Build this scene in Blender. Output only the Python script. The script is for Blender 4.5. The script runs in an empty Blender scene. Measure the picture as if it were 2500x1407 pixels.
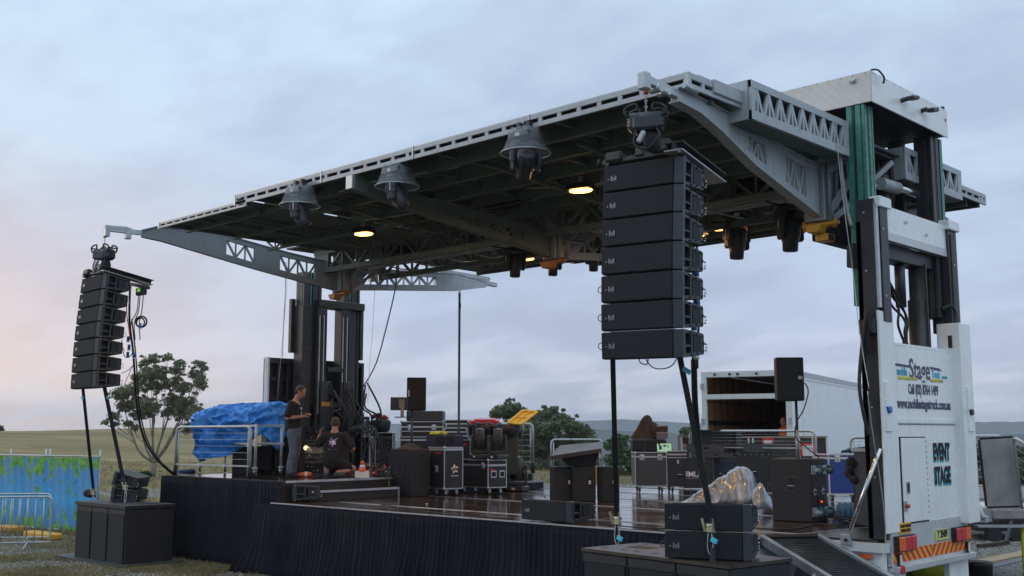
import bpy, bmesh, math, random
from mathutils import Vector, Matrix, noise as mnoise
random.seed(7)
R = math.radians
SC = bpy.context.scene
COL = SC.collection

# ------------------------------------------------------------------ camera
F, CXP, CYP, EYE = 2660.0, 1250.0, 703.5, 2.4
PITCH = math.atan(355.0 / F)
YAW = R(43.65)
cd = bpy.data.cameras.new('camera'); cam = bpy.data.objects.new('camera', cd); COL.objects.link(cam)
cam.location = (0, 0, EYE); cam.rotation_euler = (R(90) + PITCH, 0, YAW)
cd.lens = F / 2500 * 36; cd.sensor_width = 36; cd.clip_start = 0.1; cd.clip_end = 12000
SC.camera = cam

# ------------------------------------------------------------------ sky, sun, exposure
SUN_AZ = R(171); SUN_EL = R(9)          # low behind the clouds, to the left of the picture
wd = bpy.data.worlds.new('World'); SC.world = wd; wd.use_nodes = True
nt = wd.node_tree; N = nt.nodes; L = nt.links; N.clear()
def nn(t, **k):
    n = N.new(t)
    for a, b in k.items(): setattr(n, a, b)
    return n
def vm(op, a, b=None):
    n = nn('ShaderNodeVectorMath', operation=op)
    for i, v in enumerate((a, b)):
        if v is None: continue
        if hasattr(v, 'links'): L.new(v, n.inputs[i])
        else: n.inputs[i].default_value = v
    return n
def sm(op, a, b=None, clamp=False):
    n = nn('ShaderNodeMath', operation=op, use_clamp=clamp)
    for i, v in enumerate((a, b)):
        if v is None: continue
        if hasattr(v, 'links'): L.new(v, n.inputs[i])
        else: n.inputs[i].default_value = v
    return n.outputs[0]
def ramp(fac, stops):
    n = nn('ShaderNodeValToRGB'); L.new(fac, n.inputs[0]); e = n.color_ramp.elements
    while len(e) < len(stops): e.new(0.5)
    for i, (p, c) in enumerate(stops): e[i].position = p; e[i].color = (*c, 1) if len(c) == 3 else c
    return n.outputs[0]
def mixc(f, a, b, t='MIX'):
    n = nn('ShaderNodeMix', data_type='RGBA', blend_type=t)
    for i, v in ((0, f), (6, a), (7, b)):
        if hasattr(v, 'links'): L.new(v, n.inputs[i])
        else: n.inputs[i].default_value = v if i == 0 else (*v, 1)
    return n.outputs[2]
tc = nn('ShaderNodeTexCoord').outputs['Generated']
sep = nn('ShaderNodeSeparateXYZ'); L.new(tc, sep.inputs[0]); dz = sep.outputs[2]
den = sm('ADD', sm('MAXIMUM', dz, 0.0), 0.22)
cmb = nn('ShaderNodeCombineXYZ'); L.new(sm('DIVIDE', sep.outputs[0], den), cmb.inputs[0]); L.new(sm('DIVIDE', sep.outputs[1], den), cmb.inputs[1])
n1 = nn('ShaderNodeTexNoise'); L.new(cmb.outputs[0], n1.inputs['Vector']); n1.inputs['Scale'].default_value = 0.95; n1.inputs['Detail'].default_value = 7; n1.inputs['Roughness'].default_value = .5; n1.inputs['Distortion'].default_value = .15
n2 = nn('ShaderNodeTexNoise'); L.new(vm('MULTIPLY', cmb.outputs[0], (1.0, 1.7, 1)).outputs[0], n2.inputs['Vector']); n2.inputs['Scale'].default_value = 2.3; n2.inputs['Detail'].default_value = 8; n2.inputs['Roughness'].default_value = .56; n2.inputs['Distortion'].default_value = .2
cl = sm('ADD', sm('MULTIPLY', n1.outputs[0], .62), sm('MULTIPLY', n2.outputs[0], .38))
# colours of the overcast by height: pale at the horizon, blue-grey above
hi = ramp(dz, [(0.0, (.50, .55, .66)), (0.10, (.43, .51, .67)), (0.24, (.49, .62, .77)), (0.42, (.54, .70, .84)), (0.7, (.80, .95, 1.0))])
lo = ramp(dz, [(0.0, (.38, .41, .51)), (0.10, (.36, .42, .55)), (0.25, (.37, .45, .60)), (0.42, (.40, .50, .65)), (0.7, (.68, .78, .90))])
skyc = mixc(ramp(cl, [(0.42, (0, 0, 0)), (0.575, (1, 1, 1))]), lo, hi)
# sunset glow low in the left of the view
dg = vm('DOT_PRODUCT', tc, (-math.cos(R(-4)), math.sin(R(-4)), 0)).outputs['Value']
glow = sm('MULTIPLY', ramp(dg, [(0.70, (0, 0, 0)), (0.86, (.5, .5, .5)), (0.97, (1, 1, 1))]), ramp(dz, [(0.0, (1, 1, 1)), (0.08, (.62, .62, .62)), (0.26, (0.06, .06, .06)), (0.4, (0, 0, 0))]))
skyc = mixc(glow, skyc, (1.0, .70, .52))
low = sm('MULTIPLY', ramp(dz, [(0.0, (1, 1, 1)), (0.05, (0.45, .45, .45)), (0.13, (0, 0, 0))]), ramp(n2.outputs[0], [(0.47, (0.12, 0.12, 0.12)), (0.6, (.75, .75, .75))]))
skyc = mixc(low, skyc, (.70, .70, .76))
st = nn('ShaderNodeTexSky', sky_type='NISHITA', sun_disc=False); st.sun_elevation = SUN_EL; st.sun_rotation = R(90) - SUN_AZ
bg1 = nn('ShaderNodeBackground'); L.new(st.outputs[0], bg1.inputs[0]); bg1.inputs[1].default_value = 0.05
bg2 = nn('ShaderNodeBackground'); L.new(skyc, bg2.inputs[0]); bg2.inputs[1].default_value = 1.30
mx = nn('ShaderNodeMixShader'); mx.inputs[0].default_value = 0.96; L.new(bg1.outputs[0], mx.inputs[1]); L.new(bg2.outputs[0], mx.inputs[2])
wo = nn('ShaderNodeOutputWorld'); L.new(mx.outputs[0], wo.inputs[0])
sd = bpy.data.lights.new('sun', 'SUN'); sun = bpy.data.objects.new('sun', sd); COL.objects.link(sun)
sd.energy = 0.5; sd.angle = R(20); sd.color = (1, .80, .66)
sdir = Vector((math.cos(SUN_AZ) * math.cos(SUN_EL), -abs(math.sin(SUN_AZ)) * 4.2 * math.cos(SUN_EL) * .8, math.sin(SUN_EL) * 1.6)).normalized()
sun.rotation_euler = sdir.to_track_quat('Z', 'Y').to_euler()
SC.view_settings.view_transform = 'Standard'; SC.view_settings.look = 'None'
SC.view_settings.exposure = 0.0; SC.view_settings.gamma = 1.0
SC.cycles.max_bounces = 6; SC.cycles.use_denoising = True

# ------------------------------------------------------------------ photogrammetry helper: a photo pixel on a known plane -> metres
fwv = Vector((-math.sin(YAW), math.cos(YAW), 0)); rtv = Vector((math.cos(YAW), math.sin(YAW), 0)); upv = Vector((0, 0, 1))
f3 = fwv * math.cos(PITCH) + upv * math.sin(PITCH); u3 = -fwv * math.sin(PITCH) + upv * math.cos(PITCH)
CAMP = Vector((0, 0, EYE)); RZC = YAW      # RZC: rotation of something whose front squarely faces the photographer
def ray(x, y): return f3 * F + rtv * (x - CXP) + u3 * (CYP - y)
def at(x, y, X=None, Y=None, Z=None, D=None):
    d = ray(x, y)
    if Z is not None: t = (Z - EYE) / d.z
    elif X is not None: t = X / d.x
    elif Y is not None: t = Y / d.y
    else: t = D / F
    return CAMP + d * t
def fit(xl, xr, yt, yb, z=1.2, rz=0.0, P=None):
    """left-bottom point, width and height of an upright face standing at height z (or through P) with heading rz"""
    c = P if P is not None else at((xl + xr) / 2, yb, Z=z)
    u = Vector((math.cos(rz), math.sin(rz), 0)); nrm = Vector((-u.y, u.x, 0))
    def hit(x, y):
        d = ray(x, y); return CAMP + d * ((c - CAMP).dot(nrm) / d.dot(nrm))
    a = hit(xl, yb); b = hit(xr, yb); t = hit((xl + xr) / 2, yt); m = hit((xl + xr) / 2, yb)
    o = Vector((a.x, a.y, c.z))
    return o, (b - a).dot(u), t.z - m.z

# ------------------------------------------------------------------ materials
MATS = {}
def mat(name, col, rough=.55, metal=0., var=.18, scale=6., bump=0., bscale=40., rvar=.12, spec=.5, emit=None, es=0, alpha=1., trans=0., stain=None, stain_at=.6, coat=0.):
    if name in MATS: return MATS[name]
    m = bpy.data.materials.new(name); m.use_nodes = True; t = m.node_tree; b = t.nodes['Principled BSDF']
    def lk(a, c): t.links.new(a, c)
    tco = t.nodes.new('ShaderNodeTexCoord').outputs['Object']
    nz = t.nodes.new('ShaderNodeTexNoise'); lk(tco, nz.inputs['Vector']); nz.inputs['Scale'].default_value = scale; nz.inputs['Detail'].default_value = 6; nz.inputs['Roughness'].default_value = .62
    r = t.nodes.new('ShaderNodeValToRGB'); lk(nz.outputs[0], r.inputs[0]); e = r.color_ramp.elements
    e[0].position = .3; e[1].position = .72
    e[0].color = (*[c * (1 - var) for c in col], 1); e[1].color = (*[min(1, c * (1 + var)) for c in col], 1)
    out = r.outputs[0]
    if stain:
        n3 = t.nodes.new('ShaderNodeTexNoise'); lk(tco, n3.inputs['Vector']); n3.inputs['Scale'].default_value = scale * .6; n3.inputs['Detail'].default_value = 9; n3.inputs['Roughness'].default_value = .7
        r3 = t.nodes.new('ShaderNodeValToRGB'); lk(n3.outputs[0], r3.inputs[0]); r3.color_ramp.elements[0].position = stain_at; r3.color_ramp.elements[1].position = stain_at + .08
        mxn = t.nodes.new('ShaderNodeMix'); mxn.data_type = 'RGBA'; lk(r3.outputs[0], mxn.inputs[0]); lk(out, mxn.inputs[6]); mxn.inputs[7].default_value = (*stain, 1); out = mxn.outputs[2]
    lk(out, b.inputs['Base Color'])
    mr = t.nodes.new('ShaderNodeMapRange'); lk(nz.outputs[0], mr.inputs[0]); mr.inputs[3].default_value = max(0.02, rough - rvar); mr.inputs[4].default_value = min(1, rough + rvar); lk(mr.outputs[0], b.inputs['Roughness'])
    b.inputs['Metallic'].default_value = metal; b.inputs['Specular IOR Level'].default_value = spec
    b.inputs['Coat Weight'].default_value = coat
    if trans: b.inputs['Transmission Weight'].default_value = trans
    if alpha < 1: b.inputs['Alpha'].default_value = alpha
    if emit: b.inputs['Emission Color'].default_value = (*emit, 1); b.inputs['Emission Strength'].default_value = es
    if bump:
        n4 = t.nodes.new('ShaderNodeTexNoise'); lk(tco, n4.inputs['Vector']); n4.inputs['Scale'].default_value = bscale; n4.inputs['Detail'].default_value = 4
        bp = t.nodes.new('ShaderNodeBump'); bp.inputs['Strength'].default_value = bump; bp.inputs['Distance'].default_value = .02; lk(n4.outputs[0], bp.inputs['Height']); lk(bp.outputs[0], b.inputs['Normal'])
    MATS[name] = m; return m
def tread(name, col, metal, rough, scale=14.):
    """raised diamond tread plate, as relief"""
    m = mat(name, col, rough, metal, var=.1, scale=3.); t = m.node_tree; b = t.nodes['Principled BSDF']
    tco = t.nodes.new('ShaderNodeTexCoord').outputs['Object']
    s = t.nodes.new('ShaderNodeSeparateXYZ'); t.links.new(tco, s.inputs[0])
    def M(op, a, c=None):
        n = t.nodes.new('ShaderNodeMath'); n.operation = op
        for i, v in enumerate((a, c)):
            if v is None: continue
            if hasattr(v, 'links'): t.links.new(v, n.inputs[i])
            else: n.inputs[i].default_value = v
        return n.outputs[0]
    h = M('ADD', s.outputs[0], s.outputs[1])
    a = M('MULTIPLY', M('ADD', h, s.outputs[2]), scale * 6.28 * .5); c = M('MULTIPLY', M('SUBTRACT', h, s.outputs[2]), scale * 6.28 * .5)
    v = M('MULTIPLY', M('SINE', a), M('SINE', c)); v = M('ABSOLUTE', v)
    v = M('GREATER_THAN', v, .35)
    v = M('MULTIPLY', v, M('ADD', M('MULTIPLY', M('SINE', M('MULTIPLY', a, 2.)), .5), .6))
    bp = t.nodes.new('ShaderNodeBump'); bp.inputs['Strength'].default_value = .6; bp.inputs['Distance'].default_value = .006; t.links.new(v, bp.inputs['Height']); t.links.new(bp.outputs[0], b.inputs['Normal'])
    return m
def stripes(m, axis, scale, c2, width=.5, diag=0):
    """mix a second paint into an existing material in hard stripes along an object axis"""
    t = m.node_tree; b = t.nodes['Principled BSDF']; old = b.inputs['Base Color'].links[0].from_socket
    s = t.nodes.new('ShaderNodeSeparateXYZ'); t.links.new(t.nodes.new('ShaderNodeTexCoord').outputs['Object'], s.inputs[0])
    a = t.nodes.new('ShaderNodeMath'); a.operation = 'MULTIPLY_ADD'; t.links.new(s.outputs[2], a.inputs[0]); a.inputs[1].default_value = diag; t.links.new(s.outputs[axis], a.inputs[2])
    f = t.nodes.new('ShaderNodeMath'); f.operation = 'MULTIPLY'; t.links.new(a.outputs[0], f.inputs[0]); f.inputs[1].default_value = scale
    fr = t.nodes.new('ShaderNodeMath'); fr.operation = 'FRACT'; t.links.new(f.outputs[0], fr.inputs[0])
    g = t.nodes.new('ShaderNodeMath'); g.operation = 'GREATER_THAN'; t.links.new(fr.outputs[0], g.inputs[0]); g.inputs[1].default_value = width
    mx = t.nodes.new('ShaderNodeMix'); mx.data_type = 'RGBA'; t.links.new(g.outputs[0], mx.inputs[0]); t.links.new(old, mx.inputs[6]); mx.inputs[7].default_value = (*c2, 1)
    t.links.new(mx.outputs[2], b.inputs['Base Color']); return m

M_galv = mat('galvanised_steel', (.46, .49, .52), .42, .55, var=.16, scale=4, stain=(.30, .31, .32))
M_grey = mat('grey_paint', (.40, .44, .47), .45, .1, var=.12, scale=2.5, stain=(.26, .28, .29), stain_at=.62)
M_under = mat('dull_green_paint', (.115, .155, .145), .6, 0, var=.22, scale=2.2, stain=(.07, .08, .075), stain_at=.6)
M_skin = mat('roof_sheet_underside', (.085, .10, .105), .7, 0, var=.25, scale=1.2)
M_armp = mat('arm_grey_paint', (.30, .33, .35), .42, .1, var=.14, scale=2.2, stain=(.20, .21, .21), stain_at=.64)
M_white = mat('white_truck_paint', (.86, .89, .90), .28, 0, var=.045, scale=1.6, coat=.3, stain=(.68, .70, .70), stain_at=.68)
def streak(m, col, amt):
    t = m.node_tree; b = t.nodes['Principled BSDF']; old = b.inputs['Base Color'].links[0].from_socket
    mp_ = t.nodes.new('ShaderNodeMapping'); t.links.new(t.nodes.new('ShaderNodeTexCoord').outputs['Object'], mp_.inputs[0]); mp_.inputs['Scale'].default_value = (9, 9, .7)
    n_ = t.nodes.new('ShaderNodeTexNoise'); t.links.new(mp_.outputs[0], n_.inputs['Vector']); n_.inputs['Scale'].default_value = 1.5; n_.inputs['Detail'].default_value = 8; n_.inputs['Roughness'].default_value = .7
    r_ = t.nodes.new('ShaderNodeMapRange'); t.links.new(n_.outputs[0], r_.inputs[0]); r_.inputs[1].default_value = .52; r_.inputs[2].default_value = .75; r_.inputs[4].default_value = amt
    x_ = t.nodes.new('ShaderNodeMix'); x_.data_type = 'RGBA'; t.links.new(r_.outputs[0], x_.inputs[0]); t.links.new(old, x_.inputs[6]); x_.inputs[7].default_value = (*col, 1); t.links.new(x_.outputs[2], b.inputs['Base Color'])
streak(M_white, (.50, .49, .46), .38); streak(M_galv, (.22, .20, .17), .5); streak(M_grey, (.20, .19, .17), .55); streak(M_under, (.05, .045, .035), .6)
M_whited = mat('white_worn_paint', (.62, .65, .66), .5, 0, var=.08, scale=5, stain=(.3, .29, .27), stain_at=.66)
M_blackst = mat('black_steel', (.035, .037, .042), .42, .1, var=.3, scale=5, stain=(.09, .085, .08), stain_at=.64)
M_brownst = mat('dark_greasy_steel', (.045, .042, .04), .5, .2, var=.4, scale=4, stain=(.14, .11, .09), stain_at=.63)
M_green = mat('green_mast_paint', (.055, .22, .165), .4, 0, var=.3, scale=9, stain=(.03, .05, .05), stain_at=.6)
M_yel = mat('yellow_orange_paint', (.62, .33, .03), .45, 0, var=.2, scale=9, stain=(.25, .15, .04), stain_at=.62)
M_yelpole = mat('yellow_tube_paint', (.62, .60, .06), .45, 0, var=.12, scale=6)
M_chrome = mat('bright_steel', (.62, .64, .66), .22, .95, var=.08)
M_alu = mat('aluminium_trim', (.55, .57, .60), .36, .8, var=.12, scale=9, stain=(.33, .33, .34))
M_cab = mat('textured_black_cabinet', (.013, .016, .021), .62, 0, var=.3, scale=5, bump=.25, bscale=240)
M_grille = mat('black_foam_grille', (.009, .012, .017), .8, 0, var=.2, scale=30, bump=.4, bscale=300)
M_cheek = mat('satin_black_plastic', (.034, .040, .048), .42, 0, var=.2, scale=8)
M_dark = mat('near_black', (.008, .009, .011), .7, 0, var=.2)
M_rub = mat('black_rubber', (.014, .014, .015), .55, 0, var=.3, scale=20)
M_cable = mat('black_cable', (.013, .013, .015), .5, 0, var=.3)
M_strap = mat('black_webbing', (.014, .016, .020), .75, 0, var=.3, scale=40, bump=.3, bscale=200)
M_blue = mat('blue_plug', (.03, .16, .50), .4, 0, var=.2)
M_lblue = mat('light_blue_tape', (.08, .50, .75), .5, 0, var=.2)
M_red = mat('red_plastic', (.55, .03, .04), .35, 0, var=.15)
M_orange = mat('orange_plastic', (.75, .12, .02), .4, 0, var=.15)
M_case = mat('black_case_laminate', (.022, .025, .029), .45, 0, var=.2, scale=5, stain=(.06, .058, .055), stain_at=.68)
M_casew = mat('charcoal_case_laminate', (.052, .060, .070), .5, 0, var=.15, scale=4, stain=(.08, .08, .078), stain_at=.66)
M_bluecase = mat('blue_case_laminate', (.022, .060, .30), .4, 0, var=.12, scale=4)
M_cloth = mat('black_stage_drape', (.0095, .0115, .0185), .9, 0, var=.45, scale=1.6, bump=.35, bscale=22, spec=.25)
M_faint = mat('faint_grey_print', (.034, .038, .045), .5)
M_deckside = mat('black_deck_edge', (.018, .018, .02), .6, 0, var=.3)
M_tread = tread('tread_plate_alu', (.60, .62, .63), .5, .42, 11.)
M_treadw = tread('tread_plate_cream', (.64, .61, .58), .15, .5, 8.)
M_writ = mat('white_print', (.75, .77, .78), .5, 0, var=.05)
M_navy = mat('navy_print', (.045, .05, .12), .4, 0, var=.1)
M_teal = mat('teal_print', (.02, .38, .52), .4, 0, var=.1)
M_ylw = mat('yellow_print', (.80, .72, .05), .4, 0, var=.1)
M_skinp = mat('skin', (.42, .22, .15), .5, 0, var=.12, scale=14)
M_hair = mat('brown_hair', (.045, .028, .020), .6, 0, var=.4, scale=60, bump=.5, bscale=120)
M_tee = mat('black_cotton', (.016, .016, .018), .9, 0, var=.3, scale=8, bump=.3, bscale=25)
M_jean = mat('blue_denim', (.10, .13, .19), .85, 0, var=.35, scale=7, bump=.3, bscale=40)
M_tarp = mat('blue_tarpaulin', (.03, .24, .74), .34, 0, var=.16, scale=5, bump=.9, bscale=9, stain=(.07, .33, .85), stain_at=.60)
M_ptarp = mat('grey_plastic_sheet', (.27, .33, .40), .27, .30, var=.18, scale=3, bump=.35, bscale=9, coat=.2)
M_ply = mat('plywood_lining', (.36, .20, .11), .6, 0, var=.25, scale=3)
M_bark = mat('eucalypt_bark', (.22, .19, .16), .8, 0, var=.35, scale=3, bump=.4, bscale=12)
M_bin = mat('dark_green_bin_plastic', (.045, .065, .058), .5, 0, var=.15)
M_rust = mat('rusty_fabric', (.055, .036, .027), .9, 0, var=.5, scale=12, bump=.6, bscale=30)
M_lamp = mat('warm_lamp_glass', (1, .7, .3), .3, emit=(1, .40, .07), es=12)
M_paper = mat('white_paper', (.7, .7, .68), .7, 0, var=.08)
M_screen = mat('lit_green_screen', (.05, .06, .05), .3, emit=(.36, .62, .40), es=.75)
M_gravelw = mat('concrete', (.30, .29, .28), .8, 0, var=.25, scale=8, bump=.3)

# ------------------------------------------------------------------ mesh builder
class MB:
    def __init__(s): s.bm = bmesh.new(); s.mats = []
    def mi(s, m):
        if m not in s.mats: s.mats.append(m)
        return s.mats.index(m)
    def _tag(s, geom, m, smooth=False):
        i = s.mi(m)
        for f in geom: f.material_index = i; f.smooth = smooth
    def box(s, c, d, m, rot=None, bev=0.):
        ret = bmesh.ops.create_cube(s.bm, size=1); vs = ret['verts']
        M4 = Matrix.Translation(Vector(c)) @ (rot.to_4x4() if rot is not None else Matrix.Identity(4)) @ Matrix.Diagonal((*d, 1))
        bmesh.ops.transform(s.bm, matrix=M4, verts=vs)
        fs = list({f for v in vs for f in v.link_faces}); s._tag(fs, m)
        if bev:
            es = list({e for v in vs for e in v.link_edges})
            r = bmesh.ops.bevel(s.bm, geom=es, offset=bev, segments=1, affect='EDGES', clamp_overlap=True)
            s._tag(r['faces'], m)
        return s
    def bx(s, x0, x1, y0, y1, z0, z1, m, bev=0.):
        return s.box(((x0 + x1) / 2, (y0 + y1) / 2, (z0 + z1) / 2), (abs(x1 - x0), abs(y1 - y0), abs(z1 - z0)), m, None, bev)
    def beam(s, p, q, w, h, m, up=(0, 0, 1), bev=0.):
        p = Vector(p); q = Vector(q); z = (q - p); ln = z.length
        if ln < 1e-6: return s
        z.normalize(); u = Vector(up)
        if abs(z.dot(u)) > .98: u = Vector((1, 0, 0)) if abs(z.x) < .9 else Vector((0, 1, 0))
        x = u.cross(z).normalized(); y = z.cross(x)
        rot = Matrix((x, y, z)).transposed()
        return s.box((p + q) / 2, (w, h, ln), m, rot, bev)
    def cyl(s, p, q, r0, m, r1=None, n=14, caps=True):
        return s.loft([(p, r0), (q, r0 if r1 is None else r1)], m, n, caps)
    def loft(s, pr, m, n=10, caps=True, closed=False):
        pts = [Vector(a) for a, _ in pr]; rings = []; k = len(pts)
        ref = None
        for i, (a, r) in enumerate(pr):
            if closed: t = pts[(i + 1) % k] - pts[i - 1]
            else: t = pts[min(i + 1, k - 1)] - pts[max(i - 1, 0)]
            if t.length < 1e-9: t = Vector((0, 0, 1))
            t.normalize()
            if ref is None:
                ref = Vector((0, 0, 1)) if abs(t.z) < .9 else Vector((1, 0, 0))
            x = (ref - t * ref.dot(t))
            if x.length < 1e-4: x = t.orthogonal()
            x.normalize(); ref = x; y = t.cross(x)
            rings.append([s.bm.verts.new(pts[i] + (x * math.cos(2 * math.pi * j / n) + y * math.sin(2 * math.pi * j / n)) * r) for j in range(n)])
        fs = []
        for i in range(k if closed else k - 1):
            a = rings[i]; b = rings[(i + 1) % k]
            for j in range(n): fs.append(s.bm.faces.new((a[j], a[(j + 1) % n], b[(j + 1) % n], b[j])))
        s._tag(fs, m, True)
        if caps and not closed:
            s._tag([s.bm.faces.new(list(reversed(rings[0]))), s.bm.faces.new(rings[-1])], m)
        return s
    def tube(s, pts, r, m, n=6, sub=0, closed=False):
        if sub: pts = smooth(pts, sub)
        return s.loft([(p, r) for p in pts], m, n, True, closed)
    def prism(s, poly, o, u, v, depth, m, bev=0.):
        """poly of (a,b) in plane o + a*u + b*v, extruded along u x v by depth (towards -)"""
        o = Vector(o); u = Vector(u); v = Vector(v); w = u.cross(v).normalized() * depth
        a = [s.bm.verts.new(o + u * p + v * q) for p, q in poly]; b = [s.bm.verts.new(o + u * p + v * q - w) for p, q in poly]
        n = len(poly); fs = [s.bm.faces.new(a), s.bm.faces.new(list(reversed(b)))]
        for i in range(n): fs.append(s.bm.faces.new((a[i], b[i], b[(i + 1) % n], a[(i + 1) % n])))
        s._tag(fs, m)
        if bev:
            r = bmesh.ops.bevel(s.bm, geom=list({e for f in fs for e in f.edges}), offset=bev, segments=1, affect='EDGES', clamp_overlap=True); s._tag(r['faces'], m)
        return s
    def hexa(s, p8, m):
        v = [s.bm.verts.new(Vector(p)) for p in p8]
        s._tag([s.bm.faces.new([v[i] for i in f]) for f in ((0, 3, 2, 1), (4, 5, 6, 7), (0, 1, 5, 4), (1, 2, 6, 5), (2, 3, 7, 6), (3, 0, 4, 7))], m); return s
    def ball(s, c, r, m, n=12, rot=None):
        r = (r, r, r) if not hasattr(r, '__len__') else r
        ret = bmesh.ops.create_uvsphere(s.bm, u_segments=n, v_segments=max(6, n * 2 // 3), radius=1)
        M4 = Matrix.Translation(Vector(c)) @ (rot.to_4x4() if rot is not None else Matrix.Identity(4)) @ Matrix.Diagonal((*r, 1))
        bmesh.ops.transform(s.bm, matrix=M4, verts=ret['verts']); s._tag(list({f for v in ret['verts'] for f in v.link_faces}), m, True); return s
    def grid(s, rows, m, smooth=True, closed=False):
        vs = [[s.bm.verts.new(Vector(p)) for p in r] for r in rows]; fs = []
        for i in range(len(vs) - 1):
            k = len(vs[i])
            for j in range(k if closed else k - 1): fs.append(s.bm.faces.new((vs[i][j], vs[i][(j + 1) % k], vs[i + 1][(j + 1) % k], vs[i + 1][j])))
        s._tag(fs, m, smooth); return s
    def quad(s, pts, m):
        s._tag([s.bm.faces.new([s.bm.verts.new(Vector(p)) for p in pts])], m); return s
    def torus(s, c, R_, r, m, ax=(0, 0, 1), n=20, k=6, a0=0, a1=2 * math.pi):
        ax = Vector(ax).normalized(); x = ax.orthogonal().normalized(); y = ax.cross(x); c = Vector(c); full = abs(a1 - a0 - 2 * math.pi) < 1e-3
        pts = [c + (x * math.cos(a0 + (a1 - a0) * i / n) + y * math.sin(a0 + (a1 - a0) * i / n)) * R_ for i in range(n if full else n + 1)]
        return s.tube(pts, r, m, k, closed=full)
    def text(s, body, o, u, v, size, m, sx=1., off=0., align='CENTER', ex=.0015):
        """flat lettering standing on the plane o,u,v"""
        c = bpy.data.curves.new('t', 'FONT'); c.body = body; c.size = size; c.align_x = align; c.align_y = 'CENTER'; c.extrude = ex; c.offset = off; c.resolution_u = 3
        ob = bpy.data.objects.new('t', c); COL.objects.link(ob)
        me = bpy.data.meshes.new_from_object(ob.evaluated_get(bpy.context.evaluated_depsgraph_get()))
        u = Vector(u).normalized(); v = Vector(v).normalized(); w = u.cross(v)
        M4 = Matrix(((u.x * sx, v.x, w.x, o[0]), (u.y * sx, v.y, w.y, o[1]), (u.z * sx, v.z, w.z, o[2]), (0, 0, 0, 1)))
        me.transform(M4); old = set(s.bm.faces); s.bm.from_mesh(me)
        i = s.mi(m)
        for f in s.bm.faces:
            if f not in old: f.material_index = i
        bpy.data.objects.remove(ob); bpy.data.curves.remove(c); bpy.data.meshes.remove(me); return s
    def mesh(s, name, M4=None):
        if M4 is not None: bmesh.ops.transform(s.bm, matrix=M4, verts=s.bm.verts)
        me = bpy.data.meshes.new(name); s.bm.to_mesh(me); s.bm.free()
        for m in s.mats: me.materials.append(m)
        return me
def smooth(pts, k):
    """Catmull-Rom"""
    P = [Vector(p) for p in pts]; out = []
    for i in range(len(P) - 1):
        a, b, c, d = P[max(i - 1, 0)], P[i], P[i + 1], P[min(i + 2, len(P) - 1)]
        for j in range(k):
            t = j / k; out.append(.5 * ((2 * b) + (c - a) * t + (2 * a - 5 * b + 4 * c - d) * t * t + (3 * b - a - 3 * c + d) * t ** 3))
    out.append(P[-1]); return out
ROOT = {}
def props(o, label=None, cat=None, group=None, kind=None):
    for k, v in (('label', label), ('category', cat), ('group', group), ('kind', kind)):
        if v: o[k] = v
    return o
def thing(name, label, cat, loc=(0, 0, 0), rz=0., group=None, M4=None):
    o = bpy.data.objects.new(name, None); COL.objects.link(o); o.empty_display_size = .2
    M = M4 if M4 is not None else Matrix.Translation(Vector(loc)) @ Matrix.Rotation(rz, 4, 'Z')
    o.matrix_world = M; ROOT[o.name] = M.copy(); return props(o, label, cat, group)
def part(parent, name, mb, w=False, label=None, kind=None):
    """a piece of a thing; w: its shapes were given in world metres"""
    M = ROOT[parent.name]; me = mb.mesh(name, M.inverted() if w else None)
    o = bpy.data.objects.new(name, me); COL.objects.link(o); o.parent = parent; ROOT[o.name] = M; return props(o, label, None, None, kind)
def part_each(parent, name, mb, w=False):
    """every separate piece of the shape becomes a part of its own"""
    M = ROOT[parent.name]; me = mb.mesh(name, M.inverted() if w else None); n = len(me.vertices); par = list(range(n))
    def fd(a):
        while par[a] != a: par[a] = par[par[a]]; a = par[a]
        return a
    for e in me.edges: a, b = fd(e.vertices[0]), fd(e.vertices[1]); par[a] = b
    grp = {}
    for p in me.polygons: grp.setdefault(fd(p.vertices[0]), []).append(p)
    out = []
    for g in grp.values():
        vs = sorted({v for p in g for v in p.vertices}); ix = {v: i for i, v in enumerate(vs)}; m2 = bpy.data.meshes.new(name)
        m2.from_pydata([me.vertices[v].co for v in vs], [], [[ix[v] for v in p.vertices] for p in g]); ms = sorted({p.material_index for p in g})
        for k in ms: m2.materials.append(me.materials[k])
        for q, p in zip(m2.polygons, g): q.material_index = ms.index(p.material_index); q.use_smooth = p.use_smooth
        o = bpy.data.objects.new(name, m2); COL.objects.link(o); o.parent = parent; ROOT[o.name] = M; out.append(o)
    bpy.data.meshes.remove(me); return out
def solo(name, mb, label, cat, loc=None, rz=0., group=None, kind=None, w=False):
    M = Matrix.Translation(Vector(loc)) @ Matrix.Rotation(rz, 4, 'Z') if loc is not None else None
    if M is None:
        mn = Vector((1e9,) * 3); mxx = -mn
        for v in mb.bm.verts:
            for i in range(3): mn[i] = min(mn[i], v.co[i]); mxx[i] = max(mxx[i], v.co[i])
        M = Matrix.Translation(((mn.x + mxx.x) / 2, (mn.y + mxx.y) / 2, mn.z)); w = True
    me = mb.mesh(name, M.inverted() if w else None); o = bpy.data.objects.new(name, me); COL.objects.link(o); o.matrix_world = M; ROOT[o.name] = M.copy()
    return props(o, label, cat, group, kind)
def clone(root, label, M4):
    def cp(o, par):
        c = o.copy(); COL.objects.link(c)
        if par is None: c.matrix_world = M4
        else: c.parent = par
        ROOT[c.name] = M4.copy()
        for ch in kids.get(o.name, []): cp(ch, c)
        return c
    kids = {}
    for o in COL.objects:
        if o.parent: kids.setdefault(o.parent.name, []).append(o)
    c = cp(root, None); c['label'] = label; return c
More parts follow.
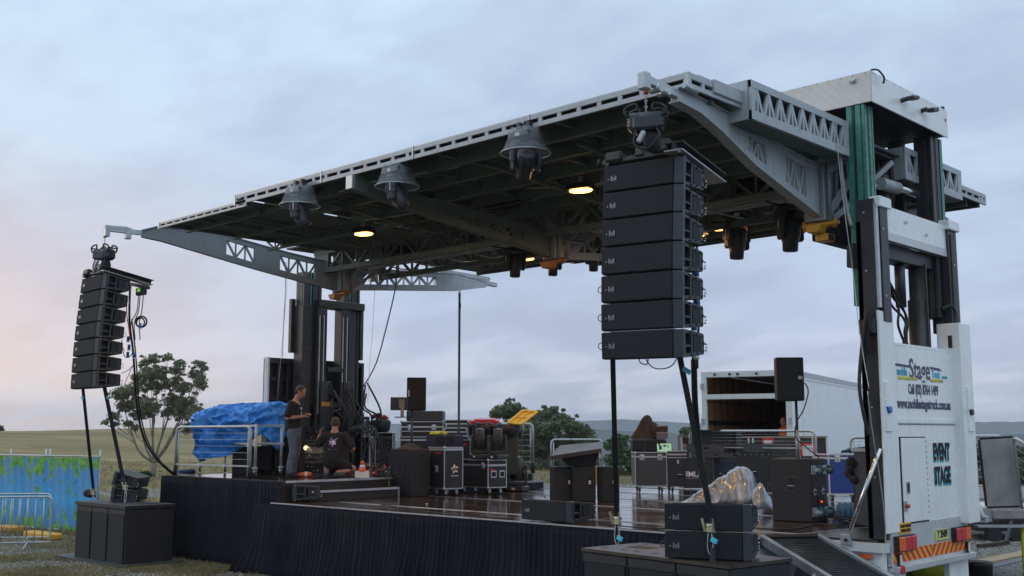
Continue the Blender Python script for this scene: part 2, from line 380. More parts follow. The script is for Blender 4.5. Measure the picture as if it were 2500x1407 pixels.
def TR(loc, rz=0., rx=0., ry=0.): return Matrix.Translation(Vector(loc)) @ Matrix.Rotation(rz, 4, 'Z') @ Matrix.Rotation(rx, 4, 'X') @ Matrix.Rotation(ry, 4, 'Y')
def cable(pts, r, label, cat='cable', m=None, name='cable', group=None, sub=5, n=5):
    mb = MB().tube(pts, r, m or M_cable, n, sub); return solo(name, mb, label, cat, group=group)

# ================================================================== GROUND AND HILLS
def gh(x, y):
    """height of the land"""
    d = math.hypot(x, y); a = math.atan2(y, -x)           # a=0 straight along -X (left of view), 90 deg = +Y (right)
    if d < 45: return 0.
    fx, fy = x * fwv.x + y * fwv.y, x * rtv.x + y * rtv.y  # forward, right
    th = math.degrees(math.atan2(fy, fx))
    def ss(e0, e1, v):
        t = max(0, min(1, (v - e0) / (e1 - e0))); return t * t * (3 - 2 * t)
    left = 1 - ss(-17, 4, th) if abs(th) < 120 else .5
    rise = ss(45, 190, d) * (3.15 + .35 * math.sin(th * .35 + 1)) * left - ss(190, 600, d) * 9 * left
    fall = -ss(60, 420, d) * 17 * (1 - left) - ss(420, 1500, d) * 22 * (1 - left)
    return rise + fall + (mnoise.noise(Vector((x * .02, y * .02, 0))) * .35 if d > 60 else 0)
mb = MB(); rad = [0, 1.5, 4, 8, 12, 16, 20, 25, 30, 36, 45] + [45 * 1.07 ** i for i in range(1, 70)]; rows = []
rad = [r for r in rad if r < 5200] + [6000]
for r in rad:
    row = []
    for k in range(181):
        th = k * 2; x = fwv.x * math.cos(R(th)) * r + rtv.x * math.sin(R(th)) * r; y = fwv.y * math.cos(R(th)) * r + rtv.y * math.sin(R(th)) * r
        row.append((x, y, gh(x, y)))
    rows.append(row)
M_ground = mat('dirt_and_dry_grass', (.10, .085, .06), .9, 0, var=.3, scale=3)
t = M_ground.node_tree; b = t.nodes['Principled BSDF']
def gn(tp, **k):
    n = t.nodes.new(tp)
    for a, v in k.items(): setattr(n, a, v)
    return n
def glk(a, c): t.links.new(a, c)
go = gn('ShaderNodeTexCoord').outputs['Object']
def gnoise(s, d=8, r=.6, vec=None):
    n = gn('ShaderNodeTexNoise'); glk(vec or go, n.inputs['Vector']); n.inputs['Scale'].default_value = s; n.inputs['Detail'].default_value = d; n.inputs['Roughness'].default_value = r; return n.outputs[0]
def gramp(f, st):
    n = gn('ShaderNodeValToRGB'); glk(f, n.inputs[0]); e = n.color_ramp.elements
    while len(e) < len(st): e.new(.5)
    for i, (p, c) in enumerate(st): e[i].position = p; e[i].color = (*c, 1)
    return n.outputs[0]
def gmix(f, a, c):
    n = gn('ShaderNodeMix', data_type='RGBA'); glk(f, n.inputs[0]); glk(a, n.inputs[6]); glk(c, n.inputs[7]); return n.outputs[2]
dirt = gramp(gnoise(9, 10, .75), [(.3, (.045, .040, .036)), (.5, (.10, .088, .072)), (.7, (.17, .145, .11))])
grass = gramp(gnoise(5, 10, .8), [(.32, (.050, .055, .018)), (.52, (.12, .115, .045)), (.7, (.24, .20, .085))])
near = gmix(gramp(gnoise(.55, 8, .65), [(.46, (0, 0, 0)), (.56, (1, 1, 1))]), dirt, grass)
mp = gn('ShaderNodeMapping'); glk(go, mp.inputs[0]); mp.inputs['Rotation'].default_value = (0, 0, -YAW); mp.inputs['Scale'].default_value = (.25, 1.2, 1)
far = gramp(gnoise(.16, 12, .72, mp.outputs[0]), [(.3, (.085, .075, .022)), (.44, (.155, .122, .045)), (.58, (.235, .178, .072)), (.72, (.37, .28, .12))])
ln = gn('ShaderNodeVectorMath', operation='LENGTH'); glk(go, ln.inputs[0])
mrr = gn('ShaderNodeMapRange'); glk(ln.outputs['Value'], mrr.inputs[0]); mrr.inputs[1].default_value = 26; mrr.inputs[2].default_value = 40
near = gmix(mrr.outputs[0], near, far)
# dark gravel to the right of the truck
sx = gn('ShaderNodeSeparateXYZ'); glk(go, sx.inputs[0])
mx2 = gn('ShaderNodeMath', operation='MULTIPLY_ADD'); glk(sx.outputs[0], mx2.inputs[0]); mx2.inputs[1].default_value = 1.0; glk(sx.outputs[1], mx2.inputs[2])
mr3 = gn('ShaderNodeMapRange'); glk(mx2.outputs[0], mr3.inputs[0]); mr3.inputs[1].default_value = 1.; mr3.inputs[2].default_value = 4.
grav = gramp(gnoise(24, 10, .8), [(.3, (.028, .028, .030)), (.5, (.075, .074, .076)), (.7, (.17, .165, .16))])
fc = gmix(mr3.outputs[0], near, gmix(gramp(gnoise(.5), [(.55, (0, 0, 0)), (.72, (1, 1, 1))]), grav, grass))
mr4 = gn('ShaderNodeMapRange'); glk(ln.outputs['Value'], mr4.inputs[0]); mr4.inputs[1].default_value = 45; mr4.inputs[2].default_value = 70
fc = gmix(mr4.outputs[0], fc, far)
mr5 = gn('ShaderNodeMapRange'); glk(ln.outputs['Value'], mr5.inputs[0]); mr5.inputs[1].default_value = 300; mr5.inputs[2].default_value = 600
fc = gmix(mr5.outputs[0], fc, gramp(gnoise(.012, 8, .7), [(.35, (.035, .05, .035)), (.6, (.07, .085, .05)), (.75, (.13, .13, .07))]))
glk(fc, b.inputs['Base Color'])
wet = gramp(gnoise(.45, 6, .6), [(.56, (.92, .92, .92)), (.64, (.22, .22, .22))]); mrw = gn('ShaderNodeMapRange'); glk(ln.outputs['Value'], mrw.inputs[0]); mrw.inputs[1].default_value = 18; mrw.inputs[2].default_value = 24
mw = gn('ShaderNodeMix', data_type='RGBA'); glk(mrw.outputs[0], mw.inputs[0]); glk(wet, mw.inputs[6]); mw.inputs[7].default_value = (.95, .95, .95, 1); glk(mw.outputs[2], b.inputs['Roughness'])
bp = gn('ShaderNodeBump'); bp.inputs['Strength'].default_value = .7; bp.inputs['Distance'].default_value = .05; glk(gnoise(16, 8, .8), bp.inputs['Height']); glk(bp.outputs[0], b.inputs['Normal'])
mb.grid(rows, M_ground); me = mb.mesh('ground'); o = bpy.data.objects.new('ground', me); COL.objects.link(o); props(o, 'dry grass and wet dirt around the stage rising to a straw coloured hill', None, None, 'structure')
# gravel road behind the stage, left
M_road = mat('gravel_road_surface', (.20, .195, .185), .85, 0, var=.3, scale=3, bump=.5, bscale=20)
mb = MB(); rows = []
for k in range(30):
    s = -14 + k * 2.2; c = at(240, 1200, Z=0) + rtv * s + fwv * (math.sin(s * .09) * 1.2)
    rows.append([(c + fwv * w_) + Vector((0, 0, .012 + .006 * (j % 2))) for j, w_ in enumerate((-5, -2.5, 0, 2.5, 5))])
mb.grid(rows, M_road); o = solo('road', mb, 'grey gravel road crossing behind the left end of the stage', None, kind='structure')
# far wooded ranges
M_far = mat('distant_wooded_hills', (.045, .060, .050), .95, 0, var=.45, scale=.02)
mb = MB()
for (D, h, sd_, wob) in ((2600, 30, 3, 1.0), (1700, 4, 8, .8)):
    rows = [[], [], []]
    for k in range(240):
        th = R(-34 + k * .3); x = fwv * math.cos(th) * D + rtv * math.sin(th) * D
        hh = h + 14 * mnoise.noise(Vector((k * .035, sd_, 0))) * wob + 5 * mnoise.noise(Vector((k * .17, sd_, 0))) + 2.2 * mnoise.noise(Vector((k * 1.3, sd_, 0)))
        if -34 + k * .3 < -2: hh -= (-2 - (-34 + k * .3)) * 1.6
        rows[0].append((x.x, x.y, -40)); rows[1].append((x.x, x.y, max(-38, hh - 2))); q = x * 1.12; rows[2].append((q.x, q.y, max(-39, hh)))
    mb.grid(rows, M_far, False)
o = solo('hills', mb, 'distant blue wooded hills along the horizon', None, kind='structure')

# ================================================================== STAGE TRUCK (one machine: trailer, masts, roof, arms, folded-out deck)
ST = thing('stage_truck', 'long black decked stage trailer with a raised grey trussed roof on two tall masts', 'stage truck', (-11.6, 13.2, 0))
# --- deck
M_deck = mat('wet_brown_phenolic_deck', (.055, .038, .029), .2, 0, var=.4, scale=1.6)
t = M_deck.node_tree; b = t.nodes['Principled BSDF']; go = gn('ShaderNodeTexCoord').outputs['Object']
vec = gn('ShaderNodeMapping'); glk(go, vec.inputs[0]); vec.inputs['Scale'].default_value = (.5, 1.6, 1)
glk(gramp(gnoise(.9, 9, .62, vec.outputs[0]), [(.40, (.03, .03, .03)), (.52, (.08, .08, .08)), (.68, (.30, .30, .30))]), b.inputs['Roughness'])
vo = gn('ShaderNodeTexVoronoi'); vo.feature = 'F1'; vo.inputs['Scale'].default_value = 45; vo.inputs['Randomness'].default_value = 0.; glk(go, vo.inputs['Vector'])
h1 = gn('ShaderNodeMath', operation='MULTIPLY_ADD'); glk(gnoise(1.8, 6, .6), h1.inputs[0]); h1.inputs[1].default_value = 4.; glk(vo.outputs['Distance'], h1.inputs[2])
bp = gn('ShaderNodeBump'); bp.inputs['Strength'].default_value = .10; bp.inputs['Distance'].default_value = .004; glk(h1.outputs[0], bp.inputs['Height']); glk(bp.outputs[0], b.inputs['Normal'])
mb = MB(); X0, X1, Y0, Y1, ZD = -16.45, -6.78, 11.14, 19.85, 1.2
poly = [(X0, Y0), (-6.95, Y0), (X1, 11.6), (-6.6, 13.7), (-6.6, Y1), (X0 - 2.5, Y1), (X0 - 2.5, 17.9), (X0, 17.9)]
mb.prism(poly, (0, 0, ZD), (1, 0, 0), (0, 1, 0), .12, M_deck)
part(ST, 'deck', mb, True)
mb = MB()                                                   # aluminium edging and plank joints
mb.beam((X0, Y0 - .012, ZD - .012), (-6.95, Y0 - .012, ZD - .012), .02, .03, M_alu)
mb.beam((-6.95, Y0, ZD - .012), (X1, 11.6, ZD - .012), .02, .03, M_alu); mb.beam((X1, 11.6, ZD - .012), (-6.59, 13.7, ZD - .012), .02, .03, M_alu)
for y in (12.05, 14.4, 16.2, 18.0): mb.bx(X0, X1 + .1, y - .012, y + .012, ZD + .001, ZD + .006, M_alu)
for x in (-14.4, -12.3, -10.2, -8.4): mb.bx(x - .006, x + .006, Y0, 12.0, ZD + .001, ZD + .004, M_blackst)
mb.bx(-16.4, -6.7, Y1 - .05, Y1 + .02, ZD - .1, ZD + .012, M_alu)
part(ST, 'deck_edging', mb, True)
mb = MB()                                                   # chassis under the deck
mb.bx(-18.4, -5.8, 12.5, 12.75, .75, 1.05, M_blackst).bx(-18.4, -5.8, 13.8, 14.05, .75, 1.05, M_blackst)
for k in range(12): mb.bx(-17.8 + k * 1.0, -17.7 + k * 1.0, 12.05, 14.4, .9, 1.07, M_blackst)
mb.bx(-6.9, -5.75, 12.07, 14.4, 1.08, 1.19, M_blackst)
for x in (-15.5, -13.2, -11, -8.8):
    for y in (11.4, 16.5, 19.2): mb.cyl((x, y, 0), (x, y, 1.08), .035, M_galv, n=8)
mb.bx(-16.4, -7, 11.3, 11.4, .98, 1.07, M_galv).bx(-16.4, -7, 16.45, 16.55, .98, 1.07, M_galv)
part(ST, 'chassis', mb, True)
for x in (-7.9, -9.2):
    for y in (12.2, 14.25):
        mb = MB().loft([((x, y - .14, .5), .36), ((x, y - .13, .5), .48), ((x, y + .13, .5), .48), ((x, y + .14, .5), .36)], M_rub, 24); wq = part(ST, 'wheel', mb, True)
        mb = MB().loft([((x, y - .145, .5), .26), ((x, y - .10, .5), .22), ((x, y + .1, .5), .22), ((x, y + .145, .5), .26)], M_white, 20).cyl((x, y - .17, .5), (x, y + .17, .5), .09, M_white); part(wq, 'rim', mb, True)
# side skirt panel by the rear with the amber marker
mb = MB(); arch = [(-6.95, .5), (-6.95, 1.06), (-5.66, 1.06), (-5.66, .42), (-6.02, .42), (-6.12, .62), (-6.35, .84), (-6.6, .92), (-6.8, .8)]
mb.prism([(a, b) for a, b in arch], (0, 12.06, 0), (1, 0, 0), (0, 0, 1), .03, M_white); mb.bx(-6.95, -5.62, 11.98, 12.1, 1.06, 1.16, M_whited)
sk = part(ST, 'side_skirt', mb, True); part(sk, 'marker_lamp', MB().bx(-5.98, -5.8, 12.015, 12.028, .98, 1.03, M_orange, .004), True)
mb = MB().bx(-7.25, -6.93, 11.20, 11.26, .80, 1.07, M_white).bx(-6.96, -6.90, 11.26, 11.9, .85, 1.07, M_white); part(ST, 'deck_bearer', mb, True)
# --- rear body
XR = -5.6
mb = MB(); mb.bx(XR - .14, XR - .02, 12.30, 14.20, 1.32, 3.47, M_white)
mb.bx(XR - .02, XR - .010, 12.44, 14.12, 2.525, 2.575, M_white)
rp = part(ST, 'rear_panel', mb, True)
for k in range(22):                                        # rivets
    pass
mb = MB()
for k in range(19): mb.ball((XR - .02, 12.5 + k * .085, 3.44), .008, M_alu, 6)
for z in [1.5 + k * .12 for k in range(17)]: mb.ball((XR - .02, 14.06, z), .006, M_alu, 6)
mb.bx(XR - .018, XR - .012, 12.44, 14.12, 2.505, 2.513, M_blackst)
part(rp, 'rivets', mb, True)
mb = MB().bx(XR - .02, XR + .004, 12.47, 13.15, 1.37, 2.345, M_white, .004)
dr = part(rp, 'access_door', mb, True)
mb = MB()                                                 # door gaps
for a, c, e, g in ((12.455, 12.467, 1.36, 2.36), (13.153, 13.165, 1.36, 2.36), (12.455, 13.165, 1.352, 1.364), (12.455, 13.165, 2.35, 2.36)): mb.bx(XR - .018, XR - .004, a, c, e, g, M_dark)
for z in [1.45 + k * .065 for k in range(14)]: mb.cyl((XR, 13.172, z), (XR, 13.172, z + .03), .006, M_alu, n=6)
part(rp, 'door_seal', mb, True)
mb = MB().bx(XR + .005, XR + .012, 12.55, 12.64, 1.70, 1.84, M_chrome, .003).bx(XR + .012, XR + .022, 12.58, 12.61, 1.72, 1.82, M_blackst, .003); part(rp, 'latch', mb, True)
mb = MB().bx(XR, XR + .012, 12.46, 12.55, 1.50, 1.62, M_alu, .002).cyl((XR + .012, 12.51, 1.56), (XR + .05, 12.51, 1.56), .024, M_red); part(rp, 'stop_button', mb, True)
# lettering
u, v = (0, 1, 0), (0, 0, 1)
xo = XR - .0175
mb = MB().text('Stage', (xo, 13.135, 3.165), u, v, .34, M_navy, .84, .006)
mb.text('mobile', (xo, 12.63, 3.13), u, v, .14, M_teal, .74, .004).text('Truck', (xo, 13.61, 3.13), u, v, .13, M_teal, .78, .004).text('.com.au', (xo, 13.87, 3.11), u, v, .07, M_teal, .8, .002)
mb.prism([(12.43, 3.195), (12.46, 3.225), (12.85, 3.215), (12.87, 3.185)], (xo + .002, 0, 0), u, v, .002, M_navy).prism([(13.45, 3.195), (13.44, 3.225), (13.72, 3.215), (13.82, 3.18)], (xo + .002, 0, 0), u, v, .002, M_navy)
mb.text("WHEN YOU'RE READY TO GIG", (xo + .001, 12.77, 3.055), u, v, .047, M_ylw, .84, .002).text("WE'RE READY TO GO", (xo + .001, 13.62, 3.055), u, v, .047, M_ylw, .78, .002)
mb.text("WHEN YOU'RE READY TO GIG", (xo - .0005, 12.774, 3.051), u, v, .047, M_navy, .84, .002).text("WE'RE READY TO GO", (xo - .0005, 13.624, 3.051), u, v, .047, M_navy, .84, .002)
part(rp, 'logo', mb, True)
mb = MB().text('Call (02) 8764 1499', (xo, 13.22, 2.925), u, v, .165, M_navy, .66, .006); part(rp, 'phone_number', mb, True)
mb = MB().text('www.mobilestagetruck.com.au', (xo, 13.24, 2.75), u, v, .165, M_navy, .76, .006); part(rp, 'web_address', mb, True)
mb = MB()
for w_, z in (('EVENT', 2.165), ('STAGE', 1.875)):
    mb.text(w_, (xo + .004, 13.655, z), u, v, .28, M_dark, .60, .012); mb.text(w_, (xo, 13.66, z - .018), u, v, .28, M_teal, .60, .020)
part(rp, 'event_stage_lettering', mb, True)
for y0, y1, m_ in ((12.04, 12.42, M_white), (14.14, 14.50, M_white)):
    mb = MB().bx(XR - (.20 if y0 > 13 else .035), XR + .10 * (y0 > 13), y0, y1, 1.27, 3.82, m_, .008)
    c_ = part(ST, 'corner_cover', mb, True)
    yy = (y0 + y1) / 2 - (.0 if y0 > 13 else .09); xx = XR + .10 * (y0 > 13)
    mb = MB().prism([(yy - .06, 2.42), (yy + .09, 2.42), (yy + .12, 2.5), (yy + .12, 2.85), (yy + .04, 3.0), (yy - .06, 3.0)], (xx + .02, 0, 0), u, v, .025, M_white, .006); part(c_, 'lock_plate', mb, True)
    mb = MB().cyl((xx + .02, yy, 2.67), (xx + .05, yy, 2.67), .04, M_blue if y0 < 13 else M_blackst).cyl((xx + .02, yy, 2.67), (xx + .035, yy - .07, 2.70), .008, M_blackst); part(c_, 'lock_knob', mb, True)
# bumper
mb = MB().bx(XR - .08, XR - .01, 12.13, 14.36, .88, 1.36, M_tread, .004).bx(XR - .1, XR + .06, 12.13, 14.40, .83, .90, M_tread, .005)
bu = part(ST, 'bumper', mb, True)
M_haz = stripes(mat('hazard_stripes', (.55, .02, .02), .4, var=.06), 1, 7.0, (.80, .36, .02), .5, 1.0)
M_haz2 = stripes(mat('hazard_stripes_mirrored', (.55, .02, .02), .4, var=.06), 1, 7.0, (.80, .36, .02), .5, -1.0)
part(bu, 'hazard_strip', MB().bx(XR - .01, XR - .004, 12.16, 13.20, .935, 1.075, M_haz).bx(XR - .01, XR - .004, 13.22, 14.26, .935, 1.075, M_haz2), True)
for ys, cs in (((12.20, 12.37, 12.52, 12.66), 'orr'), ((13.83, 13.97, 14.11, 14.28), 'rro')):
    mb = MB().bx(XR - .01, XR + .035, ys[0] - .02, ys[-1] + .02, 1.055, 1.235, M_rub, .005); tl = part(bu, 'tail_light', mb, True); mb = MB()
    for i, c in enumerate(cs): mb.bx(XR + .035, XR + .06, ys[i] + .004, ys[i + 1] - .004, 1.065, 1.225, M_orange if c == 'o' else M_red, .012)
    part(tl, 'lens', mb, True)
for y in (12.255, 14.25): part(bu, 'marker_lamp', MB().bx(XR, XR + .03, y - .03, y + .03, .90, 1.04, M_rub, .004).bx(XR + .03, XR + .038, y - .02, y + .02, .915, 1.025, M_paper), True)
M_plate = mat('yellow_number_plate', (.62, .66, .22), .4, var=.05)
mb = MB().bx(XR - .01, XR + .004, 13.33, 13.70, 1.10, 1.235, M_plate, .003).text('Y 28489', (XR + .006, 13.515, 1.175), u, v, .12, M_dark, .72, .003)
for z in (1.106, 1.229): mb.bx(XR + .003, XR + .006, 13.335, 13.695, z - .003, z + .003, M_dark)
part(bu, 'number_plate', mb, True)
M_sgn = mat('amber_sign', (.85, .42, .02), .4, var=.06)
mb = MB().bx(XR - .01, XR + .004, 12.33, 12.63, 1.25, 1.375, M_sgn, .002).text('DO NOT OVERTAKE', (XR + .006, 12.48, 1.335), u, v, .047, M_dark, .66, .002).text('TURNING VEHICLE', (XR + .006, 12.48, 1.285), u, v, .047, M_dark, .66, .002)
part(bu, 'warning_sign', mb, True)
mb = MB().bx(XR - .12, XR - .05, 12.08, 12.55, .30, .83, M_white).bx(XR - .12, XR - .05, 13.80, 14.40, .22, .82, M_white); part_each(bu, 'mud_flap', mb, True)
part(bu, 'reflector', MB().cyl((XR + .06, 12.22, .865), (XR + .075, 12.22, .865), .05, M_red), True)
# --- masts, right end
def profile_mast(name, x0, x1, y0, y1, z0, z1, m1, m2, side):
    """extruded mast leg: a box with ribs and grooves on the faces that show"""
    mb = MB(); mb.bx(x0 + .02, x1 - .02, y0 + .02, y1 - .02, z0, z1, m1)
    w = (x1 - x0); d = (y1 - y0)
    for a, b_, m in ((0, .30, m1), (.36, .42, m2), (.5, .78, m1), (.86, 1, m1)):
        mb.bx(x0 + w * a, x0 + w * b_, y0, y0 + .02, z0, z1, m); mb.bx(x0 + w * a, x0 + w * b_, y1 - .02, y1, z0, z1, m)
        mb.bx(x1 - .02, x1, y0 + .001 + (d - .002) * a, y0 + .001 + (d - .002) * b_, z0, z1, m); mb.bx(x0, x0 + .02, y0 + .001 + (d - .002) * a, y0 + .001 + (d - .002) * b_, z0, z1, m)
    k = z0 + .15
    while k < z1: mb.cyl((x0 + w * .2, y0 - .004, k), (x0 + w * .2, y0, k), .007, m2, n=6); mb.cyl((x1, y0 + d * .6, k), (x1 + .004, y0 + d * .6, k), .007, m2, n=6); k += .11
    return part(ST, name, mb, True)
profile_mast('mast_column', -5.93, -5.70, 12.10, 12.33, 3.9, 6.33, M_green, M_blackst, 1)
profile_mast('mast_column', -5.93, -5.70, 14.02, 14.34, 3.9, 6.33, M_blackst, M_brownst, 1)
part(ST, 'green_wear_strip', MB().bx(-5.72, -5.695, 14.30, 14.38, 3.9, 6.33, M_green), True)
profile_mast('mast_column', -6.26, -6.08, 13.95, 14.1, 4.7, 6.33, M_blackst, M_brownst, 1)
mb = MB().bx(-5.86, -5.63, 12.08, 12.14, 1.2, 5.16, M_blackst, .006).bx(-5.63, -5.60, 12.08, 12.14, 3.86, 5.1, M_alu).bx(-5.72, -5.585, 12.16, 12.36, 3.7, 5.08, M_blackst, .006)
mb.bx(-5.86, -5.8, 12.08, 12.5, 1.2, 4.9, M_blackst); part(ST, 'mast_sleeve', mb, True)
mb = MB().bx(-5.86, -5.60, 14.18, 14.46, 3.7, 5.08, M_blackst, .006).bx(-5.60, -5.585, 14.24, 14.34, 3.2, 5.0, M_brownst); part(ST, 'mast_sleeve', mb, True)
mb = MB()
for z in (1.9, 2.7, 3.5, 4.3, 5.0): mb.cyl((-5.75, 12.08, z), (-5.75, 12.07, z), .012, M_alu, n=8)
for z in (4.0, 4.8): mb.cyl((-5.585, 12.21, z), (-5.575, 12.21, z), .012, M_alu, n=8); mb.cyl((-5.585, 14.3, z - .2), (-5.575, 14.3, z - .2), .012, M_alu, n=8)
mb.bx(-5.84, -5.64, 12.0, 12.08, 3.55, 3.72, M_blackst, .01).bx(-5.80, -5.7, 11.97, 12.0, 3.3, 3.62, M_dark).prism([(0, 0), (.12, 0), (.1, .25), (.03, .3)], (-5.94, 12.09, 4.35), (0, -1, 0), (0, 0, 1), .08, M_blackst)
part_each(ST, 'mast_fitting', mb, True)
for y0, y1 in ((12.12, 12.43), (14.14, 14.49)): part(ST, 'mast_cap', MB().bx(-5.74, -5.56, y0, y1, 5.06, 5.19, M_white, .01), True)
mb = MB().bx(-5.70, -5.63, 12.38, 14.18, 4.78, 5.12, M_white, .004).bx(-5.705, -5.622, 12.38, 14.18, 4.70, 4.80, M_tread)
cpn = part(ST, 'cross_panel', mb, True)
mb = MB()
for y, z in ((12.95, 5.0), (13.55, 4.92)): mb.torus((-5.62, y, z - .02), .03, .006, M_chrome, (1, 0, 0), 10, 5, a0=-1, a1=3)
part(cpn, 'tie_ring', mb, True)
mb = MB().bx(-5.98, -5.75, 12.4, 14.15, 4.52, 4.72, M_blackst, .01); part(ST, 'mast_crossbeam', mb, True)
mb = MB().cyl((-5.85, 13.22, 3.97), (-5.85, 13.22, 4.6), .065, M_blackst, n=16); part(ST, 'lift_cylinder', mb, True)
mb = MB().cyl((-5.85, 13.72, 1.4), (-5.85, 13.72, 4.6), .10, M_blackst, n=20).cyl((-5.85, 13.72, 1.4), (-5.85, 13.72, 4.1), .125, M_blackst, n=20).bx(-5.74, -5.71, 13.68, 13.71, 1.4, 4.55, M_brownst); part(ST, 'lift_cylinder', mb, True)
mb = MB().bx(-6.05, -5.9, 14.08, 14.2, 2.2, 4.6, M_blackst).bx(-5.95, -5.88, 14.05, 14.1, 3.4, 4.5, M_blue); part(ST, 'guide_rail', mb, True)
mb = MB()                                                  # hoses between the right columns
hp = [[(-5.8, 12.55, 4.6), (-5.78, 12.7, 4.3), (-5.75, 13.0, 3.98), (-5.75, 13.12, 3.8), (-5.75, 13.05, 3.62), (-5.75, 13.2, 3.4)],
      [(-5.84, 12.55, 4.6), (-5.82, 12.8, 4.15), (-5.8, 13.2, 3.9), (-5.8, 13.25, 3.7), (-5.8, 13.12, 3.5), (-5.8, 13.28, 3.4)],
      [(-5.8, 12.5, 4.6), (-5.78, 12.68, 4.1), (-5.8, 12.85, 3.95), (-5.8, 13.2, 3.78), (-5.8, 13.2, 3.4)],
      [(-5.82, 12.52, 4.62), (-5.8, 12.75, 4.25), (-5.8, 13.02, 3.95), (-5.8, 13.0, 3.7), (-5.8, 13.3, 3.38)],
      [(-5.9, 12.48, 4.6), (-5.9, 12.5, 4.1), (-5.9, 12.55, 3.6), (-5.9, 12.6, 3.3)]]
for p in hp: mb.tube(p, .016, M_cable, 6, 6)
mb.tube([(-5.7, 14.1, 4.0), (-5.62, 14.2, 4.05), (-5.6, 14.28, 3.95), (-5.62, 14.3, 3.7)], .03, M_rub, 8, 6).bx(-5.65, -5.6, 14.13, 14.25, 3.5, 3.66, M_blackst)
part_each(ST, 'hydraulic_hose', mb, True)
mb = MB()
random.seed(3)
for k in range(16):
    y = 12.45 + random.random() * 1.3; x = -6.1 - random.random() * .3; z = 6.1
    mb.tube([(x, y, z), (x + .05, y + random.uniform(-.15, .15), 5.7), (x, y + random.uniform(-.2, .2), 5.3), (x + .03, y + random.uniform(-.1, .1), 4.85)], random.choice((.012, .02, .028)), random.choice((M_cable, M_rub, M_brownst)), 6, 5)
for y, z in ((12.7, 5.5), (12.95, 5.25), (13.3, 5.6), (13.1, 5.0)): mb.bx(-6.2, -6.0, y - .08, y + .08, z - .12, z + .12, M_brownst, .01)
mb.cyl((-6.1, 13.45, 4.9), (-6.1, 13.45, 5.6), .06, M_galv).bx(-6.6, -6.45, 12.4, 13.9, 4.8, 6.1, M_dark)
part_each(ST, 'hose', mb, True)
# tread plated box on top of the mast
mb = MB().bx(-8.9, -5.6, 12.09, 12.11, 6.34, 6.715, M_treadw).bx(-5.615, -5.595, 12.11, 14.36, 6.34, 6.715, M_white).bx(-8.9, -5.615, 12.11, 14.36, 6.69, 6.71, M_whited).bx(-8.9, -5.615, 12.11, 14.36, 6.36, 6.38, M_dark).bx(-8.9, -5.615, 14.34, 14.36, 6.38, 6.69, M_whited)
tb = part(ST, 'top_box', mb, True)
for y in (12.95, 13.55):
    mb = MB().box((-5.48, y + .06, 6.56 - (y - 12.95) * .04), (.1, .19, .055), M_blackst, Matrix.Rotation(R(12), 3, 'X'), .012).cyl((-5.6, y - .02, 6.53), (-5.52, y - .01, 6.545), .03, M_blackst)
    part(tb, 'work_light', mb, True)
mb = MB().cyl((-5.85, 12.08, 6.63), (-5.78, 12.08, 6.63), .025, M_galv).tube([(-5.60, 12.12, 6.73), (-5.55, 12.2, 6.74), (-5.52, 12.3, 6.66), (-5.55, 12.33, 6.60)], .012, M_blackst, 6, 3).cyl((-5.63, 14.3, 6.73), (-5.63, 14.3, 6.76), .03, M_blackst).bx(-5.6, -5.59, 14.28, 14.32, 6.55, 6.59, M_red)
for k in range(12): mb.ball((-5.594, 12.16 + k * .19, 6.70), .006, M_blackst, 6)
for k in range(9): mb.ball((-5.66 - k * .16, 12.088, 6.70), .006, M_blackst, 6)
part(tb, 'fittings', mb, True)
# --- masts, left end
for y0, y1 in ((13.56, 14.02), (14.62, 15.06)):
    profile_mast('mast_column', -19.32, -19.04, y0, y1, 3.0, 5.82, M_blackst, M_green, 0)
    part(ST, 'mast_sleeve', MB().bx(-19.34, -19.02, y0 - .02, y0 + .22, 1.56, 5.1, M_brownst, .01), True)
    s0, s1 = (13.86, 14.10) if y0 < 14 else (14.48, 14.72)
    mb = MB().bx(-19.02, -18.92, s0, s1, 1.56, 5.08, M_brownst, .01)
    for k in range(4): mb.bx(-18.92, -18.90, s0 + .02 + k * .055, s0 + .045 + k * .055, 2.8, 4.9, M_blackst if k % 2 else M_galv)
    part(ST, 'guide_rail', mb, True)
part(ST, 'mast_crossbeam', MB().bx(-19.3, -18.9, 13.88, 15.10, 5.08, 5.24, M_brownst, .01), True)
mb = MB().bx(-19.42, -19.32, 13.45, 13.56, 4.1, 5.25, M_blackst, .008).bx(-19.1, -19.0, 15.06, 15.15, 4.0, 5.1, M_blackst, .008); part_each(ST, 'wear_strip', mb, True)
mb = MB()
for z in (2.2, 2.95, 3.7): mb.bx(-18.92, -18.86, 14.1, 14.5, z, z + .1, M_blackst, .01)
mb.bx(-18.86, -18.8, 13.9, 14.15, 2.0, 3.5, M_blackst, .01).bx(-18.86, -18.8, 14.48, 14.75, 2.2, 3.5, M_blackst, .01)
part_each(ST, 'cover_plate', mb, True)
hb = part(ST, 'head_board', MB().bx(-19.66, -19.60, 13.02, 15.50, 1.56, 3.97, M_blackst).bx(-19.60, -19.46, 13.0, 13.04, 1.56, 3.99, M_whited).bx(-19.60, -19.4, 15.44, 15.50, 1.56, 3.97, M_blackst).bx(-19.60, -19.45, 13.04, 15.44, 3.87, 3.98, M_blackst), True)
mb = MB()
for y in (13.25, 13.5, 14.3, 15.25): mb.bx(-19.60, -19.47, y, y + .09, 1.56, 3.86, M_blackst, .006)
for z in (2.1, 2.6, 3.1, 3.5): mb.bx(-19.60, -19.52, 13.05, 15.42, z, z + .08, M_blackst, .006)
part_each(hb, 'stiffener', mb, True)
part(hb, 'yellow_label', MB().bx(-18.8, -18.792, 13.9, 14.13, 2.97, 3.06, M_yel), True)
mb = MB(); random.seed(11)
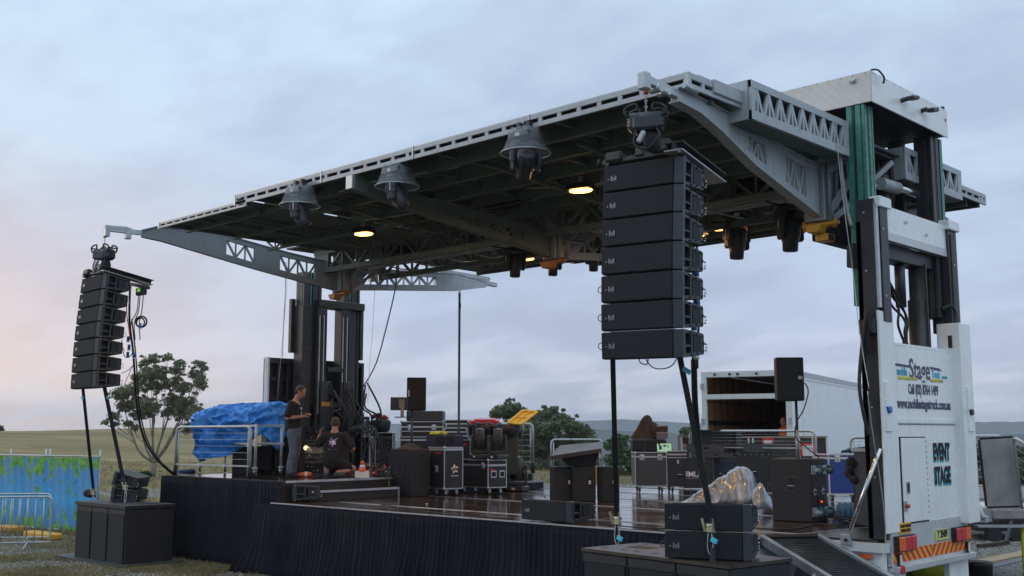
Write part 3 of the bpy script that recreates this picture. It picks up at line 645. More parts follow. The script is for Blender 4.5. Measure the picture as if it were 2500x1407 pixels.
for k in range(11):
    y = 14.0 + random.random() * 1.1
    mb.tube([(-18.78, y, 3.1 + random.random() * .4), (-18.6, y + random.uniform(-.2, .3), 2.95), (-18.55, y + random.uniform(-.1, .3), 2.6 + random.random() * .2), (-18.7, y + random.uniform(0, .4), 2.35), (-18.75, y + .3, 2.75)], .02, M_rub, 6, 5)
part_each(ST, 'hydraulic_hose', mb, True)

# --- roof
RX0, RX1, RY0, RY1, RZ = -14.28, -6.02, 8.87, 16.75, 6.0
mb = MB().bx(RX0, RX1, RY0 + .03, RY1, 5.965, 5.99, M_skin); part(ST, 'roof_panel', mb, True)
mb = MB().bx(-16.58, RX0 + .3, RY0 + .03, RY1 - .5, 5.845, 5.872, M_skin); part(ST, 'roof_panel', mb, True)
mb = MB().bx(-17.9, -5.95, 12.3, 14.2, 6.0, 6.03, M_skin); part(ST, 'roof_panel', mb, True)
def slot_rail(p, q, z0, z1, n, joints=(), thick=.03):
    """fascia rail pierced by long slots"""
    p = Vector(p); q = Vector(q); d = (q - p); Ln = d.length; d.normalize(); nrm = Vector((-d.y, d.x, 0))
    mb = MB(); h = z1 - z0; mid = lambda s, z, o=0: p + d * s + nrm * o + Vector((0, 0, z))
    def seg(s0, s1, a, b, m=M_grey, th=thick, off=0): mb.beam(mid(s0, (a + b) / 2, off), mid(s1, (a + b) / 2, off), b - a, th, m, up=tuple(nrm))
    def blk(s0, s1, a, b, m, th, off=0.):
        c = mid((s0 + s1) / 2, (a + b) / 2, off); mb.box(c, (s1 - s0, th, b - a), m, Matrix((d, nrm, (0, 0, 1))).transposed())
    blk(0, Ln, z0, z0 + h * .34, M_grey, thick); blk(0, Ln, z1 - h * .34, z1, M_grey, thick); blk(0, Ln, z0 + h * .3, z1 - h * .3, M_dark, .006, thick * 1.5)
    st = Ln / n
    for k in range(n + 1):
        s = min(Ln - .02, max(.02, k * st)); blk(s - .028, s + .028, z0 + h * .3, z1 - h * .3, M_grey, thick - .006)
    for s in joints: blk(s - .012, s + .012, z0 - .004, z1 + .012, M_galv, thick + .02)
    blk(-.02, .02, z0 - .005, z1 + .01, M_galv, thick + .012)
    blk(0, Ln, z1, z1 + .012, M_galv, thick * 3, thick)
    return mb
part(ST, 'fascia_rail', slot_rail((RX0, RY0, 0), (RX1, RY0, 0), 5.84, 5.99, 29, (2.18, 4.1, 6.1)), True)
part(ST, 'fascia_rail', slot_rail((-16.58, RY0, 0), (RX0 + .3, RY0, 0), 5.785, 5.875, 11), True)
part(ST, 'fascia_rail', slot_rail((RX1, RY0, 0), (RX1, 9.9, 0), 5.84, 5.99, 4), True)
part(ST, 'fascia_rail', slot_rail((RX1, 15.5, 0), (RX1, RY1, 0), 5.84, 5.99, 5), True)
part(ST, 'fascia_rail', slot_rail((RX0 - .001, RY1, 0), (RX0 - .001, 15, 0), 5.84, 5.99, 6), True)
mb = MB().bx(-14.2, -6.1, RY1 - .06, RY1, 5.82, 5.97, M_skin).bx(-16.5, -6.1, RY1 - .56, RY1 - .5, 5.76, 5.86, M_skin); part(ST, 'rear_edge_beam', mb, True)
def trussmb(p, q, z0, z1, n, m, ch=.07, th=.06, web=.035, plate=(), both=True):
    """plane truss from p to q; chords at z0 and z1 (numbers or (start,end) pairs); plate: solid stretches as fractions"""
    p = Vector(p); q = Vector(q); d = q - p; Ln = d.length; d.normalize(); nrm = tuple(Vector((-d.y, d.x, 0)))
    z0 = z0 if hasattr(z0, '__len__') else (z0, z0); z1 = z1 if hasattr(z1, '__len__') else (z1, z1)
    B = lambda f: Vector((p.x + (q.x - p.x) * f, p.y + (q.y - p.y) * f, z0[0] + (z0[1] - z0[0]) * f)); T = lambda f: Vector((p.x + (q.x - p.x) * f, p.y + (q.y - p.y) * f, z1[0] + (z1[1] - z1[0]) * f))
    mb = MB(); dn = Vector((0, 0, ch / 2)); mb.beam(B(0) + dn, B(1) + dn, th, ch, m, up=(0, 0, 1)); mb.beam(T(0) - dn, T(1) - dn, th, ch, m, up=(0, 0, 1))
    inpl = lambda f: any(a <= f <= b for a, b in plate)
    for k in range(n):
        f0, f1 = k / n, (k + 1) / n; fm = (f0 + f1) / 2
        if inpl(fm): continue
        if k % 2: mb.beam(B(f0) + dn, T(f1) - dn, web, web, m, up=nrm)
        else: mb.beam(T(f0) - dn, B(f1) + dn, web, web, m, up=nrm)
        mb.beam(B(f1) + dn, T(f1) - dn, web * .8, web * .8, m, up=nrm)
    for a, b in plate:
        w = Vector(nrm) * th * .38; mb.hexa([B(a) - w, B(b) - w, B(b) + w, B(a) + w, T(a) - w, T(b) - w, T(b) + w, T(a) + w], m)
    return mb
# pierced box trusses at the right end of the roof (near half, far half) and the same at the left end
def endtruss(x, y0, y1, n, sgn):
    mb = MB().bx(x - .5 * sgn, x - .03 * sgn, y0, y1, 6.10, 6.125, M_grey).bx(x - .45 * sgn, x - .42 * sgn, y0, y1, 5.72, 6.1, M_under)
    mb.bx(x - .04, x, y0, y1, 5.70, 5.80, M_grey).bx(x - .04, x, y0, y1, 6.05, 6.13, M_grey).bx(x - .3 * sgn, x - .02 * sgn, y0, y1, 5.705, 5.725, M_under)
    L_ = y1 - y0; s = L_ / n
    for k in range(n):
        a = y0 + k * s
        mb.beam((x - .02, a + .03, 5.79), (x - .02, a + s * .5, 6.06), .045, .03, M_grey, up=(1, 0, 0)); mb.beam((x - .018, a + s * .5, 6.06), (x - .018, a + s * .55, 5.79), .035, .03, M_grey, up=(1, 0, 0)); mb.beam((x - .021, a + s * .5, 6.06), (x - .021, a + s * .97, 5.79), .045, .03, M_grey, up=(1, 0, 0))
    mb.bx(x - .035, x - .002, y0, y0 + .08, 5.7, 6.13, M_grey).bx(x - .035, x - .002, y1 - .12, y1, 5.7, 6.13, M_grey)
    mb.bx(x - .5 * sgn, x - .04 * sgn, y0 - .012, y0 + .012, 5.70, 6.13, M_grey).bx(x - .5 * sgn, x - .04 * sgn, y1 - .012, y1 + .012, 5.70, 6.13, M_grey)
    return mb
part(ST, 'end_truss', endtruss(-5.88, 9.84, 12.05, 9, 1), True)
part(ST, 'end_truss', endtruss(-5.88, 13.62, 15.5, 7, 1), True)
mb = MB().bx(-8.0, -6.05, 9.1, 9.8, 6.0, 6.04, M_grey).bx(-6.1, -5.98, 9.3, 9.9, 5.88, 6.03, M_grey, .01); part(ST, 'roof_hatch', mb, True)
# long trusses
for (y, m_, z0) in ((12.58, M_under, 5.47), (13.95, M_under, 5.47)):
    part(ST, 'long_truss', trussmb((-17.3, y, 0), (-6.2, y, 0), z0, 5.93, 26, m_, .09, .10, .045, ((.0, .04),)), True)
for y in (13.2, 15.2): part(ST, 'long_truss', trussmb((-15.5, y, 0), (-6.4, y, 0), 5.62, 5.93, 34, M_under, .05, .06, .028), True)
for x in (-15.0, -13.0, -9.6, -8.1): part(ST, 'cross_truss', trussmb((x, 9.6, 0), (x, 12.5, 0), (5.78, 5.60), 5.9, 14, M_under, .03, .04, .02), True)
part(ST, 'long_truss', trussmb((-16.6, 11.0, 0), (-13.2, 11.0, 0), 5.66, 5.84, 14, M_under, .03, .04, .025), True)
# purlins and ribs under the skin
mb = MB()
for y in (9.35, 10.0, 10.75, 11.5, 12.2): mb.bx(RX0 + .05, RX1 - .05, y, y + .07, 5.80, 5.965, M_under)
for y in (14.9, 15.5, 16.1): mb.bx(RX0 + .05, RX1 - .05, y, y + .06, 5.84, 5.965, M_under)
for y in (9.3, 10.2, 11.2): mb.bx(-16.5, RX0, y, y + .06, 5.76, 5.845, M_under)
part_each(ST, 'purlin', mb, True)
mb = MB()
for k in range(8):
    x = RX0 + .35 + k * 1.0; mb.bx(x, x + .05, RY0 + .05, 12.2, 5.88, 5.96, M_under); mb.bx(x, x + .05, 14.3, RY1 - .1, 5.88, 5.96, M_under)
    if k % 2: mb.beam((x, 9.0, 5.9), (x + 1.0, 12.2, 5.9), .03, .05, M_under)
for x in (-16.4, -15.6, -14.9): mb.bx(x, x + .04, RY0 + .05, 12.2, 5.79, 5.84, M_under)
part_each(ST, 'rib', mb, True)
mb = MB(); random.seed(5)                                  # conduit and cable runs under the roof
for k in range(10):
    y = random.uniform(9.2, 12.2); a = random.uniform(-14, -9); b_ = a + random.uniform(1.5, 3)
    mb.tube([(a, y, 5.84), ((a + b_) / 2, y + random.uniform(-.3, .3), 5.76), (b_, y + random.uniform(-.4, .4), 5.84)], .012, M_galv if k % 3 == 0 else M_cable, 5, 4)
for k in range(14):
    x = -16.5 + k * .72 + random.random() * .3; mb.tube([(x, 12.75, 5.55), (x + .3, 13.1, 5.4 + random.random() * .1), (x + .2, 13.6, 5.5)], .014, random.choice((M_cable, M_galv)), 5, 4)
for y in (13.15, 13.3, 13.45): mb.cyl((-17, y, 5.62), (-6.4, y, 5.62), .022, M_galv, n=8)
for x in (-15.7, -13.1, -9.9, -8.0): mb.bx(x, x + .5, 12.9, 13.4, 5.7, 5.9, M_dark, .01)
part_each(ST, 'conduit', mb, True)
# --- swing arms
def onp(x, y, P, Q):
    n = Vector((-(Q - P).y, (Q - P).x, 0)).normalized(); d = ray(x, y); return CAMP + d * ((P - CAMP).dot(n) / d.dot(n))
def arm(name, tip, root, zt, zb, opens, m, th=.12, nose=None):
    """tapered plated arm; zt, zb: [(s, z)...] along the arm; opens: trussed windows"""
    tip = Vector((tip[0], tip[1], 0)); root = Vector((root[0], root[1], 0)); d = (root - tip); Ln = d.length; d.normalize(); nrm = Vector((-d.y, d.x, 0))
    def itp(t, s):
        for (a, za), (b, zb_) in zip(t, t[1:]):
            if a <= s <= b: return za + (zb_ - za) * (s - a) / (b - a)
        return t[0][1] if s < t[0][0] else t[-1][1]
    P = lambda s, z, o=0: tip + d * s + nrm * o + Vector((0, 0, z))
    mb = MB(); N_ = 24; ss = sorted({zt[0][0] + (zt[-1][0] - zt[0][0]) * k / N_ for k in range(N_ + 1)} | {v for w in opens for v in w[:2]})
    for a, b in zip(ss, ss[1:]):
        if b - a < 1e-4: continue
        f = (a + b) / 2
        for (z0a, z1a, z0b, z1b) in ([(itp(zb, a), itp(zt, a), itp(zb, b), itp(zt, b))] if not any(w[0] <= f <= w[1] for w in opens) else
                [(itp(zb, a), itp(zb, a) + .10, itp(zb, b), itp(zb, b) + .10), (itp(zt, a) - .09, itp(zt, a), itp(zt, b) - .09, itp(zt, b))]):
            w = th * .32; mb.hexa([P(a, z0a, -w), P(b, z0b, -w), P(b, z0b, w), P(a, z0a, w), P(a, z1a, -w), P(b, z1b, -w), P(b, z1b, w), P(a, z1a, w)], m)
    for tb_, o in ((zt, .008), (zb, -.008)):               # flanges
        for (a, za), (b, z_) in zip(tb_, tb_[1:]): mb.beam(P(a, za + o), P(b, z_ + o), th, .016, m, up=(0, 0, 1))
    for a, b, n in opens:
        for k in range(n):
            s0 = a + (b - a) * k / n; s1 = a + (b - a) * (k + 1) / n
            lo = lambda s: itp(zb, s) + .09; hi_ = lambda s: itp(zt, s) - .08
            if k % 2: mb.beam(P(s0, lo(s0)), P(s1, hi_(s1)), .04, .04, m, up=tuple(nrm))
            else: mb.beam(P(s0, hi_(s0)), P(s1, lo(s1)), .04, .04, m, up=tuple(nrm))
            mb.beam(P(s1, lo(s1)), P(s1, hi_(s1)), .03, .03, m, up=tuple(nrm))
    return part(ST, name, mb, True), P
a_, P = arm('support_arm', (-6.08, 8.25), (-6.37, 12.10), [(.52, 5.83), (1.6, 5.80), (2.1, 5.74), (3.86, 5.66)], [(.52, 5.70), (.95, 5.68), (1.4, 5.58), (2.15, 5.36), (3.72, 5.07), (3.86, 5.05)], ((2.02, 2.45, 3), (2.95, 3.5, 4)), M_grey, .13)
mb = MB().beam((-6.08, 8.20, 5.79), (-6.12, 8.85, 5.77), .075, .085, M_galv, bev=.006).bx(-6.13, -6.03, 8.17, 8.27, 5.68, 5.85, M_galv, .01).cyl((-6.15, 8.42, 5.74), (-6.02, 8.42, 5.74), .045, M_galv).cyl((-6.16, 8.56, 5.73), (-6.03, 8.56, 5.73), .035, M_galv).cyl((-6.02, 8.80, 5.85), (-6.04, 9.05, 5.84), .03, M_galv)
part(a_, 'extension_bar', mb, True)
LT = Vector((-18.6, 8.89, 0)); LR = Vector((-16.9, 12.8, 0))
def sz(x, y, tip, root):
    p = onp(x, y, tip, root); d = (root - tip).normalized(); return ((p - tip).dot(d), p.z)
tip2 = LT
top = [sz(*q, LT, LR) for q in ((345, 565), (385, 555), (520, 566), (600, 590), (700, 618), (835, 650))]; bot = [sz(*q, LT, LR) for q in ((345, 577), (395, 588), (620, 655), (740, 688), (850, 716))]
ops = [(sz(552, 610, LT, LR)[0], sz(621, 620, LT, LR)[0], 3), (sz(683, 640, LT, LR)[0], sz(770, 660, LT, LR)[0], 4)]
M_armd = mat('dark_arm_paint', (.17, .19, .205), .45, .1, var=.16, scale=2.2, stain=(.11, .115, .115), stain_at=.62)
a_, P = arm('support_arm', LT, LR, top, bot, ops, M_armd, .14)
mb = MB().beam(P(.08, top[0][1] - .0), P(top[0][0] + .35, top[0][1] - .05), .08, .085, M_galv, bev=.005).beam(P(.04, top[0][1] - .14), P(.04, top[0][1] + .07), .09, .10, M_galv, bev=.01).beam(P(.0, top[0][1] + .03), P(.4, top[0][1] + .03), .09, .07, M_galv, bev=.01).beam(P(.40, top[0][1] - .16), P(.40, top[0][1] + .05), .10, .10, M_galv, bev=.01)
part(a_, 'extension_bar', mb, True); HL = P(0, top[0][1] - .06)
a_, P = arm('support_arm', (-11.38, 8.81), (-11.38, 12.85), [(0, 5.80), (1.5, 5.69), (3.5, 5.60), (4.04, 5.57)], [(0, 5.64), (.2, 5.62), (.95, 5.52), (2.4, 5.36), (3.6, 5.24), (4.04, 5.17)], ((1.7, 3.35, 9),), M_under, .14)
part(a_, 'end_cap', MB().bx(-11.45, -11.31, 8.78, 8.83, 5.63, 5.81, M_galv, .004), True)
# rear swing arms
for x, c in ((-16.95, 1), (-11.38, 0), (-6.7, 0)):
    a_, P = arm('rear_swing_arm', (x, 16.9), (x, 13.1), [(0, 5.72), (.9, 5.80), (3.8, 5.62)], [(0, 5.62), (.9, 5.46), (3.8, 5.20)], ((1.5, 3.45, 9),), M_armp if c == 0 else M_galv, .13)
    if c: part(a_, 'extension_bar', MB().beam((x, 15.6, 5.78), (x, 17.25, 5.69), .09, .09, M_galv, bev=.005).beam((x + .03, 15.4, 5.84), (x + .03, 17.0, 5.80), .06, .07, M_galv), True)
M_ybr = mat('brown_orange_paint', (.36, .15, .035), .5, 0, var=.25, scale=9, stain=(.15, .09, .04), stain_at=.6)
# pivots, root posts, diagonal legs
for i, (x, z) in enumerate(((-16.9, 5.12), (-11.38, 5.15), (-6.40, 4.99))):
    fix = (lambda mb: bmesh.ops.translate(mb.bm, vec=(0, -.66, 0), verts=mb.bm.verts)) if i == 2 else (lambda mb: None)
    mb = MB().bx(x - .13, x + .13, 12.78, 13.12, z, 5.9, M_armp, .01)
    for dx in (-.16, .16):
        for y in (12.85, 13.05): mb.cyl((x + dx, y, z), (x + dx, y, 5.9), .025, M_armp, n=8)
    mb.beam((x - .35, 13.0, 5.85), (x - .04, 12.95, z + .05), .06, .05, M_armp).beam((x + .45, 13.2, 5.9), (x + .06, 13.0, z + .05), .06, .05, M_armp).beam((x + .1, 13.1, z + .1), (x + .5, 13.9, 5.85), .07, .06, M_armp).beam((x - .02, 13.1, z + .08), (x - .1, 13.9, 5.85), .07, .06, M_armp)
    if i == 2:
        mb.beam((x + .05, 12.9, z + .02), (-5.98, 13.2, 5.72), .10, .09, M_armp).beam((x + .12, 13.0, z + .05), (-5.95, 13.5, 5.5), .08, .07, M_armp).beam((x, 12.8, 5.5), (-6.0, 13.1, 5.85), .09, .08, M_armp)
    fix(mb); part(ST, 'arm_post', mb, True)
    My = M_yel if i == 2 else M_ybr; mb = MB().bx(x - .22, x + .20, 12.84, 12.96, z - .06, z - .005, My, .012).prism([(-.10, 0), (.14, 0), (.09, -.10), (-.05, -.10)], (x, 12.84, z - .06), (1, 0, 0), (0, 0, 1), -.18, My, .008).cyl((x - .2, 12.90, z - .09), (x - .2, 12.90, z + .03), .035, My).cyl((x + .19, 12.90, z - .08), (x + .19, 12.90, z + .02), .028, My).cyl((x - .24, 12.90, z - .03), (x + .25, 12.90, z - .03), .022, My)
    if i == 2: mb.bx(x - .02, x + .14, 12.80, 13.0, z - .25, z - .16, M_yel, .01).bx(x + .141, x + .145, 12.83, 12.97, z - .24, z - .17, M_dark)
    fix(mb); part(ST, 'pivot_bracket', mb, True)
mb = MB().cyl((-6.0, 11.25, 5.80), (-6.0, 11.95, 5.79), .035, M_chrome, n=14).cyl((-6.0, 11.9, 5.79), (-6.0, 12.55, 5.77), .075, M_grey, n=16).prism([(0, 0), (.16, -.16), (.22, -.12), (.2, .04)], (-5.97, 11.05, 5.88), (0, 1, 0), (0, 0, 1), .06, M_grey).cyl((-6.06, 11.24, 5.8), (-5.94, 11.24, 5.8), .05, M_chrome)
part(ST, 'roof_cylinder', mb, True)
mb = MB().cyl((-5.95, 13.3, 5.55), (-5.95, 14.7, 5.60), .05, M_chrome, n=14).cyl((-5.95, 13.0, 5.54), (-5.95, 13.5, 5.56), .08, M_grey, n=16); part(ST, 'roof_cylinder', mb, True)
mb = MB().tube([(-6.05, 12.02, 6.0), (-5.98, 11.98, 5.85), (-5.96, 11.98, 5.5), (-5.95, 12.05, 5.1), (-5.9, 12.06, 4.85)], .022, M_armp, 8, 5).bx(-6.12, -6.0, 11.95, 12.07, 5.93, 6.05, M_galv, .01).tube([(-6.02, 12.0, 6.05), (-5.98, 11.9, 6.12), (-5.97, 12.06, 6.1)], .02, M_rub, 6, 4); part(ST, 'hydraulic_hose', mb, True)
mb = MB().cyl((-6.55, 10.55, 5.80), (-6.55, 10.55, 5.93), .035, M_blue, n=10).cyl((-6.55, 10.55, 5.77), (-6.55, 10.55, 5.80), .02, M_galv, n=8); part(ST, 'hydraulic_valve', mb, True)

# ================================================================== RAISED WING, STEPS, DRAPES, RAILS
wp = thing('wing_platform', 'raised black wing platform at the left end of the stage with silver edge trim', 'platform', (-18.5, 14.6, 0))
mb = MB().bx(-20.6, -16.47, 11.42, 17.9, 1.44, 1.56, M_deck); part(wp, 'platform_deck', mb, True)
mb = MB().bx(-16.47, -16.44, 11.42, 17.9, 1.525, 1.565, M_alu).bx(-20.62, -16.44, 11.39, 11.42, 1.50, 1.562, M_deckside).bx(-16.48, -16.455, 11.33, 17.9, 1.2, 1.52, M_deckside).bx(-20.63, -20.6, 11.4, 17.9, 1.5, 1.565, M_alu); part(wp, 'edge_trim', mb, True)
mb = MB()
for x in (-20.4, -18.6, -16.7):
    for y in (11.7, 14.6, 17.7): mb.cyl((x, y, 0), (x, y, 1.44), .03, M_galv, n=8)
part_each(wp, 'leg', mb, True)
part(wp, 'shelf_end', MB().bx(-21.3, -20.64, 12.2, 13.0, 1.44, 1.5, M_galv), True)
for y0, y1, lab in ((11.75, 13.78, 'black stage step with silver nosing in front of the kneeling man'), (16.5, 17.9, 'black stage step with silver nosing at the back beside the spotlight on the deck')):
    sp = thing('stage_step', lab, 'steps', (-16.28, (y0 + y1) / 2, 1.2), group='stage steps'); z0 = 1.206
    part(sp, 'tread', MB().bx(-16.44, -16.12, y0, y1, 1.36, 1.385, M_deck), True)
    part(sp, 'riser', MB().bx(-16.16, -16.13, y0 + .01, y1 - .01, z0, 1.36, M_deckside).bx(-16.42, -16.16, y1 - .04, y1 - .01, z0, 1.36, M_deckside), True)
    part(sp, 'nosing', MB().bx(-16.125, -16.10, y0, y1, 1.35, 1.39, M_alu).bx(-16.44, -16.12, y1 - .002, y1 + .015, 1.36, 1.388, M_alu).bx(-16.13, -16.105, y1 - .03, y1, z0, 1.35, M_alu).bx(-16.44, -16.42, y1 - .003, y1 + .016, 1.39, 1.52, M_alu), True)
def drape(name, p, q, z1, label, flare=.12, n=None, seed=0, low=0.02, amp=.03, gather=None):
    """pleated stage skirt hanging from p to q"""
    random.seed(seed); p = Vector((*p, 0)); q = Vector((*q, 0)); d = q - p; Ln = d.length; d.normalize(); nrm = Vector((d.y, -d.x, 0))
    n = n or int(Ln * 58); rows = []; ph = 0; phs = []
    for i in range(n + 1): ph += random.uniform(.5, 1.7); phs.append(ph)
    for r in range(13):
        f = r / 12; row = []
        for i in range(n + 1):
            s = Ln * i / n; a = amp * (.35 + .8 * f) * math.sin(phs[i] + .5 * math.sin(f * 3 + s)) * (.5 + .9 * abs(mnoise.noise(Vector((s * 1.7, f * .8, seed)))) * 1.6) + .10 * f * mnoise.noise(Vector((s * 1.1, f, seed))) + .06 * f * mnoise.noise(Vector((s * 3.1, f * 2, seed)))
            g = gather(s, f) if gather else 0
            row.append(p + d * (s + .02 * f * math.sin(s * 9)) + nrm * (.03 + a + flare * f * f + g) + Vector((0, 0, z1 - (z1 - low) * f + (.02 * math.sin(phs[i] * .7) * (f > .9) + .03 * f * mnoise.noise(Vector((s * 1.5, seed, 3))) + .015 * (1 - f) * abs(math.sin(s * 1.9)) * (-1)))))
        rows.append(row)
    mb = MB().grid(rows, M_cloth)
    mb.beam(p + nrm * .03 + Vector((0, 0, z1)), q + nrm * .03 + Vector((0, 0, z1)), .02, .035, M_cloth)
    o = solo(name, mb, label, 'drape', group='black drapes around the stage', w=True); s_ = o.modifiers.new('thick', 'SOLIDIFY'); s_.thickness = .004; return o
drape('stage_skirt', (-16.9, 11.12), (-6.98, 11.12), 1.17, 'long pleated black drape hanging along the front of the main stage', .16, seed=2, gather=lambda s, f: max(0, .5 - s) * .6 * f)
drape('stage_skirt', (-20.62, 11.36), (-16.43, 11.36), 1.53, 'pleated black drape hanging from the raised left wing behind the floor box', .10, seed=5)
drape('stage_skirt', (-20.68, 14.2), (-20.64, 11.34), 1.53, 'pleated black drape closing the far left side of the raised wing', .05, seed=6)
drape('stage_skirt', (-16.93, 11.5), (-16.9, 11.1), 1.17, 'short black drape end gathered at the corner between the two stage levels', .1, seed=9)

def bentrail(pts, r=.03, k=5):
    """tube with rounded bends"""
    P = [Vector(p) for p in pts]; out = [P[0]]
    for a, b_, c in zip(P, P[1:], P[2:]):
        d1 = (a - b_).normalized(); d2 = (c - b_).normalized(); rr = min(.14, (a - b_).length * .4, (c - b_).length * .4)
        for j in range(k + 1):
            t_ = j / k; out.append((b_ + d1 * rr) * (1 - t_) ** 2 + b_ * 2 * t_ * (1 - t_) + (b_ + d2 * rr) * t_ ** 2)
    out.append(P[-1]); return out
def rail(p, q, z0, h, label, wires=5, socket=True, mid=.22, m=None, loops=False):
    p = Vector((*p, z0)); q = Vector((*q, z0)); H = Vector((0, 0, h)); m = m or M_galv
    t_ = thing('guard_rail', label, 'railing', (p + q) / 2, group='guard rails round the stage'); d = (q - p).normalized()
    part(t_, 'top_rail', MB().tube(bentrail([p, p + H, q + H, q]), .028, m, 8), True)
    mb = MB().beam(p + Vector((0, 0, mid)), q + Vector((0, 0, mid)), .03, .03, m)
    for a in (p + d * .07, q - d * .07): mb.cyl(a + Vector((0, 0, .02)), a + H * .93, .014, m, n=8)
    part(t_, 'lower_rail', mb, True)
    mb = MB()
    for k in range(wires): z = Vector((0, 0, mid + (h - mid) * (k + 1) / (wires + 1))); mb.cyl(p + z, q + z, .0035, M_galv, n=5, caps=False)
    part(t_, 'wires', mb, True)
    if socket:
        for a in (p, q): part(t_, 'post_socket', MB().cyl(a + Vector((0, 0, -.02)), a + Vector((0, 0, .2)), .042, M_dark, n=12), True)
    if loops:
        mb = MB()
        for a in (p + d * .14, q - d * .14): mb.torus(a + H + Vector((0, 0, .07)), .035, .006, M_galv, tuple(Vector((-d.y, d.x, 0))), 10, 5)
        part(t_, 'lifting_loop', mb, True)
    return t_
rail((-20.45, 11.52), (-18.1, 11.75), 1.56, .97, 'galvanised guard rail on the left wing in front of the blue tarpaulin cart', 5)
a1 = at(1313, 1147, Z=1.56); b1 = at(1180, 1147, Z=1.56)
rail((-19.6, 17.75), (-16.3, 17.75), 1.56, 1.05, 'galvanised guard rail behind the bin with the yellow lid', 6)
a1 = at(1346, 1150, Z=1.30); b1 = at(1470, 1150, Z=1.30)
rail(tuple(a1.xy), tuple(b1.xy), 1.2, 1.02, 'galvanised guard rail with two lifting loops at the stage back behind the standing wedges', 2, False, loops=True)
a1 = at(1600, 1190, Z=1.2); b1 = at(1850, 1190, Z=1.2)
rail((-14.0, 20.4), (-11.0, 20.5), 1.2, 1.25, 'galvanised guard rail at the back of the stage behind the open black case lid', 4, False, .9)
rail((-10.0, 20.0), (-7.9, 20.2), 1.2, 1.12, 'galvanised guard rail above the blue road case', 2, False, .9)

# loading ramp
ra = thing('loading_ramp', 'ribbed black aluminium loading ramp leaning on the right end of the stage', 'ramp', (-6.0, 11.7, 0))
A = Vector((-6.86, 11.40, 1.19)); B = Vector((-6.44, 11.97, 1.19)); dn = Vector((2.1, 0.0, -.98)); A2 = A + dn * 1.12; B2 = B + dn * 1.12
nrm = (B - A).cross(dn).normalized(); nrm = nrm if nrm.z > 0 else -nrm
M_ramp = mat('worn_ribbed_ramp', (.055, .058, .064), .55, .3, var=.5, scale=2.5, stain=(.12, .125, .13), stain_at=.58)
mb = MB().hexa([A - nrm * .05, A2 - nrm * .05, B2 - nrm * .05, B - nrm * .05, A, A2, B2, B], M_ramp); part(ra, 'ramp_deck', mb, True)
mb = MB()
for k in range(64):
    f = (k + .5) / 64; a = A + dn * 1.12 * f; c = B + dn * 1.12 * f; mb.beam(a + nrm * .004, c + nrm * .004, .014, .012, M_ramp, up=tuple(nrm))
part(ra, 'ribs', mb, True)
mb = MB().beam(A - nrm * .01, A2 - nrm * .01, .05, .12, M_galv, up=tuple(nrm), bev=.006).beam(B - nrm * .01, B2 - nrm * .01, .05, .12, M_galv, up=tuple(nrm), bev=.006).beam(A, B, .05, .06, M_dark, up=tuple(nrm))
part(ra, 'side_rail', mb, True)
hk = A + dn * .32 - Vector((0, .02, .16)); part(ra, 'latch_hook', MB().tube([hk + Vector((0, 0, .12)), hk, hk + Vector((.02, 0, -.1)), hk + Vector((.07, 0, -.12)), hk + Vector((.08, 0, -.04))], .022, M_galv, 8, 4), True)
p0 = at(2068, 1318, Y=11.95); p1 = at(2149, 1095, Y=12.02)
mb = MB().cyl(p0, p1, .026, M_chrome, n=12).bx(p0.x - .07, p0.x + .05, p0.y - .03, p0.y + .03, p0.z - .06, p0.z + .06, M_galv, .006).cyl(p0 - Vector((0, .05, 0)), p0 + Vector((0, .05, 0)), .018, M_dark, n=10)
solo('deck_stay', mb, 'bright steel diagonal stay from the truck mast down to the deck corner by the ramp', 'stay')

# ================================================================== FLOOR STACKS OF SUBWOOFERS
def make_sub(w, d, h, face=True):
    """tall front-loaded subwoofer, front toward -y"""
    t_ = thing('subwoofer', '', 'subwoofer'); part(t_, 'cabinet', MB().bx(-w / 2, w / 2, .02, d, 0, h, M_cab, .012))
    part(t_, 'grille', MB().bx(-w / 2 + .03, w / 2 - .03, -.004, .02, .03, h - .12, M_grille, .006))
    part(t_, 'top_panel', MB().bx(-w / 2 + .008, w / 2 - .008, 0.0, .018, h - .11, h - .012, M_cab, .004))
    return t_
def stack3(fl, fr, back, z1, grp, labs, base=None):
    """three subs side by side along the front edge fl-fr"""
    fl = Vector((*fl, 0)); fr = Vector((*fr, 0)); u_ = (fr - fl); w = u_.length / 3; u_.normalize(); rz = math.atan2(u_.y, u_.x); dep = back
    r = make_sub(w - .012, dep, z1); r['group'] = grp; r['label'] = labs[0]
    M0 = TR(fl + u_ * w * .5, rz); r.matrix_world = M0
    for o in [r] + [o for o in COL.objects if o.parent == r]: ROOT[o.name] = M0
    out = [r]
    for k in (1, 2): out.append(clone(r, labs[k], TR(fl + u_ * w * (k + .5), rz)))
    return out
FLp = at(1421, 1346, Z=1.06); FRp = at(1781, 1390, Z=1.06)
stack3(tuple(FLp.xy), tuple(FRp.xy), 1.0, 1.06, 'subwoofers standing in front of the right end of the stage', ['black subwoofer at the left of the right floor block, under the ratchet strap', 'black subwoofer in the middle of the right floor block, under the paired speakers', 'black subwoofer at the right of the right floor block, beside the ramp'])
M_lidtop = mat('worn_brown_top', (.040, .030, .024), .38, 0, var=.5, scale=4, stain=(.10, .08, .065), stain_at=.6)
uu = (FRp - FLp).normalized(); vv = Vector((-uu.y, uu.x, 0)); mb = MB(); c0 = Vector((FLp.x, FLp.y, 1.062))
Q = lambda a, b_, z=0: c0 + uu * a + vv * b_ + Vector((0, 0, z))
Lq = (FRp - FLp).length
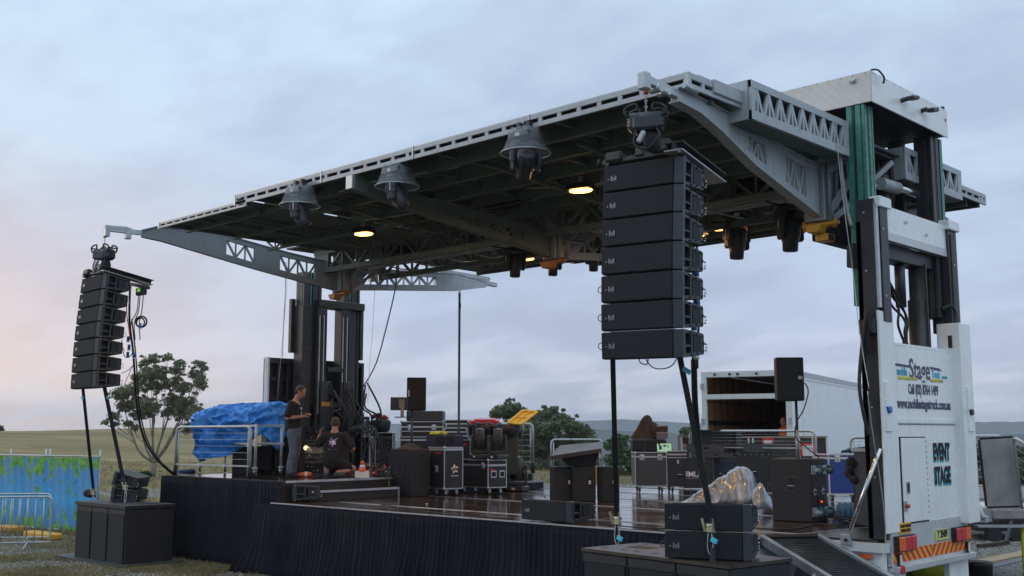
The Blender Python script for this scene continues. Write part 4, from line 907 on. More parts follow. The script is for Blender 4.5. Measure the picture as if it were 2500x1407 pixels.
mb.hexa([Q(-.01, -.01), Q(Lq + .01, -.01), Q(Lq + .01, 1.0), Q(-.01, 1.0), Q(-.01, -.01, .035), Q(Lq + .01, -.01, .035), Q(Lq + .01, 1.0, .035), Q(-.01, 1.0, .035)], M_lidtop)
for a in (.25, .95, 1.6):
    mb.hexa([Q(a, .45, .030), Q(a + .32, .45, .030), Q(a + .32, .7, .030), Q(a, .7, .030), Q(a, .45, .0375), Q(a + .32, .45, .0375), Q(a + .32, .7, .0375), Q(a, .7, .0375)], M_dark)
for a in (.12, .42, .62, .9, 1.15): 
    for b_ in (.2, .85): mb.hexa([Q(a, b_, .03), Q(a + .09, b_, .03), Q(a + .09, b_ + .03, .03), Q(a, b_ + .03, .03), Q(a, b_, .038), Q(a + .09, b_, .038), Q(a + .09, b_ + .03, .038), Q(a, b_ + .03, .038)], M_dark)
solo('stack_lid', mb, 'worn brown slotted board lying on top of the right floor block of subwoofers', 'board')
FLl = at(187, 1233, Z=1.08); FMl = Vector((-19.23, 9.86, 0)); FRl = at(408, 1236, Z=1.08)
FLg = at(180, 1362, Z=0); FMg = at(300, 1384, Z=0)
stack3(tuple(FLg.xy), tuple(FMg.xy), .98, 1.02, 'subwoofers standing in front of the left end of the stage', ['black subwoofer at the left of the left floor block, nearest the printed banner', 'black subwoofer in the middle of the left floor block', 'black subwoofer at the right of the left floor block, at its front corner'])
uu = (FMg - FLg).normalized(); vv = Vector((-uu.y, uu.x, 0)); c0 = Vector((FLg.x, FLg.y, 1.022)); Lq = (FMg - FLg).length; mb = MB()
mb.hexa([Q(-.02, -.02), Q(Lq + .02, -.02), Q(Lq + .02, 1.0), Q(-.02, 1.0), Q(-.02, -.02, .06), Q(Lq + .02, -.02, .06), Q(Lq + .02, 1.0, .06), Q(-.02, 1.0, .06)], M_cab)
solo('stack_lid', mb, 'black board lying on top of the left floor block of subwoofers', 'board')
mb = MB(); c0 = Vector((FLg.x, FLg.y, .0)); mb.hexa([Q(-.5, -.18, .0), Q(Lq + .22, -.22, .0), Q(Lq + .2, 1.1, .0), Q(-.4, 1.1, .0), Q(-.5, -.18, .035), Q(Lq + .22, -.22, .035), Q(Lq + .2, 1.1, .035), Q(-.4, 1.1, .035)], M_casew)
solo('base_board', mb, 'dark grey board on the grass under the left floor block', 'board')
LTOP = 1.085; RTOP = 1.10

# ================================================================== LINE ARRAYS
def make_lcab():
    """compact line array cabinet: origin bottom front centre, front toward -y, 0.91 wide, 0.28 high, 0.56 deep"""
    t_ = thing('line_array_speaker', '', 'line array speaker'); w = .455; D = .50; h = .286; k = .022
    prof = [(.03, 0), (D, k + .02), (D, h - k - .02), (.03, h)]
    mb = MB().prism([(a, b_) for a, b_ in prof], (w - .085, 0, 0), (0, 1, 0), (0, 0, 1), (2 * w - .17), M_cab, .006)
    # open side frame with dark recesses
    for s in (-1, 1):
        x = s * (w - .04)
        mb.box((x, .06, h / 2), (.075, .07, h - .012), M_cheek, None, .008).box((x, D - .04, h / 2), (.06, .07, h - 2 * k - .05), M_cheek, None, .006)
        mb.beam((x, .09, .022), (x, D - .02, k + .035), .06, .035, M_cheek, bev=.004).beam((x, .09, h - .022), (x, D - .02, h - k - .035), .06, .035, M_cheek, bev=.004)
        mb.box((x, .235, h / 2), (.06, .03, h - .05), M_cheek, None, .004).box((x - s * .004, .36, h / 2), (.055, .16, h - .1), M_cab, None, .004)
    mbc = mb; mb = MB()
    for s in (-1, 1):
        x = s * (w - .04); mb.box((x, .16, h * .42), (.05, .12, .022), M_casew, None, .004)
    part_each(t_, 'side_handle', mb)
    part(t_, 'grille', MB().bx(-w + .005, w - .095, -.006, .03, .01, h - .01, M_grille, .008))
    part(t_, 'front_cheek', MB().prism([(-.09, 0), (0, .03), (0, .05), (-.09, .035)], (w, 0, .006), (1, 0, 0), (0, 1, 0), -(h - .012), M_cheek, .003))
    mb = MB().torus((-w - .012, .02, h / 2), .035, .005, M_cheek, (0, 1, 0), 8, 5); part(t_, 'rigging_handle', mb)
    mb = MB()
    for (a, b_, c, d_) in ((0, .075, 0, .005), (0, .075, .07, .075), (0, .005, 0, .075), (.07, .075, 0, .075)): mb.bx(-w + .09 + a, -w + .09 + b_, -.0085, -.005, h / 2 - .04 + c, h / 2 - .04 + d_, M_faint)
    mb.beam((-w + .10, -.008, h / 2 + .02), (-w + .127, -.008, h / 2 - .01), .003, .005, M_galv).beam((-w + .155, -.008, h / 2 + .02), (-w + .127, -.008, h / 2 - .01), .003, .005, M_galv).beam((-w + .10, -.008, h / 2 - .03), (-w + .10, -.008, h / 2 + .02), .003, .005, M_galv).beam((-w + .155, -.008, h / 2 - .03), (-w + .155, -.008, h / 2 + .02), .003, .005, M_galv)
    mb.beam((-w + .10, -.008, h / 2 - .005), (-w + .127, -.008, h / 2 - .03), .003, .005, M_galv).beam((-w + .155, -.008, h / 2 - .005), (-w + .127, -.008, h / 2 - .03), .003, .005, M_galv).cyl((-w + .065, -.009, h / 2 - .01), (-w + .065, -.004, h / 2 - .01), .005, M_writ, n=8)
    part(t_, 'badge', mb)
    mb = mbc
    for s in (-1, 1):
        x = s * (w - .005)
        for y, z in ((.06, .01), (.06, h - .01), (.2, .03), (.2, h - .03), (.33, .05), (.33, h - .05), (.46, .07), (.46, h - .07)): mb.ball((x, y, z), .009, M_dark if y > .1 else M_galv, 6)
        mb.ball((x, .515, h * .28), .012, M_galv, 6).ball((x, .53, h * .38), .01, M_galv, 6).ball((x, .52, h * .5), .012, M_chrome, 6)
        mb.prism([(0, 0), (.04, .025), (0, .05)], (x + s * .002, .46, h / 2 - .02), (0, 1, 0), (0, 0, 1), .004 * s, M_dark)
    part(t_, 'cabinet', mbc)
    return t_
ordn = ['top', 'second', 'third', 'fourth', 'fifth', 'sixth', 'lowest']
LC = make_lcab(); used = []
def put_lcab(M4, label, grp):
    if not used:
        used.append(1); LC.matrix_world = M4
        for o in [LC] + [o for o in COL.objects if o.parent == LC]: ROOT[o.name] = M4.copy()
        LC['label'] = label; r = LC
    else: r = clone(LC, label, M4)
    r['group'] = grp; return r
def array(cx, cy, ztop, rz, side, tilts, grp, pitch=.291, roll=0.):
    z = ztop; off = 0
    base = TR((cx, cy, ztop), rz) @ Matrix.Rotation(roll, 4, 'Y'); y = 0; zz = 0; res = []
    for k, tl in enumerate(tilts):
        tl = R(tl)   # positive: face looks down
        zz -= pitch * math.cos(tl); y += pitch * math.sin(tl)
        M4 = base @ Matrix.Translation((0, y, zz)) @ Matrix.Rotation(tl, 4, 'X')
        put_lcab(M4, f'{ordn[k]} black speaker cabinet of the seven hanging in the {side} line array', grp); res.append(M4)
    return res
# right array, hung from the right support arm
c = at(1568, 395, Y=8.68)
RA = array(c.x, 8.68, at(1562, 393, Y=8.68).z, 0.12, 'large right hand', [-4, -3.5, -2.5, -1.5, -.5, 1, 2.5], 'hanging line array cabinets, right', .2875, R(.8))
cL = at(229, 672, Y=8.95)
LA = array(cL.x, 8.95, cL.z, 0.0, 'smaller left hand', [-6, -5.5, -5, -4, -3, -2, -1], 'hanging line array cabinets, left', .295, R(-1.5))
def make_fly(M4, label):
    t_ = thing('flying_frame', label, 'rigging frame', M4=M4, group='steel flying frames above the line arrays')
    part(t_, 'spine_beam', MB().bx(.36, .40, -.06, .92, .03, .115, M_blackst, .004).bx(.28, .48, -.06, .92, .105, .117, M_brownst).bx(.28, .48, -.06, .92, .02, .032, M_galv))
    part(t_, 'cross_bar', MB().bx(-.50, .36, .02, .10, .03, .09, M_brownst, .01).bx(-.45, -.25, -.02, .12, .04, .15, M_brownst, .02).bx(-.1, .0, -.0, .11, .06, .16, M_brownst, .01).bx(.1, .3, -.02, .12, .06, .2, M_brownst, .02).cyl((-.56, .06, .03), (-.56, .06, .12), .02, M_dark))
    part(t_, 'side_plate', MB().bx(-.44, -.40, 0, .5, .0, .05, M_blackst).bx(.40, .44, 0, .5, .0, .03, M_blackst))
    part(t_, 'pins', MB().ball((.43, -.02, .02), .02, M_chrome, 8).cyl((.2, .5, .0), (.36, .5, .08), .012, M_galv))
    return t_
make_fly(TR((c.x, 8.68, at(1562, 393, Y=8.68).z), 0.12, R(-9)), 'steel flying frame with long angled beam on top of the right line array')
make_fly(TR((cL.x, 8.95, cL.z), 0, R(-10)), 'steel flying frame with perforated beam on top of the left line array')
def make_hoist(M4, label, sc=1.):
    t_ = thing('chain_hoist', label, 'chain hoist', M4=M4 @ Matrix.Scale(sc, 4), group='motor chain hoists')
    mb = MB().box((0, 0, 0), (.42, .24, .20), M_cheek, None, .035).box((0, 0, -.02), (.30, .28, .18), M_cheek, None, .03)
    for k in range(4): mb.box((0, 0, -.06 + k * .04), (.44, .20, .008), M_dark, None)
    part(t_, 'motor_body', mb)
    mb = MB()
    for s in (-1, 1): mb.tube([(s * .20, -.11, .04), (s * .23, -.11, .14), (s * .10, -.11, .19), (s * .09, -.11, .10)], .016, M_rub, 6, 3).tube([(s * .20, .11, .04), (s * .23, .11, .14), (s * .10, .11, .19), (s * .09, .11, .10)], .016, M_rub, 6, 3).cyl((s * .21, -.11, .12), (s * .21, .11, .12), .014, M_rub, n=6)
    mb.bx(-.2, .2, -.02, .02, .11, .125, M_rub); part(t_, 'handle', mb)
    part(t_, 'load_hook', MB().torus((0, 0, .42), .045, .014, M_galv, (0, 1, 0), 12, 6, -2, 3).cyl((0, 0, .34), (0, 0, .38), .03, M_orange).cyl((0, 0, .46), (0, 0, .56), .015, M_galv))
    mb = MB()
    for k in range(8): mb.torus((0, 0, .12 + k * .033), .014, .005, M_chrome, (1, 0, 0) if k % 2 else (0, 1, 0), 8, 4)
    part(t_, 'chain', mb)
    part(t_, 'chain_bag', MB().loft([((.06, 0, -.1), .07), ((.06, 0, -.2), .10), ((.07, 0, -.32), .09), ((.07, 0, -.36), .02)], M_strap, 12))
    part(t_, 'control_cable', MB().tube([(-.1, -.12, -.1), (-.12, -.15, -.28), (.02, -.15, -.34), (.16, -.14, -.2), (.12, -.1, -.08)], .012, M_cable, 6, 5).box((-.04, -.14, -.2), (.06, .06, .15), M_galv, Matrix.Rotation(.5, 3, 'Y'), .015))
    return t_
hp_ = at(1578, 300, Y=8.4); make_hoist(TR(hp_, .5), 'black motor chain hoist with chrome plug above the right line array', .86)
hp2 = at(254, 622, Y=9.0); make_hoist(TR(hp2, .3), 'black motor chain hoist above the left line array', .92)
def shackle(p, q, label, grp='short chains to the support arms'):
    p = Vector(p); q = Vector(q); mb = MB(); n = max(3, int((q - p).length / .05))
    for k in range(n): mb.torus(p.lerp(q, (k + .5) / n), .024, .009, M_galv, (1, 0, 0) if k % 2 else (0, 1, 0), 10, 5)
    return solo('hoist_chain', mb, label, 'chain', group=grp)
shackle(hp_ + Vector((0, 0, .44)), (-6.08, 8.22, 5.72), 'short chain linking the right hoist to the right support arm')
shackle(hp2 + Vector((0, 0, .50)), (HL.x, HL.y, HL.z), 'short chain linking the left hoist to the tip of the left support arm')

# speakers lying on the floor stacks and deck (same cabinets)
GR = 'spare line array cabinets set down as front fills'
o_, w_, h_ = fit(1640, 1835, 1290, 1362, RTOP, .10)
rz_ = math.atan2((at(1835, 1372, Z=RTOP) - at(1640, 1360, Z=RTOP)).y, (at(1835, 1372, Z=RTOP) - at(1640, 1360, Z=RTOP)).x)
pb = at(1728, 1368, Z=RTOP)
put_lcab(TR((pb.x, pb.y, RTOP), .40), 'lower black speaker of the pair stacked on the right floor block', GR)
put_lcab(TR((pb.x, pb.y + .005, RTOP + .292), .40), 'upper black speaker of the pair stacked on the right floor block', GR)
pb = at(1342, 1277, Z=1.2); put_lcab(TR((pb.x - .08, pb.y, 1.215), -.02), 'black speaker cabinet lying alone on the front edge of the deck, centre', GR)
pb = at(695, 1226, Z=1.2); put_lcab(TR((pb.x - .28, pb.y + .33, 1.215), -.60), 'black speaker cabinet lying at the left corner of the deck below the wing', GR)
pb = at(262, 1222, Z=LTOP); LCp = pb
put_lcab(TR((pb.x + .1, pb.y + .12, LTOP + .01), -.75) @ Matrix.Rotation(R(-6), 4, 'X'), 'lower black speaker of the tilted pair on the left floor block', GR)
put_lcab(TR((pb.x + .08, pb.y + .14, LTOP + .32), -.75) @ Matrix.Rotation(R(-13), 4, 'X'), 'upper tilted black speaker of the pair on the left floor block', GR)

# ratchet straps
def strap(name_pts, label, w=.05, tape=None, buckle=None, cat='ratchet strap', m=None):
    t_ = thing('ratchet_strap', label, cat, name_pts[-1], group='ratchet straps'); mb = MB(); 
    for a, b_ in zip(name_pts, name_pts[1:]): mb.beam(a, b_, w, .008, m or M_strap, up=tuple(rtv.cross(Vector((0, 0, 1)))))
    part(t_, 'webbing', mb, True)
    if buckle is not None:
        p = Vector(buckle); mb = MB().box(p, (.09, .03, .08), M_yelw, None, .01).cyl(p + Vector((-.06, 0, .02)), p + Vector((.06, 0, .02)), .018, M_chrome, n=10).cyl(p + Vector((-.06, 0, -.04)), p + Vector((.06, 0, -.04)), .014, M_galv, n=8)
        mb.beam(p + Vector((-.055, -.01, -.04)), p + Vector((-.07, -.04, .09)), .008, .025, M_yelw).beam(p + Vector((.055, -.01, -.04)), p + Vector((.06, -.04, .09)), .008, .025, M_yelw); part(t_, 'ratchet', mb, True)
        part(t_, 'hook', MB().tube([p + Vector((-.02, 0, -.06)), p + Vector((-.035, 0, -.2)), p + Vector((.0, 0, -.28)), p + Vector((.035, 0, -.2)), p + Vector((.02, 0, -.06))], .006, M_galv, 6, 3), True)
    if tape is not None: part(t_, 'blue_tag', MB().box(tape, (.08, .02, .05), M_lblue, Matrix.Rotation(.4, 3, 'Y'), .004), True)
    return t_
M_yelw = mat('zinc_plated_steel', (.52, .47, .30), .4, .6, var=.15)
s0 = at(1496, 875, Y=9.05); s1 = at(1505, 1255, Y=9.9); s2 = at(1506, 1340, Z=1.1)
strap([s0, s1, Vector((s1.x, s1.y, s2.z + .15))], 'black ratchet strap holding the left foot of the right line array to the floor block', .055, at(1513, 1315, Y=9.8), at(1506, 1270, Y=9.84))
s0 = at(1657, 858, Y=9.2); s1 = at(1738, 1270, Y=9.75); s2 = at(1742, 1335, Y=9.75)
strap([s0, s0.lerp(s1, .25), s1, s2], 'thick black ratchet strap slanting down across the paired speakers from the right line array', .06, at(1743, 1320, Y=9.70), at(1733, 1288, Y=9.72))
part(COL.objects['ratchet_strap.001'], 'top_hook', MB().tube([s0 + Vector((-.03, 0, -.05)), s0 + Vector((-.03, 0, .06)), s0 + Vector((0, 0, .13)), s0 + Vector((.03, 0, .06)), s0 + Vector((.03, 0, -.05))], .008, M_galv, 6, 3), True)
part(COL.objects['ratchet_strap.001'], 'loose_tail', MB().tube([s2, s2 + Vector((.02, -.05, -.14)), s2 + Vector((.06, -.06, -.2)), s2 + Vector((.10, -.03, -.24)), s2 + Vector((.07, 0, -.28))], .035, M_strap, 6, 4), True)
part(COL.objects['ratchet_strap.001'], 'blue_tape', MB().box(at(1676, 905, Y=9.25), (.11, .015, .05), M_lblue, Matrix.Rotation(.5, 3, 'Y'), .004), True)
s0 = at(201, 935, Y=9.2); s1 = at(228, 1195, Y=10.0)
strap([s0, s1, at(231, 1215, Y=10.0)], 'black ratchet strap holding the left foot of the left line array', .06, at(201, 972, Y=9.2), at(229, 1203, Y=9.98))
s0 = at(253, 936, Y=9.3); s1 = at(300, 1165, Y=9.7)
strap([s0, s1, at(310, 1210, Y=9.7)], 'black ratchet strap in front of the tilted speaker pair at left, with blue tape', .07, at(263, 971, Y=9.32), at(307, 1190, Y=9.6))
s0 = at(1122, 715, X=-16.95); s1 = at(1120, 1060, X=-16.9)
strap([s0, s1], 'long blue grey tension strap dropping straight from the rear swing arm behind the cases', .05, m=mat('blue_grey_webbing', (.05, .085, .14), .7, 0, var=.15))
part(COL.objects['ratchet_strap.004'], 'hook', MB().torus(s0 + Vector((0, 0, .04)), .03, .008, M_galv, (0, 1, 0)).torus(s0 + Vector((0, 0, .10)), .025, .008, M_galv, (1, 0, 0)).box(s0 + Vector((.02, 0, -.28)), (.03, .03, .1), M_strap), True)
# cables of the arrays
pl = [at(1690, 400, Y=9.3), at(1693, 520, Y=9.32), at(1692, 640, Y=9.33), at(1697, 760, Y=9.34), at(1693, 850, Y=9.35), at(1693, 900, Y=9.4)]
lm = thing('cable_loom', 'black cable bundle with blue plugs hanging behind the right line array', 'cable bundle', pl[-1])
part(lm, 'cables', MB().tube(pl, .02, M_cable, 6, 5).tube([p + Vector((.05, 0, 0)) for p in pl], .012, M_cable, 6, 5).tube([at(1692, 450, Y=9.3), at(1708, 490, Y=9.3), at(1712, 515, Y=9.3), at(1700, 523, Y=9.3), at(1692, 515, Y=9.3)], .008, M_cable, 5, 5).tube([at(1690, 590, Y=9.3), at(1702, 680, Y=9.3), at(1700, 800, Y=9.3), at(1706, 812, Y=9.3), at(1698, 830, Y=9.3)], .01, M_cable, 5, 5), True)
for y in (669, 738, 800, 862):
    p = at(1700 if y != 800 else 1694, y, Y=9.28); part(lm, 'plug', MB().cyl(p + Vector((0, 0, .06)), p - Vector((0, 0, .03)), .028, M_blue, n=12).cyl(p - Vector((0, 0, .03)), p - Vector((0, 0, .06)), .032, M_writ, n=12).cyl(p + Vector((0, 0, .06)), p + Vector((0, 0, .08)), .018, M_writ, n=10), True)
pl = [at(1694, 880, Y=9.4), at(1698, 1000, Y=9.7), at(1712, 1130, Y=10.6), at(1728, 1215, Y=11.5)]
cable(pl, .032, 'thick black cable running down behind the slanting strap to the deck', sub=6, n=8)
cable([at(1560, 868, Y=8.9), at(1563, 885, Y=8.9), at(1578, 890, Y=8.9), at(1582, 876, Y=8.9), at(1572, 868, Y=8.9), at(1590, 895, Y=8.9), at(1615, 901, Y=8.95), at(1640, 893, Y=9), at(1655, 870, Y=9.1)], .006, 'thin looped cable dangling under the lowest cabinet of the right line array', sub=6)
lm = thing('cable_loom', 'black cable bundle with blue plugs and coil behind the left line array', 'cable bundle', at(335, 1100, Y=10))
pl = [at(318, 690, Y=9.6), at(316, 780, Y=9.6), at(324, 850, Y=9.65), at(328, 900, Y=9.7), at(334, 990, Y=9.9), at(352, 1070, Y=10.3), at(385, 1125, Y=10.9), at(425, 1160, Y=11.35)]
mb = MB().tube(pl, .02, M_cable, 6, 6).tube([p + Vector((.05, .02, .0)) for p in pl[1:]], .013, M_cable, 6, 6)
for a, b_ in ((338, 310), (342, 318), (350, 330)): mb.tube([at(a, 722, Y=9.7), at(a - 4, 760, Y=9.7), at(b_ + 10, 790, Y=9.65), at(b_ + 12, 830, Y=9.6)], .009, M_cable, 5, 5)
mb.torus(at(345, 786, Y=9.7), .10, .016, M_cable, tuple(fwv), 18, 6).torus(at(343, 788, Y=9.72), .085, .014, M_cable, tuple(fwv + rtv * .3), 18, 6)
mb.tube([at(297, 830, Y=9.5), at(303, 868, Y=9.5), at(315, 872, Y=9.55), at(325, 860, Y=9.6)], .008, M_cable, 5, 5).tube([at(296, 912, Y=9.5), at(312, 905, Y=9.55), at(325, 892, Y=9.6)], .007, M_cable, 5, 5).tube([at(325, 892, Y=9.6), at(312, 920, Y=9.55), at(303, 940, Y=9.5)], .006, M_cable, 5, 5)
part(lm, 'cables', mb, True)
mb = MB().tube([at(312, 725, Y=9.55), at(309, 760, Y=9.55), at(314, 800, Y=9.55), at(318, 830, Y=9.6)], .009, M_orange, 5, 5); part(lm, 'orange_cable', mb, True)
for x, y in ((313, 828), (315, 848), (312, 866), (329, 868), (342, 796)):
    p = at(x, y, Y=9.6); part(lm, 'plug', MB().cyl(p + Vector((0, 0, .05)), p - Vector((0, 0, .04)), .026, M_blue, n=10).cyl(p - Vector((0, 0, .04)), p - Vector((0, 0, .06)), .03, M_writ, n=10), True)
p = at(345, 712, Y=9.65); mb = MB().box(p, (.26, .1, .14), M_blackst, None, .015).box(p + Vector((0, -.05, .02)), (.1, .02, .06), mat('green_led', (.1, .3, .05), .4, emit=(.3, .8, .1), es=.5)).beam(at(302, 690, Y=9.6), at(363, 703, Y=9.6), .05, .06, M_brownst)
solo('splitter_box', mb, 'small black power splitter with green light beside the left line array', 'power box')
for k, M4 in enumerate(LA):
    pass
# cables hanging from the roof
cable([at(696, 640, Y=12.0), at(697, 700, Y=12), at(692, 800, Y=12), at(690, 872, Y=12)], .006, 'black cable hanging in front of the left mast, from roof to head board', sub=3)
cable([at(700, 640, Y=12.1), at(700, 700, Y=12.1), at(694, 780, Y=12.1), at(676, 985, Y=12.1)], .004, 'thin grey line hanging left of the left mast', m=M_galv, sub=3)
cable([at(968, 650, X=-16.6), at(966, 700, X=-16.6), at(943, 800, X=-16.8), at(918, 888, X=-17), at(885, 948, X=-17.3)], .013, 'black cable pair sweeping from the roof to the right edge of the head board', sub=6)
cable([at(915, 705, X=-16.9), at(910, 800, X=-16.9), at(902, 900, X=-16.9), at(898, 985, X=-16.9)], .004, 'thin line hanging between the left mast and the blue strap', m=M_galv, sub=3)
cable([at(2042, 300, X=-5.86), at(2048, 400, X=-5.86), at(2068, 560, X=-5.8), at(2082, 660, X=-5.8), at(2095, 780, X=-5.75), at(2108, 870, X=-5.7), at(2122, 950, X=-5.6)], .005, 'thin grey line hanging from the roof end past the yellow bracket', m=M_galv, sub=5)
cable([at(2117, 755, Y=12.0), at(2104, 850, Y=11.95), at(2098, 940, Y=11.9), at(2108, 1010, Y=11.9), at(2122, 1065, Y=11.95)], .022, 'thick black cable bowing out beside the near leg of the right mast', sub=6, n=8)
cable([at(2112, 760, Y=12.0), at(2110, 860, Y=11.98), at(2096, 930, Y=11.95), at(2112, 1020, Y=11.95), at(2118, 1060, Y=12)], .014, 'black cable twined with the thick one beside the right mast', sub=6, n=8)
cable([at(2118, 955, X=-5.5), at(2128, 1040, X=-5.5), at(2150, 1180, X=-5.5), at(2162, 1290, X=-5.48), at(2158, 1350, X=-5.5), at(2147, 1385, X=-5.5)], .006, 'thin grey cable running down the left edge of the white truck rear', m=M_galv, sub=5)
# thin stuff on deck
cable([at(1430, 1270, Z=1.215), at(1520, 1285, Z=1.215), at(1600, 1290, Z=1.215), at(1640, 1291, Z=1.215)], .009, 'black cable lying along the front edge of the deck', sub=6)
cable([at(1845, 1290, Z=1.215), at(1930, 1292, Z=1.215), at(1990, 1280, Z=1.215), at(2060, 1284, Z=1.215), at(2100, 1275, Z=1.215)], .011, 'black cable lying on the deck behind the ramp', sub=6)
cable([at(760, 1205, Z=1.215), at(790, 1222, Z=1.212), at(900, 1228, Z=1.21), at(1050, 1250, Z=1.21), at(1160, 1262, Z=1.21), at(1255, 1266, Z=1.21)], .008, 'black cable lying along the deck front at left', sub=6)

# ================================================================== LIGHTS UNDER THE ROOF
def flood(p, label, rz=0., tilt=0., sc=1.):
    t_ = thing('floodlight', label, 'floodlight', M4=TR(p, rz) @ Matrix.Rotation(tilt, 4, 'X') @ Matrix.Scale(sc, 4), group='lit floodlights under the roof')
    part(t_, 'housing', MB().prism([(-.12, 0), (.12, 0), (.07, .09), (-.07, .09)], (.17, 0, .012), (0, 1, 0), (0, 0, 1), .34, M_blackst).bx(-.02, .02, -.02, .02, .1, .2, M_galv))
    part(t_, 'lamp_glass', MB().loft([((0, 0, .012), .001), ((0, 0, .012), .13), ((0, 0, -.015), .11), ((0, 0, -.03), .001)], M_lamp, 16) if False else MB().ball((0, 0, 0), (.165, .125, .022), M_lamp, 16))
    lt = bpy.data.lights.new('lamp', 'AREA'); lt.shape = 'RECTANGLE'; lt.size = .3; lt.size_y = .2; lt.energy = 38; lt.color = (1, .52, .18); lo_ = bpy.data.objects.new('lamp_light', lt); COL.objects.link(lo_); lo_.parent = t_; lo_.location = (0, 0, -.03)
    return t_
for x, y, z, lab, rz, tl in ((888, 572, 5.60, 'lit amber floodlight under the left part of the roof', .2, R(0)), (1418, 466, 5.62, 'largest lit amber floodlight under mid roof, left of the big line array', .2, R(0)),
                            (1755, 559, 5.52, 'lit amber floodlight under the rear roof to the right of the big line array', .5, 0), (1282, 633, 5.50, 'small lit amber floodlight far under the rear roof beside a hanging spotlight', .5, 0)):
    flood(at(x, y, Z=z), lab, rz, tl)
p_ = at(1696, 575, Z=5.45); flood(p_, 'lit amber floodlight mostly hidden behind the right edge of the big line array', 1.2, 0)
M_clear = mat('clear_rain_plastic', (.40, .45, .50), .12, 0, var=.1, scale=20, bump=.9, bscale=30, alpha=.24)
M_moving = mat('moving_light_plastic', (.045, .05, .06), .42, 0, var=.2)
M_lens = mat('lens_glass', (.02, .02, .03), .08, 0, var=.1, coat=1.)
def head_mesh(mb, M4, s=1.):
    """barrel of a moving light along +z of M4"""
    prof = [(0, .001), (0, .105), (.02, .12), (.16, .125), (.25, .115), (.30, .095), (.40, .09), (.41, .075), (.395, .07)]
    mb.loft([(M4 @ Vector((0, 0, a * s - .17 * s)), r * s) for a, r in prof], M_moving, 18)
    for k in range(10): a = k * .628; mb.beam(M4 @ Vector((math.cos(a) * .12 * s, math.sin(a) * .12 * s, -.14 * s)), M4 @ Vector((math.cos(a) * .12 * s, math.sin(a) * .12 * s, .04 * s)), .012, .012, M_dark)
    mb.loft([(M4 @ Vector((0, 0, .222 * s)), .001), (M4 @ Vector((0, 0, .222 * s)), .07 * s)], M_lens, 16, False)
def moving(M4, label, up=False, cover=False, tilt=.4, pan=0., s=1., grp='moving spotlights'):
    """origin at the base plate; hangs down (-z) unless up"""
    t_ = thing('moving_light', label, 'moving light', M4=M4 if not up else M4 @ Matrix.Rotation(math.pi, 4, 'X'), group=grp)
    part(t_, 'base', MB().box((0, 0, -.05 * s), (.36 * s, .30 * s, .10 * s), M_moving, None, .02 * s).box((0, -.15 * s, -.05 * s), (.07 * s, .01, .04 * s), M_writ).box((0, .15 * s, -.05 * s), (.07 * s, .01, .04 * s), M_writ))
    rp_ = Matrix.Rotation(pan, 4, 'Z'); mb = MB(); T_ = lambda x, y, z: rp_ @ Vector((x * s, y * s, z * s)); R3 = rp_.to_3x3()
    mb.box(T_(0, 0, -.135), (.34 * s, .13 * s, .07 * s), M_moving, R3, .02 * s)
    for q in (-1, 1):
        mb.box(T_(q * .165, 0, -.26), (.05 * s, .15 * s, .26 * s), M_moving, R3, .015 * s).box(T_(q * .16, 0, -.42), (.055 * s, .12 * s, .14 * s), M_moving, R3, .025 * s)
        mb.box(T_(q * .193, 0, -.30), (.004, .012, .11 * s), M_writ, R3)
    part(t_, 'yoke', mb)
    mb = MB(); head_mesh(mb, rp_ @ Matrix.Translation((0, 0, -.38 * s)) @ Matrix.Rotation(tilt, 4, 'X') @ Matrix.Rotation(math.pi, 4, 'X'), s); part(t_, 'head', mb)
    if cover:
        mb = MB(); random.seed(int(M4.translation.x * 10)); rows = []
        for i, (z, r) in enumerate(((.02, .02), (.02, .19), (-.05, .205), (-.13, .215), (-.2, .245), (-.235, .28), (-.245, .285))):
            rows.append([Vector((math.cos(a) * r * (1 + .05 * math.sin(a * 7 + i)) , math.sin(a) * r * (1 + .05 * math.sin(a * 7 + i)), z + .012 * math.sin(a * 11 + i * 2) + .004)) for a in [2 * math.pi * k / 36 for k in range(36)]])
        mb.grid(rows, M_clear, True, True); cv = part(t_, 'rain_cover', mb)
        part(cv, 'rim_wire', MB().torus((0, 0, -.245), .285, .008, M_galv, (0, 0, 1), 30, 5))
        part(t_, 'clamp', MB().bx(-.1, -.05, -.05, .05, .0, .12, M_blackst).bx(.05, .1, -.05, .05, .0, .12, M_blackst))
    return t_
for x, y, Yp, lab, tl, pn in ((733, 467, 9.75, 'black moving spotlight in a clear plastic rain cover, leftmost under the roof', -.5, 2.0), (970, 417, 9.75, 'black moving spotlight in clear rain cover, second from left, above the middle arm', -.6, 1.9), (1283, 330, 9.75, 'black moving spotlight in a clear plastic rain cover with its yoke facing the front', .9, .9)):
    moving(TR(at(x, y - 6, Z=5.80), .0), lab, False, True, tl, pn, .92, 'rain covered moving spotlights at the front of the roof')
for x, y, s_, lab in ((1258, 592, 1.0, 'dark moving spotlight hanging left of the small rear floodlight'), (1350, 598, .9, 'dark moving spotlight hanging behind the middle yellow bracket'), (1449, 590, .85, 'dark moving spotlight hanging just left of the big line array'),
                      (1797, 520, 1.15, 'dark moving spotlight hanging beside the rear floodlight, right of the big line array'), (1927, 490, 1.2, 'dark moving spotlight hanging nearest the right yellow bracket')):
    moving(TR(at(x, y, Z=5.72), .6), lab, False, False, .05, .7, s_, 'bare moving spotlights hanging at the rear of the roof')

